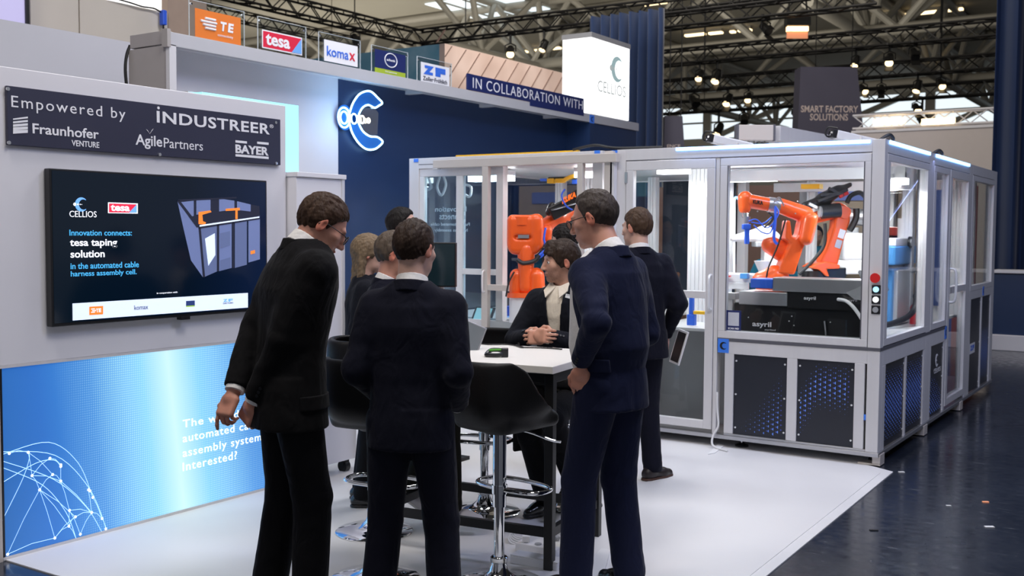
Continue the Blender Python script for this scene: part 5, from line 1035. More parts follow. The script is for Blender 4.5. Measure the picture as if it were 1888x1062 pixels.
# left cell fittings
mo = thing('monitor', 'dark monitor on a stand in front of the left cell', 'monitor', P(812, 640, 7.3)); c = P(812, 488, 7.3); ax_ = (np.array([.93, .36, 0]), np.array([-.36, .93, 0]), np.array([0, 0, 1.]))
MB().obox(c, ax_, (.115, .02, .155)).build('housing', 'black_plastic', mo, bevel=.004); MB().obox(c-ax_[1]*.021, ax_, (.108, .002, .145)).build('screen', mat('monitor_dark', (.006, .012, .016), .15, noise=.1, emit=(.004, .01, .013), estr=1), mo); MB().cyl(c+[0, 0, -.15]+ax_[1]*.03, c+[0, 0, -1.25]+ax_[1]*.03, .02, n=12).build('stand', 'alu', mo, smooth=True); MB().box(c[0]-.15, c[0]+.15, c[1]-.05, c[1]+.15, .006, .03).build('foot', 'black_metal', mo)
hm = thing('panel_tablet', 'small tablet panel with a lit screen on the left cell table edge', 'tablet', PY(890, 595, 7.5)); c = PY(891, 580, 7.52); ax_ = (np.array([.98, .1, 0]), np.array([-.07, .6, .8]), np.array([.08, -.79, .6])); MB().obox(c, ax_, (.10, .075, .01)).build('case', 'black_plastic', hm, bevel=.004); MB().obox(c+ax_[2]*.0105, ax_, (.08, .06, .001)).build('screen', em('tab_screen', (.30, .50, .52), .6), hm); MB().obox(c-ax_[2]*.02+np.array([0, .03, -.05]), ax_, (.03, .06, .01)).build('stand', 'black_plastic', hm)
bb = thing('blue_fixture', 'blue workpiece holders on the left cell table by the robot', 'fixture', PY(935, 600, 7.7)); fbox('block', 928, 948, 565, 590, 7.75, .1, 'blue_plastic', bb); fbox('plate', 915, 975, 585, 600, 7.65, .2, 'sky_blue_plastic', bb); fbox('tool', 948, 962, 568, 592, 7.8, .06, 'robot_black', bb); fbox('grip', 952, 966, 566, 575, 7.76, .05, 'alu_bright', bb); fbox('white_block', 935, 960, 597, 612, 7.62, .1, 'white_plastic', bb)
gl = thing('work_lamp', 'small orange glowing lamp on a white holder beside the monitor', 'lamp', P(828, 600, 7.0)); c = P(822, 545, 7.0); MB().tube(spline([c+[.06, .02, -.25], c+[.05, .02, -.1], c+[.02, 0, -.02], c], 5), .018, n=8).build('arm', 'white_plastic', gl, smooth=True); MB().cyl(c, c+[-.03, -.03, .03], .022, n=14).build('bulb', mat('glow_orange', (1, .4, .1), .4, emit=(1, .35, .08), estr=3, noise=.01), gl, smooth=True); MB().obox(c+[.08, .03, -.10], (np.array([1., 0, 0]), np.array([0, 1., 0]), np.array([0, 0, 1.])), (.05, .05, .05)).build('holder', 'black_plastic', gl, bevel=.01); MB().cyl(c+[.06, .02, -.25], np.array([c[0]+.06, c[1]+.02, .006]), .03, n=12).build('post', 'black_plastic', gl)
# wiring and gear on the cell roofs
wr = thing('hose_bundle', 'yellow and white hoses under the left cell roof', 'hose', PY(850, 320, 7.7)); MB().tube(spline([PY(780, 318, 7.7), PY(820, 316, 7.7), PY(850, 321, 7.7), PY(870, 318, 7.7)], 6), .014, n=8).build('hose', 'yellow_plastic', wr, smooth=True); fbox('valve', 872, 888, 315, 324, 7.68, .06, 'yellow_plastic', wr); MB().tube(spline([PY(786, 325, 7.7), PY(796, 345, 7.7), PY(784, 350, 7.7), PY(778, 340, 7.7)], 6), .012, n=8).build('hose', 'white_plastic', wr, smooth=True); MB().tube(spline([PY(812, 322, 7.7), PY(806, 345, 7.7), PY(814, 360, 7.7), PY(822, 340, 7.7), PY(816, 322, 7.7)], 6), .012, n=8).build('hose', 'white_plastic', wr, smooth=True); MB().tube(spline([PY(855, 340, 7.8), PY(868, 345, 7.8), PY(866, 362, 7.8), PY(856, 358, 7.8)], 6), .012, n=8).build('hose', 'white_plastic', wr, smooth=True)
w2 = thing('valve_strip', 'yellow valve strip with a blue plug inside the open left cell', 'valve', PY(1025, 330, 8.1)); fbox('rail', 1010, 1062, 326, 331, 8.12, .04, 'robot_black', w2); fbox('valve', 1008, 1020, 329, 338, 8.1, .05, 'yellow_plastic', w2); fbox('valve', 1023, 1038, 329, 337, 8.1, .05, 'yellow_plastic', w2); fbox('plug', 995, 1008, 329, 334, 8.1, .04, 'blue_plastic', w2); fbox('plug', 1054, 1064, 331, 339, 8.1, .04, 'blue_plastic', w2); MB().tube(spline([PY(1038, 334, 8.1), PY(1050, 327, 8.1), PY(1062, 324, 8.1)], 5), .02, n=8).build('hose', 'yellow_plastic', w2, smooth=True)
yb = thing('cable_duct', 'yellow cable duct along the left cell roof edge', 'cable duct', (-4.8, YF+.1, ZT)); MB().beam((-5.55, YF+.06, ZT+.008), (LX1-.25, YF+.06, ZT+.008), .03, .016).build('duct', 'yellow_plastic', yb); MB().tube(spline([(LX1-.3, YF+.05, ZT+.02), (LX1-.1, YF+.05, ZT+.05), (LX1+.1, YF+.05, ZT+.02), (LX1+.5, YF+.06, ZT+.012)], 6), .012, n=6).build('cable', 'cable_black', yb, smooth=True)
rg = thing('roof_rig', 'grey aluminium gantry beams standing on the right cell roof', 'gantry', P(1400, 262, 9.0)); a = P(1358, 245, 9.0); b_ = P(1425, 245, 9.0); b_[2] = a[2]
MB().beam(a, b_, .1, .13, ).build('cross_beam', 'alu_warm', rg, bevel=.004); 
for e in (a, b_): MB().beam(e-(b_-a)*.03, e+(b_-a)*.03, .105, .14).build('end_cap', 'slot', rg); MB().beam(e+[0, 0, -.06], np.array([e[0], e[1], 2.2]), .05, .05, up=(1, 0, 0)).build('leg', 'alu', rg)
MB().beam(b_+[0, .05, .0], b_+[.15, 1.6, .0], .1, .13).build('long_beam', 'alu', rg, bevel=.004)
for k in range(6): p = a+(b_-a)*(.1+k*.15)+np.array([0, .02, -.09]); MB().obox(p, (np.array([1., 0, 0]), np.array([0, 1., 0]), np.array([0, 0, 1.])), (.016, .016, .035)).build('fitting', 'chrome', rg)
MB().beam(b_+[.15, 1.6, -.06], np.array([b_[0]+.15, b_[1]+1.6, 2.2]), .05, .05, up=(1, 0, 0)).build('leg', 'alu', rg)
for (x, y, s, lab) in ((1313, 256, 1, 'small projector lying on the right cell roof, left one'), (1540, 248, 1, 'small projector with a lens on the right cell roof near the corner post')):
    d0 = 8.6; c = P(x, y, d0); t = thing('projector', lab, 'projector', c+[0, 0, -.05]); dd = np.array([.75, .62, -.2]); dd /= np.linalg.norm(dd); MB().beam(c-dd*.0, c+dd*.34, .09, .07).build('body', 'alu_bright', t, bevel=.008); MB().beam(c-dd*.04, c, .085, .065).build('front', 'black_plastic', t, bevel=.004); MB().cyl(c-dd*.05, c-dd*.04, .02, n=14).build('lens', 'chrome', t); MB().tube(spline([c+[.02, 0, .05], c+[-.06, 0, .06], c+[-.07, 0, -.01], c+[.05, .1, -.03]], 5), .008, n=6).build('cable', 'cable_black', t); MB().obox(c+dd*.2+[0, 0, -.05], (np.array([1., 0, 0]), np.array([0, 1., 0]), np.array([0, 0, 1.])), (.04, .04, max(.02, (c+dd*.2)[2]-.05-2.2)/1.0*.5+.01)).build('mount', 'alu', t)
for (x, y, lab) in ((1638, 255, 'black cable knot on top of the corner post'), (1730, 283, 'black cable end sticking up behind the side light strip')):
    c = PX(x, y, XR-.04); c[2] = ZT; t = tag(MB().tube(spline([c+[-.05, -.03, .01], c+[0, .02, .05], c+[.02, .06, .02], c+[-.03, .12, .05], c+[-.05, .2, .01]], 5), .012, n=6).build('cable_knot', 'cable_black', None, smooth=True), lab, 'cable')
cbx = MB().tube(spline([PZ(1318, 760, .12)*0+np.array([-3.05, YF-.01, .42]), np.array([-3.045, YF-.02, .3]), np.array([-3.03, YF-.03, .17]), np.array([-3.06, YF-.05, .1]), np.array([-3.04, YF-.1, .03]), np.array([-2.9, YF-.16, .015])], 6), .008, n=8).build('power_cable', 'cable_white', None, smooth=True); tag(cbx, 'white power cable hanging at the foot of the right cell', 'cable')
tag(MB().prism([PZ(1305, 838, .01), PZ(1325, 818, .01), PZ(1336, 822, .01), PZ(1318, 836, .01)], (0, 0, .004)).build('adhesive_tape', 'paper'), 'white tape scrap on the floor by the cell foot', 'tape')
# stand walls seen through the cell
mat('wood_brown', (.24, .13, .09), .6, noise=.15, nscale=3, stretch=(1, 1, .2)); mat('beige_far', (.62, .48, .33), .6, noise=.06)
YW = 13.3; x0, x1, x2 = PY(1200, 400, YW)[0], PY(1480, 400, YW)[0], PY(1650, 400, YW)[0]
tag(MB().box(x0, x1, YW, YW+.1, 0, 2.24).build('stand_wall', 'wood_brown'), 'brown wooden stand wall seen through the right cell', 'wall panel')
bwl = tag(MB().box(x1, x2, YW+.05, YW+.15, 0, 2.3).build('stand_wall', 'beige_far'), 'beige stand wall seen behind the robots', 'wall panel'); MB().box(x1+.02, x1+.9, YW+.03, YW+.05, 2.03, 2.2).build('blue_stripe', mat('far_blue', (.25, .33, .75), .5, noise=.03), bwl)
o = MB().box(PY(1345, 400, YW)[0], PY(1372, 400, YW)[0], YW-.02, YW, 1.2, 2.0).build('dark_screen', 'black_plastic'); tag(o, 'dark screen on the brown stand wall seen through the cell', 'screen')
tag(MB().box(PY(1335, 400, 13.1)[0], PY(1470, 400, 13.1)[0], 13.1, 13.28, 0, .95).build('low_cupboard', 'beige_panel'), 'low beige cupboard before the brown stand wall', 'cupboard')
YW2 = 16.0; 
for (a, b, mm, lab) in ((1655, 1700, 'beige_far', 'beige wall strip seen through the first side window'), (1718, 1760, mat('far_wall_blue', (.16, .24, .62), .5, noise=.1), 'blue wall strip seen through the side door'), (1760, 1800, mat('far_wall_red', (.55, .14, .10), .5, noise=.1), 'red wall strip seen through the far side window')):
    pa, pb = PY(a, 400, YW2), PY(b, 400, YW2); tag(MB().box(pa[0], pb[0], YW2, YW2+.1, 0, 2.3).build('stand_wall', mm), lab, 'wall panel')
# ------------------------------------------------------------------ people
RT0 = np.array([_r0[0], _r0[1], 0])
def rx(a): c, s = math.cos(a), math.sin(a); return np.array([[1, 0, 0], [0, c, -s], [0, s, c]])
def ry(a): c, s = math.cos(a), math.sin(a); return np.array([[c, 0, s], [0, 1, 0], [-s, 0, c]])
def rz(a): c, s = math.cos(a), math.sin(a); return np.array([[c, -s, 0], [s, c, 0], [0, 0, 1]])
def unit(v): v = np.array(v, float); return v/np.linalg.norm(v)
def ik(a, b, l1, l2, hint):
    a, b = np.array(a, float), np.array(b, float); d = b-a; L = np.linalg.norm(d)
    if L > .995*(l1+l2): b = a+d/L*.995*(l1+l2); d = b-a; L = np.linalg.norm(d)
    x = (l1*l1-l2*l2+L*L)/(2*L); h = math.sqrt(max(l1*l1-x*x, 1e-6)); u = d/L; v = np.array(hint, float); v -= u*(v@u); v = unit(v)
    return a+u*x+v*h, b
def hand_mesh(curl=.5, thumb=.5, side=1, spread=.06, index=None):
    """right hand for side=+1: wrist at 0, fingers along +y, palm facing -z, thumb on -x*side"""
    segs = []; tips = [(-.030, .070, .072, .0088), (-.010, .078, .080, .0090), (.010, .074, .074, .0086), (.029, .064, .060, .0076)]
    for k, (x, y0, L, r) in enumerate(tips):
        c = curl if not (k == 0 and index is not None) else index
        p = np.array([x, y0, 0.]); a = -spread*(1.5-k)*.8; ang = 0; last = p
        for f, seg in ((.45, 1.0), (.32, 1.25), (.23, .9)):
            ang += c*seg; dv = np.array([math.sin(a)*math.cos(ang), math.cos(a)*math.cos(ang), -math.sin(ang)]); q_ = last+dv*L*f; segs.append((last, q_, r, r*.9)); last = q_; r *= .93
    tb = [np.array([-.026, .018, -.004]), np.array([-.050, .045, -.012]), np.array([-.052, .075, -.016-.02*thumb]), np.array([-.040, .097, -.020-.03*thumb])]
    tb[2][0] += .012*thumb; tb[3][0] += .025*thumb
    tr = (.014, .0115, .0098, .0088)
    def fn(p):
        d = rbox(p, (0, .046, 0), (.041, .042, .0135), .012); d = smin(d, rc(p, (0, -.05, 0), (0, .012, 0), .026, .027), .02)
        d = smin(d, el(p, (-.026, .03, -.008), (.018, .028, .014)), .012)
        for k in range(0, 12, 3):
            e = None
            for a, b, ra, rb in segs[k:k+3]:
                g = rc(p, a, b, ra, rb); e = g if e is None else smin(e, g, .004)
            d = smin(d, e, .005)
        e = None
        for i in range(3):
            g = rc(p, tb[i], tb[i+1], tr[i], tr[i+1]); e = g if e is None else smin(e, g, .004)
        return smin(d, e, .006)
    V, Q = surf(fn, (-.075, -.05, -.085), (.06, .17, .035), .0034); V = relax(V, Q, 1, .4)
    if side < 0: V = V*[-1, 1, 1]; Q = Q[:, ::-1]
    return V, Q
def head_core(q, nb):
    d = smin(el(q, (0, -.014, .026), (.075, .096, .090)), el(q, (0, .030, -.034), (.061, .064, .080)), .03)
    d = smin(d, el(q, (0, .030, -.072), (.052, .055, .042)), .025)
    return d
def head_fn(q, nb, jaw=1.):
    d = head_core(q, nb)
    d = smin(d, el(q, (0, .076, -.098), (.021, .016, .016)), .022)
    d = smin(d, rc(q, (-.034, .080, .024), (.034, .080, .024), .011), .016)
    for s in (-1, 1): d = smin(d, el(q, (s*.043, .058, -.016), (.022, .020, .018)), .02)
    d = smin(d, rc(q, (0, .090, .016), (0, .113, -.030), .0075, .0115), .010)
    for s in (-1, 1): d = smin(d, el(q, (s*.011, .102, -.034), (.0085, .011, .008)), .006)
    for s in (-1, 1): d = smax(d, -el(q, (s*.032, .101, .006), (.019, .015, .0115)), .010)
    d = smin(d, el(q, (0, .093, -.060), (.024, .011, .0065)), .005); d = smin(d, el(q, (0, .090, -.072), (.020, .011, .0075)), .005)
    d = smax(d, -rc(q, (-.022, .103, -.066), (.022, .103, -.066), .0030), .003)
    for s in (-1, 1):
        e = el(loc(q, rz(-s*.35) @ rx(-.15), np.array([s*.079, -.014, -.004])), (0, 0, 0), (.0095, .019, .033))
        e = smax(e, -el(q, (s*.090, -.006, -.002), (.008, .009, .018)), .005); d = smin(d, e, .006)
    return smin(d, rc(q, (0, -.020, -.05), nb, .055, .060), .022)
HAIRLINE = dict(
    short=([-.14, -.09, -.045, -.022, -.004, .012, .03, .055, .078, .14], [-.064, -.064, -.045, -.035, .008, -.018, .030, .050, .068, .075]),
    receding=([-.14, -.09, -.045, -.022, -.004, .010, .025, .04, .055, .14], [-.066, -.066, -.045, -.035, .008, -.020, .030, .065, .088, .13]),
    long=([-.14, -.09, -.045, -.02, .0, .02, .045, .065, .085, .14], [-.105, -.10, -.085, -.045, -.030, -.035, .004, .035, .052, .06]))
def hair_mesh(style, nb, t_top=.020, t_side=.010, seed=0, amp=.004, fringe=False, length=0.):
    ys, zs = HAIRLINE[style]
    def fn(q):
        d = el(q, (0, -.016, .030), (.074+t_side, .096+t_side*1.1, .088+t_top))
        d = smin(d, smin(head_core(q, nb), rc(q, (0, -.020, -.05), nb, .055, .060), .022)-.006, .02)
        hl = np.interp(q[1][0, :, 0], ys, zs)[None, :, None]
        d = smax(d, (hl-q[2])*.85, .006)
        d = d+.010*np.exp(-np.clip(q[2]-hl, 0, 1)/.018)*(1 if not fringe else .3)
        d = np.maximum(d, -(head_core(q, nb)+.004))
        if fringe:
            for (a, b, r1, r2) in (((.012, .050, .098), (-.045, .083, .052), .022, .008), ((.014, .055, .10), (-.015, .094, .060), .022, .008), ((.016, .055, .098), (.050, .074, .040), .022, .010), ((-.066, .02, .07), (-.074, .036, .004), .014, .007), ((.066, .02, .07), (.076, .030, .000), .014, .007)):
                d = smin(d, rc(q, a, b, r1, r2), .022)
        if length:
            for x in (-.06, -.03, 0, .03, .06): d = smin(d, rc(q, (x, -.075+abs(x)*.5, .02), (x*1.3, -.085+abs(x)*.6, -length), .035, .022), .015)
        return d
    V, Q = surf(fn, (-.125, -.155, -.125-length), (.125, .135, .165), .0045); n = vnormals(V, Q)
    V = V+n*(amp*wob(V, (180, 60, 60), seed)+amp*.8*wob(V, (320, 90, 110), seed+3))[:, None]
    return V, Q

def person(label, at, phi, H, S):
    """at: point on the floor; phi: 0 = back to the camera, +90 = facing right in the picture"""
    f = math.radians(phi); fwd = SD*math.cos(f)+RT0*math.sin(f); right = np.cross(fwd, [0, 0, 1.])
    Rw = np.stack([right, fwd, [0, 0, 1.]], 1); sc = H/1.8; org = np.array([at[0], at[1], S.get('floor', .007)])
    W = lambda V: (np.asarray(V)*sc) @ Rw.T + org
    root = thing('person', label, 'person', org)
    dz = S.get('dz', 0.); lean = S.get('lean', 0.); side = S.get('side', 0.); wide = S.get('wide', 1.); belly = S.get('belly', 0.)
    ly = lambda z: lean*np.clip((np.asarray(z)-dz-.95)/.55, 0, 1.3)**1.3
    lx = lambda z: side*np.clip((np.asarray(z)-dz-.95)/.55, 0, 1.3)
    JZ = np.array([.70, .78, .90, 1.00, 1.10, 1.22, 1.34, 1.42, 1.475, 1.52, 1.58])+dz
    JX = np.array([.205, .200, .192, .186, .180, .188, .198, .192, .150, .085, .05])*wide
    JY = np.array([.150, .146, .138, .130, .124+belly, .130+belly*.5, .136, .124, .100, .075, .05])*(.5+.5*wide)
    def torso(p, infl=0., n=2.3):
        zz = p[2][0, 0, :]; a = (np.interp(zz, JZ, JX)+infl)[None, None, :]; b = (np.interp(zz, JZ, JY)+infl)[None, None, :]
        x = np.abs(p[0]-lx(zz)[None, None, :])/a; y = np.abs(p[1]-ly(zz)[None, None, :])/b
        return ((x**n+y**n)**(1/n)-1)*np.minimum(a, b)
    N = np.array([float(lx(1.49+dz)), float(ly(1.49+dz))-.01, 1.485+dz])
    hp, hy, hr = [math.radians(v) for v in S.get('head', (0, 0, 0))]
    RH = rz(-hy) @ rx(-hp) @ ry(hr); HC = N+(np.array([0, *S['neck']]) if 'neck' in S else rx(-hp*.6)@np.array([0, .028, .172]))+np.array([math.sin(hy)*.0, 0, 0]); nbl = RH.T @ (N-HC)
    nbl = nbl+np.array([0, -.006, -.03])
    # arms
    SH = {s: np.array([s*.178*wide+float(lx(1.42+dz)), float(ly(1.42+dz)), 1.415+dz]) for s in (-1, 1)}
    arms = {}
    for s, key in ((-1, 'L'), (1, 'R')):
        a = S[key]; E, Wr = ik(SH[s], a['w'], .29, .265, a.get('hint', (s*.6, -.8, -.3))); arms[s] = (SH[s], E, Wr)
    # -- body
    Vs, Qs, Ts = [], [], []
    def push(V, Q, T): n = sum(len(v) for v in Vs); Vs.append(W(V)); Qs.append(Q+n); Ts.append(T)
    lo_n = min(-.17, nbl[2]-.06); hf = lambda q: head_fn(q, nbl)
    V, Q = surf(hf, (-.105, min(-.125, nbl[1]-.07), lo_n), (.105, .14, .13), .0042 if not S.get('far') else .007)
    V = relax(V, Q, 1, .35); T = np.ones((len(V), 3))
    lips = np.clip(1-np.abs((V[:, 2]+.066)/.012), 0, 1)*np.clip(1-np.abs(V[:, 0])/.026, 0, 1)*(V[:, 1] > .08); T *= 1-lips[:, None]*np.array([.12, .42, .35])
    ears = (np.abs(V[:, 0]) > .073) & (np.abs(V[:, 2]) < .04); T[ears] *= [1.05, .72, .66]
    if S.get('beard'):
        b = np.clip((-.022-V[:, 2])/.025, 0, 1)*np.clip((V[:, 1]+.005)/.03, 0, 1)*np.clip((V[:, 2]+.130)/.025, 0, 1)*np.clip(1-np.clip((V[:, 1]-.098)/.01, 0, 1)*(V[:, 2] > -.05), 0, 1)
        b *= 1-lips; b *= .75+.25*wob(V, (400, 400, 400), 2); T *= 1-np.clip(b, 0, 1)[:, None]*np.array([.52, .55, .55])*S['beard']
    brow = np.exp(-((V[:, 2]-.0255)/.0045)**2)*np.exp(-((np.abs(V[:, 0])-.032)/.017)**4)*(V[:, 1] > .06); T *= 1-brow[:, None]*.75
    push(V @ RH.T+HC, Q, T)
    for s, key in ((-1, 'L'), (1, 'R')):
        a = S[key]; Sh, E, Wr = arms[s]
        if a.get('hand', True):
            V, Q = hand_mesh(a.get('curl', .45), a.get('thumb', .4), s, a.get('spread', .06), a.get('index'))
            fd_ = unit(a.get('dir', Wr-E)); pn = np.array(a.get('palm', (-s, 0, 0)), float); pn = unit(pn-fd_*(pn@fd_)); zz = -pn; xx = np.cross(fd_, zz)
            push(V @ np.stack([xx, fd_, zz], 1).T+Wr+fd_*.045, Q, np.ones((len(V), 3))*[1, .92, .9])
    core = lambda p: smin(smin(rc(p, (0, 0, .98+dz), (0, float(ly(1.35+dz)), 1.33+dz), .09, .10), rc(p, (-.13, float(ly(1.4+dz)), 1.38+dz), (.13, float(ly(1.4+dz)), 1.38+dz), .05), .05), rc(p, (0, float(ly(1.35+dz)), 1.36+dz), N, .06, .05), .05)
    V, Q = surf(core, (-.3, -.2, .8+dz), (.3, .2+lean, 1.6+dz), .02); push(V, Q, np.ones((len(V), 3)))
    qmesh('body', np.concatenate(Vs), np.concatenate(Qs), S.get('skin', 'skin'), root, np.concatenate(Ts))
    # -- eyes
    if S.get('eyes'):
        for s in (-1, 1):
            c = HC+RH@np.array([s*.031, .0775, .006]); mb = MB(); r = .0118
            mb.lathe([(max(1e-4, r*math.cos(t)), r*math.sin(t)) for t in np.linspace(-1.57, 1.57, 9)], (0, 0, 0), 14); mb.v = [tuple(W([np.array(v)+c])[0]) for v in mb.v]
            ey = mb.build('eye', 'eye_white', root, smooth=True); g = unit(np.array(S['eyes'])); cc = c+RH@g*.0085
            m2 = MB().cyl(cc, cc+RH@g*.0038, .0056, .0050, n=14); m2.v = [tuple(W([np.array(v)])[0]) for v in m2.v]; m2.build('iris', 'iris', ey)
    # -- hair
    if S.get('hair'):
        hs_ = dict(S['hair']); hm_ = hs_.pop('m'); V, Q = hair_mesh(nb=nbl, **hs_); qmesh('hair', W(V @ RH.T+HC), Q, hm_, root)
    # -- glasses
    if S.get('glasses'):
        gl_ = None
        for s in (-1, 1):
            cpts = [np.array([s*.033+.023*math.cos(t)*(1+.08*math.cos(2*t)), .108, .002+.019*math.sin(t)]) for t in np.linspace(0, 2*math.pi, 19)[:-1]]
            mb = MB().tube(cpts, .0021, n=6, closed=True); mb.tube([(s*.056, .107, .010), (s*.070, .085, .012), (s*.080, .03, .012), (s*.083, -.015, .010), (s*.084, -.03, -.008)], .0018, n=6)
            if s > 0: mb.tube([(-.011, .109, .006), (0, .113, .009), (.011, .109, .006)], .0015, n=6)
            mb.v = [tuple(W([RH@np.array(v)+HC])[0]) for v in mb.v]; o = mb.build('glasses', 'black_metal', root, smooth=True)
            l_ = MB().prism(cpts, (0, .001, 0)); l_.v = [tuple(W([RH@np.array(v)+HC])[0]) for v in l_.v]; l_.build('lens', 'lens', o)
    # -- jacket (or pullover)
    hem = S.get('hem', .80)+dz; op = S.get('open', .55)
    arm_r = S.get('arm_r', 1.)
    def jacket(p):
        d = torso(p)
        if S.get('vent', True): d = d-.005*((p[0] > 0) & (p[1] < 0) & (p[2] < 1.0+dz))
        for s in (-1, 1):
            Sh, E, Wr = arms[s]; d = smin(d, rc(p, Sh, E, .078*arm_r, .062*arm_r), .045); u = unit(Wr-E); e = rc(p, E, Wr+u*.03, .060*arm_r, .046*arm_r)
            e = np.maximum(e, (p[0]-Wr[0])*u[0]+(p[1]-Wr[1])*u[1]+(p[2]-Wr[2])*u[2]-.012); d = smin(d, e, .010)
        d = smin(d, rc(p, N+[-.055, -.02, -.02], N+[.055, -.02, -.02], .045, .045), .05)
        d = smax(d, p[2]-1.535-dz, .02); d = np.maximum(d, hem-p[2]); d = smax(d, -rc(p, N+[0, 0, -.06], HC+RH@np.array([0, -.02, -.05]), .066, .070), .008)
        return d
    def vopen(p, m=0.):
        zz = p[2]-dz; w_ = np.interp(zz[0, 0, :], [.7, .95, 1.02, 1.48], S['vw'] if 'vw' in S else [.09*S.get('flap', .3), .03*S.get('flap', .3), .012, .085*op/.55])[None, None, :]-m
        return np.maximum(np.abs(p[0]-lx(p[2][0, 0, :])[None, None, :])-w_, .03-(p[1]-ly(p[2][0, 0, :])[None, None, :]))
    pts = np.array([x for s in (-1, 1) for x in arms[s]]+[[-.24, -.2, hem], [.24, .22+lean+belly, 1.6+dz]]); lo, hi = pts.min(0)-.09, pts.max(0)+.09; hi[2] = min(hi[2], 1.66+dz) if max(arms[1][2][2], arms[-1][2][2]) < 1.5+dz else hi[2]
    jf = (lambda p: np.maximum(jacket(p), -vopen(p))) if op else jacket
    hj = S.get('res', .0085); V, Q = surf(jf, lo, hi, hj); V = relax(V, Q, 1, .5); n = vnormals(V, Q)
    # cloth folds: strongest round the elbows and the waist
    fold = np.zeros(len(V))
    for s in (-1, 1):
        Sh, E, Wr = arms[s]; dd = np.linalg.norm(V-E, axis=1); fold += np.exp(-(dd/.10)**2)*.011*wob(V, (18, 18, 62), 11+s); dd = np.linalg.norm(V-(Sh*.8+E*.2), axis=1); fold += np.exp(-(dd/.09)**2)*.004*wob(V, (30, 30, 30), 21+s)
        dd = np.linalg.norm(V-(Wr*.8+E*.2), axis=1); fold += np.exp(-(dd/.08)**2)*.004*wob(V, (20, 20, 70), 5+s)
    fold += .0045*wob(V, (9, 9, 16), 3)+np.exp(-((V[:, 2]-1.05-dz)/.12)**2)*.0035*wob(V, (30, 30, 14), 8)
    V = V+n*fold[:, None]; jk = qmesh(S.get('top_name', 'jacket'), W(V), Q, S['jacket'], root)
    def shell(name, region, t0, t1, lo, hi, m, parent, h=.0045):
        def fn(p): d = torso(p); return np.maximum(np.maximum(d-t1, t0-d), region(p))
        V, Q = surf(fn, lo, hi, h)
        if len(V): return qmesh(name, W(relax(V, Q, 1, .3)), Q, m, parent)
    if S.get('lapel'):
        for s in (-1, 1):
            def reg(p, s=s):
                zz = p[2]-dz; w_ = np.interp(zz[0, 0, :], [1.0, 1.48], [.006, .078*op/.55])[None, None, :]; w2 = w_+np.interp(zz[0, 0, :], [1.0, 1.30, 1.34, 1.36, 1.46], [.012, .062, .068, .05, .02])[None, None, :]
                x = (p[0]-lx(p[2][0, 0, :])[None, None, :])*s; return np.maximum(np.maximum(w_-x, x-w2), .02-p[1]+ly(p[2][0, 0, :])[None, None, :])
            shell('lapel', reg, -.006, .007, (-.22, -.02, 1.0+dz), (.22, .30+lean, 1.47+dz), S['jacket'], jk)
    for (cx, cz, sgn) in S.get('flaps', ()):          # pocket flaps: side x, height, front(+)/back(-)
        def reg(p, cx=cx, cz=cz, sgn=sgn): return np.maximum(np.maximum(np.abs(p[1]-sgn)-.075, np.abs(p[2]-cz-dz)-.028), (.08-p[0]*np.sign(cx)))
        shell('pocket_flap', reg, -.003, .007, (-.24, -.2, cz+dz-.05), (.24, .24, cz+dz+.05), S['jacket'], jk)
    # jacket collar
    if S.get('collar', True):
        def cf(p):
            l = loc(p, rx(-.22), N+np.array([0, -.004, .012])); r_ = np.sqrt((l[0]/1.02)**2+(l[1]/1.0)**2)
            d = np.maximum(np.abs(r_-(.0745-l[2]*.16))-.0075, np.abs(l[2])-.025); return np.maximum(d, l[1]-.045) if op else d
        V, Q = surf(cf, N-[.13, .13, .09], N+[.13, .13, .10], .0045); qmesh('collar', W(relax(V, Q, 1, .4)), Q, S['jacket'], jk)
    # -- shirt
    if S.get('shirt'):
        def sf(p):
            d = np.maximum(np.maximum(torso(p, -.011+S.get('shirt_out', 0.)), vopen(p, -.045)), np.maximum(p[2]-1.515-dz, S.get('shirt_z', .86)+dz-p[2]))
            return np.maximum(d, -rc(p, N+[0, 0, -.03], HC+RH@np.array([0, -.02, -.05]), .058, .060))
        so2 = root
        if op: V, Q = surf(sf, (-.2, -.15, .84+dz), (.2, .30+lean+belly, 1.60+dz), .0055); so2 = qmesh('shirt', W(relax(V, Q, 1, .4)), Q, S['shirt'], root)
        az = unit(HC+RH@np.array([0, -.02, -.05])-N-[0, 0, -.03]); ay = unit(np.array([0, 1., 0])-az*az[1]); Rc = np.stack([np.cross(ay, az), ay, az], 1) @ rx(-.30); cc_ = N+az*.030
        def scf(p):
            l = loc(p, Rc, cc_); r_ = np.sqrt(l[0]**2+l[1]**2); d = np.maximum(np.abs(r_-(.0655-l[2]*.10))-.0042, np.abs(l[2])-.026); return np.maximum(d, np.where(l[1] > .02, .010+.22*(.0-l[2])-np.abs(l[0]), -1))
        V, Q = surf(scf, cc_-.10, cc_+.10, .0036); qmesh('shirt_collar', W(relax(V, Q, 1, .4)), Q, S['shirt'], root)
        if S.get('lapel'):
            for s in (-1, 1):
                q_ = [N+np.array(v) for v in ((s*.008, .076, .022), (s*.062, .040, .050), (s*.078, .094, .0), (s*.046, .132, -.038))]; mb = MB().prism(q_, np.array([0, .006, .003])); mb.v = [tuple(W([np.array(v)])[0]) for v in mb.v]; mb.build('collar_leaf', S['shirt'], root)
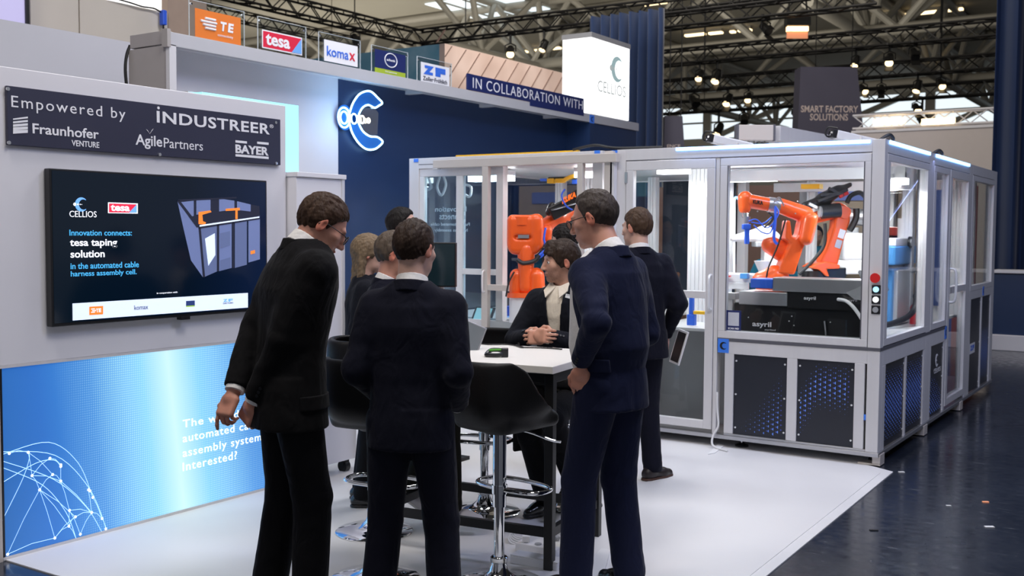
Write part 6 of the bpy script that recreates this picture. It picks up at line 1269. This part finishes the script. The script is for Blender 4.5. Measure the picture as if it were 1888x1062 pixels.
        for s in (-1, 1):
            Sh, E, Wr = arms[s]; u = unit(Wr-E); mb = MB().cyl(Wr-u*.02, Wr+u*.026, .0395*arm_r, .0375*arm_r, n=20); mb.v = [tuple(W([np.array(v)])[0]) for v in mb.v]; mb.build('cuff', S['shirt'], root, smooth=True)
            if S.get('buttons', True):
                o_ = unit(np.array([s*1., -.35, 0])-u*(np.array([s*1., -.35, 0])@u))
                for k in range(3): c_ = Wr-u*(.022+.017*k)+o_*.0475*arm_r; mb = MB().cyl(c_, c_+o_*.005, .0065, n=10); mb.v = [tuple(W([np.array(v)])[0]) for v in mb.v]; mb.build('sleeve_button', 'black_plastic', jk)
    # -- trousers and shoes
    HZ = .93+dz; legs = {}
    for s, key in ((-1, 'LL'), (1, 'LR')):
        a = S.get(key, {}); hip = np.array([s*.088, 0, HZ]); an = np.array(a.get('a', (s*.11, 0, .085)), float); kn, an = ik(hip, an, .43, .42, a.get('hint', (s*.05, 1, 0))); legs[s] = (hip, kn, an, a.get('toe', (s*.15, 1, 0)))
    def trou(p):
        d = el(p, (0, 0, HZ+.05), (.165*wide, .118, .15))
        for s in (-1, 1): hip, kn, an, _ = legs[s]; leg = smin(rc(p, hip, kn, .092*S.get('leg', 1), .069*S.get('leg', 1)), rc(p, kn, an, .068*S.get('leg', 1), .064*S.get('leg', 1)), .02); d = smin(d, leg, .03)
        return np.maximum(d, p[2]-1.08-dz)
    pts = np.array([x for s in (-1, 1) for x in legs[s][:3]]+[[-.18, -.14, HZ], [.18, .14, HZ+.15]]); lo, hi = pts.min(0)-.10, pts.max(0)+.10
    def trou2(p):
        d = trou(p)
        for s in (-1, 1): kn, an = legs[s][1], legs[s][2]; u = unit(an-kn); d = np.maximum(d, np.where(((p[0]-an[0])**2+(p[1]-an[1])**2+(p[2]-an[2])**2) < .03, (p[0]-an[0])*u[0]+(p[1]-an[1])*u[1]+(p[2]-an[2])*u[2]-.035, -1))
        return d
    V, Q = surf(trou2, lo, hi, .0105); V = relax(V, Q, 1, .5); n = vnormals(V, Q); fold = np.zeros(len(V))
    for s in (-1, 1): dd = np.linalg.norm(V-legs[s][1], axis=1); fold += np.exp(-(dd/.11)**2)*.006*wob(V, (16, 16, 55), 31+s); dd = np.linalg.norm(V-legs[s][2], axis=1); fold += np.exp(-(dd/.11)**2)*.006*wob(V, (16, 16, 60), 41+s); dd = np.linalg.norm(V-legs[s][0], axis=1); fold += np.exp(-(dd/.13)**2)*.004*wob(V, (25, 25, 40), 51+s)
    V = V+n*(fold+.003*wob(V, (8, 8, 12), 61))[:, None]; qmesh('trousers', W(V), Q, S['trousers'], root)
    sm, so = S.get('shoes', ('shoe_black', 'black_plastic'))
    for s in (-1, 1):
        hip, kn, an, toe = legs[s]; ty = unit(toe); tzv = np.array([0, 0, 1.])-ty*ty[2]; tzv = unit(tzv); Rf = np.stack([np.cross(ty, tzv), ty, tzv], 1); c = an-tzv*.085
        def sh(p): d = smin(rc(p, (0, -.045, .040), (0, .09, .030), .040, .034), rc(p, (0, .09, .028), (0, .155, .022), .040, .030), .03); d = smin(d, rc(p, (0, -.02, .05), (0, -.015, .11), .042, .040), .02); return np.maximum(d, .012-p[2])
        V, Q = surf(sh, (-.07, -.12, 0), (.07, .21, .17), .007); o = qmesh('shoe', W(relax(V, Q, 1, .5) @ Rf.T+c), Q, sm, root)
        so_ = lambda p: np.maximum(np.maximum(smin(rc(p, (0, -.045, .01), (0, .09, .01), .042, .040), rc(p, (0, .09, .01), (0, .155, .01), .043, .033), .02), p[2]-.016), .001-p[2])
        V, Q = surf(so_, (-.07, -.12, -.01), (.07, .21, .04), .0065); qmesh('sole', W(V @ Rf.T+c), Q, so, o)
    return root, W, dict(N=N, HC=HC, RH=RH, arms=arms)
def fp(px, d): p = P(px, 500, d); return (p[0], p[1])

# tall man with glasses, hands behind his back
person('tall man in a black suit with glasses looking down, hands clasped behind his back', fp(529, 4.3), 62, 1.85, dict(lean=.075, leg=1.12, wide=1.10, arm_r=1.04, neck=(.085, .100), head=(35, 10, 0), jacket='suit_black', trousers='trouser_black', shirt='shirt_white', skin='skin_red', glasses=True, beard=.55, hem=.79, open=.5, lapel=False,
    hair=dict(m='hair_brown', style='short', t_top=.016, t_side=.005, seed=2, amp=.0045), R=dict(w=(.05, -.145, .90), hint=(.9, -.35, 0), dir=(-.5, -.25, -.8), palm=(-.3, .9, .2), curl=.7, thumb=.6), L=dict(w=(-.03, -.20, .945), hint=(-.8, -.5, 0), dir=(.25, -.45, -.85), palm=(-.5, .8, 0), curl=.75, index=.25, thumb=.5),
    LL=dict(a=(-.09, -.06, .085)), LR=dict(a=(.09, .06, .085)), flaps=((.2, .90, .06),)))
# man seen from behind in the middle
person('man in a dark navy suit seen from behind left of the front bar stool', fp(757, 4.1), 12, 1.67, dict(lean=.03, head=(8, 16, 0), jacket='suit_navy', trousers='suit_navy', shirt='shirt_white', skin='skin_pale', hem=.822, leg=1.12, arm_r=.95, wide=.93, open=.5,
    hair=dict(m='hair_dark', style='short', t_top=.018, t_side=.004, seed=5, amp=.003), R=dict(w=(.165, .15, .99), hint=(.35, -.9, -.2), dir=(-.9, .4, 0), palm=(0, -1, 0)), L=dict(w=(-.165, .15, .99), hint=(-.35, -.9, -.2), dir=(.9, .4, 0), palm=(0, -1, 0)), LL=dict(a=(-.15, -.02, .085)), LR=dict(a=(.15, .03, .085))))
# seated grey-haired man
person('grey haired man with glasses seated on a bar stool behind the man seen from behind', fp(690, 5.55), 80, 1.78, dict(dz=-.155, lean=.08, head=(10, 5, 0), jacket='suit_navy', trousers='trouser_olive', shirt='shirt_white', skin='skin_red', glasses=True, hem=.86, open=.5,
    hair=dict(m='hair_grey', style='short', t_top=.012, t_side=.007, seed=8, amp=.003), R=dict(w=(.14, .34, 1.02), hint=(.7, -.5, -.4), dir=(-.6, .8, 0), palm=(0, 0, -1)), L=dict(w=(-.12, .34, 1.02), hint=(-.7, -.5, -.4), dir=(.6, .8, 0), palm=(0, 0, -1)),
    LL=dict(a=(-.12, .20, .22), hint=(0, 1, .5), toe=(0, .8, -.6)), LR=dict(a=(.13, .40, .16), hint=(0, 1, .5), toe=(.1, .95, -.1)), shoes=('sneaker_white', 'sole_white')))
# woman with long fair hair behind him
person('person with long fair hair half hidden behind the grey haired man', fp(668, 6.15), 80, 1.60, dict(lean=.02, head=(5, 0, 0), jacket='suit_dark', trousers='trouser_black', skin='skin_pale', open=0, collar=False, wide=.9, res=.011, far=True,
    hair=dict(m='hair_blond', style='long', t_top=.022, t_side=.016, seed=3, amp=.003, length=.20), R=dict(w=(.14, .14, .98)), L=dict(w=(-.14, .14, .98))))
person('dark haired man mostly hidden behind the group near the left cell', fp(730, 7.0), 98, 1.78, dict(lean=.02, head=(6, 0, 0), jacket='suit_dark', trousers='trouser_black', shirt='shirt_white', skin='skin_pale', res=.011, far=True,
    hair=dict(m='hair_black', style='receding', t_top=.016, t_side=.010, seed=4, amp=.003), R=dict(w=(.2, .05, .82)), L=dict(w=(-.2, .05, .82))))
# seated man with folded hands
m6 = fp(1050, 6.12)
person('bearded young man with a badge seated at the table with folded hands', m6, -148, 1.80, dict(dz=-.215, lean=.04, side=.02, head=(6, 46, -4), jacket='suit_dark', trousers='trouser_black', shirt='shirt_cream', skin='skin', beard=1.0, hem=.86, open=.42, lapel=True, flap=.8, eyes=(0, 1, -.05), wide=.98, res=.0075,
    hair=dict(m='hair_dark', style='long', t_top=.013, t_side=.006, seed=6, amp=.0022, fringe=True), R=dict(w=(.045, .335, 1.03), hint=(.9, -.4, -.5), dir=(-.80, .40, .05), palm=(-.35, -.9, -.1), curl=.62, thumb=.15), L=dict(w=(-.065, .315, 1.02), hint=(-.9, -.4, -.5), dir=(.80, .45, .02), palm=(.35, -.9, -.2), curl=.62, thumb=.2),
    LL=dict(a=(-.15, .20, .22), hint=(0, 1, .6)), LR=dict(a=(.02, .22, .09), hint=(0, 1, .6))))
# standing man in the blue suit
person('balding man with glasses in a blue suit standing right of the table', fp(1129, 4.6), -48, 1.82, dict(lean=.02, belly=.045, wide=.93, arm_r=.95, neck=(.095, .165), head=(16, -16, 0), jacket='suit_blue', trousers='suit_blue', shirt='shirt_white', shirt_out=.022, skin='skin_red', glasses=True, hem=.83, open=.6, vw=[.17, .15, .14, .085], beard=.15, leg=1.13, shirt_z=.985,
    hair=dict(m='hair_greyish', style='receding', t_top=.012, t_side=.005, seed=9, amp=.003), L=dict(w=(-.20, .01, 1.055), hint=(-.6, -.8, 0), dir=(.12, .12, -1), palm=(.9, .3, .1), curl=.35, thumb=.1), R=dict(w=(.17, .20, 1.02), hint=(.3, -1, 0), dir=(-.2, .4, -.9), palm=(-.9, .3, .1)),
    LL=dict(a=(-.12, .09, .085)), LR=dict(a=(.11, -.03, .085)), flaps=((-.2, 1.03, -.02),)))
# young man walking off with a tablet
w9 = PZ(1216, 889)
root9, W9, J9 = person('young man in a dark suit walking away beside the cell door carrying a tablet', (w9[0]-.135, w9[1]-.05), -22, 1.78, dict(lean=.03, head=(4, -22, 0), jacket='suit_navy', trousers='suit_navy', shirt='shirt_white', skin='skin_pale', hem=.81, open=.5, shoes=('shoe_brown', 'sole_brown'), wide=.98,
    hair=dict(m='hair_light', style='short', t_top=.020, t_side=.005, seed=12, amp=.004), R=dict(w=(.25, .09, .955), hint=(.22, -1, -.2), dir=(.05, .15, -1), palm=(-1, .1, 0), curl=.55, thumb=.3), L=dict(w=(-.22, .12, .95), hint=(-.8, -.6, 0)), LL=dict(a=(-.09, .14, .085), toe=(.35, 1, 0)), LR=dict(a=(.10, -.02, .085), toe=(1, .3, 0))))
# further people
person('dark haired person standing behind the bearded seated man near the sliding door', fp(1062, 7.3), -60, 1.68, dict(lean=.06, head=(14, 0, 0), jacket='suit_black', trousers='trouser_black', shirt='shirt_white', skin='skin_pale', res=.011, far=True, shoes=('shoe_brown', 'sole_brown'), hair=dict(m='hair_black', style='short', t_top=.02, t_side=.01, seed=14, amp=.003), R=dict(w=(.2, .1, .85)), L=dict(w=(-.2, .1, .85))))
person('bearded operator in a teal shirt and cap behind the two orange robots', fp(1498, 12.85), 180, 1.72, dict(lean=.08, head=(14, 8, 0), jacket='shirt_teal', trousers='trouser_black', top_name='pullover', skin='skin_pale', open=0, collar=False, vent=False, beard=1.0, eyes=(0, 1, -.1), res=.012, hem=.9, hair=dict(m='suit_blue', style='receding', t_top=.02, t_side=.012, seed=15, amp=.001), R=dict(w=(.18, .30, 1.12), hint=(.8, -.5, -.4)), L=dict(w=(-.18, .30, 1.12), hint=(-.8, -.5, -.4))))
person('stooping operator in a teal shirt half hidden by the white feeder cover', fp(1396, 12.9), 140, 1.70, dict(lean=.22, head=(40, 0, 0), jacket='shirt_teal', trousers='trouser_black', top_name='pullover', skin='skin_pale', open=0, collar=False, vent=False, dz=-.12, res=.012, far=True, hem=.9, hair=dict(m='hair_dark', style='short', t_top=.02, t_side=.012, seed=16, amp=.002), R=dict(w=(.24, .34, .92), hint=(.8, -.5, -.4)), L=dict(w=(-.24, .34, .92), hint=(-.8, -.5, -.4)), LL=dict(a=(-.12, .05, .085)), LR=dict(a=(.12, .05, .085))))
# ------------------------------------------------------------------ table, stools, small things
T0 = np.array([-2.53, 4.15]); td = np.array([.99, .14]); tn = np.array([-.14, .99]); TL, TD, TZ = 1.02, .74, .99
def tp(u, v, z): q = T0-td*u+tn*v; return np.array([q[0], q[1], z])       # u from the right end, v from the near edge
ax3 = (np.array([td[0], td[1], 0]), np.array([tn[0], tn[1], 0]), np.array([0, 0, 1.]))
tb = thing('bar_table', 'high bar table with a white top and black steel frame', 'table', tp(TL/2, TD/2, .006))
MB().obox(tp(TL/2, TD/2, TZ-.018), ax3, (TL/2, TD/2, .018)).build('tabletop', 'table_white', tb, bevel=.003)
for u in (.035, TL-.035):
    for v in (.06, TD-.06): MB().obox(tp(u, v, (TZ-.036+.009)/2), ax3, (.022, .022, (TZ-.045)/2)).build('leg', 'black_metal', tb, bevel=.002)
for v in (.06, TD-.06):
    MB().obox(tp(TL/2, v, .185), ax3, (TL/2-.06, .015, .022)).build('foot_rail', 'black_metal', tb, bevel=.002); MB().obox(tp(TL/2, v, TZ-.062), ax3, (TL/2-.06, .015, .025)).build('apron', 'black_metal', tb, bevel=.002)
for u in (.035, TL-.035):
    MB().obox(tp(u, TD/2, TZ-.062), ax3, (.015, TD/2-.08, .025)).build('apron', 'black_metal', tb, bevel=.002); MB().obox(tp(u, TD/2, .185), ax3, (.015, TD/2-.08, .022)).build('foot_rail', 'black_metal', tb, bevel=.002)
# bar stool
st = thing('bar_stool', 'black shell bar stool with a chrome column in front of the table', 'stool', (0, 0, 0), 'bar stools round the high table')
MB().lathe([(.205, 0), (.208, .006), (.200, .012), (.13, .022), (.075, .038), (.045, .065), (.034, .10), (.034, .105)], n=48).build('base', 'chrome', st, smooth=True)
MB().lathe([(.038, .10), (.040, .105), (.040, .125), (.034, .13)], n=28).build('collar', 'chrome', st, smooth=True); MB().cyl((0, 0, .12), (0, 0, .42), .025, n=28).build('lower_column', 'chrome', st, smooth=True); MB().cyl((0, 0, .36), (0, 0, .72), .031, n=28).build('upper_column', 'chrome', st, smooth=True)
MB().tube(spline([(-.03, .0, .44), (-.15, .02, .44), (-.19, .08, .44), (-.16, .17, .44), (0, .20, .44), (.16, .17, .44), (.19, .08, .44), (.15, .02, .44), (.03, 0, .44)], 6), .011, n=10).build('footrest', 'chrome', st, smooth=True); MB().cyl((0, 0, .42), (0, 0, .46), .036, n=20).build('footrest_clamp', 'chrome', st, smooth=True)
def seatfn(p):
    d = np.abs(((np.abs(p[0]/.195)**3.4+np.abs(p[1]/.23)**2.6+np.abs((p[2]-.935)/.20)**3.2)**(1/3.)-1)*.19)-.014; z = np.interp(p[1][0, :, 0], [-.25, -.12, -.04, .04, .12, .2, .3], [1.045, 1.045, 1.0, .90, .835, .81, .79])[None, :, None]
    d = smax(d, p[2]-z, .015); return smin(d, rbox(p, (0, .05, .755), (.165, .19, .035), .03), .03)
V, Q = surf(seatfn, (-.3, -.3, .68), (.3, .3, 1.08), .0085); V = relax(V, Q, 2, .5); qmesh('seat_shell', V, Q, 'black_leather', st)
MB().cyl((0, 0, .70), (0, 0, .735), .07, .10, n=24).build('seat_plate', 'black_metal', st, smooth=True); MB().tube(spline([(.03, .02, .715), (.12, .06, .71), (.22, .10, .68), (.26, .12, .675)], 5), .006, n=8).build('lever', 'chrome', st, smooth=True)
def ang(phi): f = math.radians(phi); v = SD*math.cos(f)+RT0*math.sin(f); return math.atan2(-v[0], v[1])
s1 = PZ(920, 1047, .08); st.location = (s1[0], s1[1], .006); st.rotation_euler = (0, 0, ang(42))
s2 = PZ(893, 945); dup(st, (s2[0], s2[1], .006), label='black shell bar stool beyond the table seen between the table rails', rotz=ang(200))
s4 = PZ(692, 1039, .08); dup(st, (s4[0], s4[1], .006), label='black shell bar stool behind the legs of the man in the middle', rotz=ang(20))
dup(st, (m6[0], m6[1], .006), label='black shell bar stool under the bearded seated man', rotz=ang(-148)); q_ = fp(690, 5.55); dup(st, (q_[0], q_[1], .006), label='black shell bar stool under the grey haired man', rotz=ang(80))
# tablet on its kickstand
tbm = thing('tablet_computer', 'tablet computer leaning on its kickstand on the white table', 'tablet', PZ(845, 640, TZ)); c = PZ(846, 645, TZ)+[0, 0, .085]
a1 = unit(np.array([RT0[0], RT0[1], 0])*1.0+SD*.25); a2 = unit(np.array([SD[0]*.45, SD[1]*.45, .89])); a2 = unit(a2-a1*(a1@a2)+RT0*.45); a1 = unit(a1-a2*(a1@a2)); a3 = np.cross(a1, a2)
MB().obox(c, (a1, a2, a3), (.13, .088, .005)).build('case', 'steel', tbm, bevel=.003); MB().obox(c-a3*-.0056, (a1, a2, a3), (.122, .080, .0006)).build('screen', mat('tablet_glass', (.10, .11, .12), .12, noise=.1, emit=(.09, .10, .11), estr=.6), tbm); MB().prism([c+a1*.02-a2*.088, c+a1*.10-a2*.088, c+a1*.10-a2*.02+SD*.06-[0, 0, .03], c+a1*.02-a2*.088+SD*.10], (0, 0, .006)).build('kickstand', 'black_plastic', tbm)
# black and green wrist gadget
gd = thing('wrist_scanner', 'black and green wrist gadget lying on the white table', 'gadget', PZ(917, 657, TZ)); g0 = PZ(917, 658, TZ)
MB().tube(spline([g0+RT0*-.055+[0, 0, .012], g0+RT0*-.03+SD*.035+[0, 0, .03], g0+RT0*.02+SD*.03+[0, 0, .03], g0+RT0*.03+[0, 0, .025], g0+RT0*.01-SD*.03+[0, 0, .014], g0+RT0*-.04-SD*.02+[0, 0, .012]], 6, closed=True), .011, n=8, closed=True).build('strap', 'black_plastic', gd, smooth=True); MB().obox(g0+RT0*.037+[0, 0, .022], (RT0, SD, np.array([0, 0, 1.])), (.018, .026, .022)).build('scanner_head', 'black_plastic', gd, bevel=.005); MB().tube(spline([g0+RT0*-.04+SD*.02+[0, 0, .03], g0+RT0*-.01+SD*.01+[0, 0, .034], g0+RT0*.02+SD*.01+[0, 0, .034]], 5), .006, n=8).build('green_strip', mat('gadget_green', (.10, .42, .04), .4, noise=.1), gd, smooth=True)
for pts, lab in (([(874, 634), (900, 637), (935, 637), (955, 640), (965, 642)], 'thin dark cable lying along the far table edge'), ([(952, 638), (962, 642), (985, 643), (1010, 644), (1036, 646)], 'dark cable with a plug running to the right table end')):
    o = MB().tube(spline([PZ(x, y, TZ)+[0, 0, .006] for x, y in pts], 6), .004, n=6).build('table_cable', 'cable_black', None, smooth=True); tag(o, lab, 'cable')
# badge and pin of the bearded man
bd = thing('name_badge', 'white name badge on the lapel of the bearded man', 'badge', P(1051, 547, 5.86)); c = P(1051, 547, 5.855); MB().obox(c, (_rt*.97-_up*.25, _fw, _up*.97+_rt*.25), (.026, .0015, .011)).build('card', 'paper', bd); MB().obox(c+_up*.006-_fw*.002, (_rt*.97-_up*.25, _fw, _up*.97+_rt*.25), (.020, .0006, .0018)).build('name_line', 'grey_plastic', bd)
# coat over the far stool
def coat(p):
    l = loc(p, np.stack([RT0, SD, [0, 0, 1]], 1), P(965, 790, 6.0)); w = np.interp(l[2][0, 0, :], [-.2, -.05, .3, .42], [.13, .13, .15, .10])[None, None, :] if False else .14
    d = rbox(l, (0, 0, .0), (.13, .05, .25), .04); return d+.012*np.sin(l[0]*45+l[2]*4)
cc_ = P(981, 748, 6.05); V, Q = surf(lambda p: rbox(loc(p, np.stack([RT0, SD, [0, 0, 1]], 1), cc_), (0, 0, 0), (.12, .04, .30), .035)+.010*np.sin((p[0]*RT0[0]+p[1]*RT0[1])*48+p[2]*3), cc_-.45, cc_+.45, .011); V = relax(V, Q, 1)
lowm = V[:, 2] < cc_[2]-.22; V[lowm, 2] += .05*np.sin((V[lowm] @ RT0)*18); ct = qmesh('coat', V, Q, 'suit_black'); tag(ct, 'black coat hanging over a stool beyond the table', 'coat')
# tray or tablet carried by the walking man
hw = J9['arms'][1]; hp_ = W9([hw[2]])[0]; tt = thing('tablet_folder', 'tablet in a white edged folder in the walking man\'s hand', 'tablet', hp_-[0, 0, .2]); c = P(1252, 640, float((hp_-_cc)@_fw)-.02); e1 = unit(RT0*.28+np.array([0, 0, 1.])); e2 = unit(np.cross(e1, SD)*.35+SD*.9); e2 = unit(e2-e1*(e1@e2)); e3 = np.cross(e1, e2)
MB().obox(c, (e1, e2, e3), (.115, .062, .006)).build('case', 'white_plastic', tt, bevel=.003); MB().obox(c-e3*.0066, (e1, e2, e3), (.10, .05, .0008)).build('screen', 'black_plastic', tt); MB().obox(c+e3*.0066, (e1, e2, e3), (.10, .05, .0008)).build('back', 'black_plastic', tt)
# floor clutter under the table
pw_ = thing('power_strip', 'white power strip with plugs on the floor under the table', 'power strip', PZ(990, 1020)); ca, cb2 = PZ(955, 1016), PZ(1030, 1030); MB().beam(ca+[0, 0, .03], cb2+[0, 0, .03], .06, .045).build('body', 'white_plastic', pw_, bevel=.006)
for k in range(3): p = ca+(cb2-ca)*(.2+.3*k)+[0, 0, .056]; MB().cyl(p-[0, 0, .003], p+[0, 0, .002], .018, n=16).build('socket', 'grey_plastic', pw_)
p = ca+(cb2-ca)*.2+[0, 0, .07]; MB().obox(p, (RT0, SD, np.array([0, 0, 1.])), (.02, .015, .018)).build('plug', 'paper', pw_, bevel=.004)
bxw = thing('cable_box', 'flat white cable box on the floor in front of the power strip', 'box', PZ(990, 1045)); MB().beam(PZ(948, 1036)+[0, 0, .025], PZ(1035, 1052)+[0, 0, .025], .09, .04).build('body', 'white_plastic', bxw, bevel=.006); MB().beam(PZ(948, 1036)+[0, 0, .047], PZ(1035, 1052)+[0, 0, .047], .085, .006).build('lid', 'paper', bxw, bevel=.002)
co = thing('cable_coil', 'coil of white cable on the floor beside the power strip', 'cable', PZ(955, 1000)); c = PZ(955, 1003)
for k in range(5): MB().tube(spline([c+RT0*(.05*math.cos(t)+.006*k)+SD*(.03*math.sin(t)+.01*k)+np.array([0, 0, .03+.025*math.sin(t)+.006*k]) for t in np.linspace(0, 6.28, 9)[:-1]], 4, closed=True), .005, n=6, closed=True).build('loop', 'cable_white', co, smooth=True)
MB().tube(spline([c+RT0*.05+[0, 0, .02], PZ(975, 990)+[0, 0, .01], PZ(1000, 985)+[0, 0, .01], PZ(1025, 975)+[0, 0, .01]], 6), .005, n=6).build('lead', 'cable_white', co, smooth=True)
cbm = tag(MB().tube(spline([PZ(1020, 1010)+[0, 0, .012], PZ(1010, 1000)+[0, 0, .02], PZ(1016, 996)+[0, 0, .03], PZ(1030, 1000)+[0, 0, .02]], 6), .012, n=8).build('adapter_cable', 'grey_plastic', None, smooth=True), 'grey adapter cable on the floor by the table leg', 'cable')
pb = tag(MB().prism([PZ(1085, 1045, .007), PZ(1108, 1018, .007), PZ(1125, 1020, .007), PZ(1112, 1070, .007), PZ(1080, 1070, .007)], (0, 0, .02)).build('paper_pad', 'paper'), 'white paper pad on the floor behind the blue suited man', 'paper')
for (x, y, r_, mm, lab) in ((1662, 871, .02, 'paper', 'white paper scrap beside the floor sheet corner'), (1817, 926, .018, 'flap_orange', 'tiny orange scrap on the dark floor at the right'), (1611, 978, .022, 'black_plastic', 'small black clip on the dark floor'), (1824, 972, .025, 'paper', 'thin white scrap on the dark floor near the right edge'), (1749, 933, .014, 'paper', 'tiny white speck on the dark floor')):
    p = PZ(x, y); tag(MB().obox(p+[0, 0, .003], (RT0, SD, np.array([0, 0, 1.])), (r_, r_*.5, .002)).build('scrap', mm), lab, 'scrap')
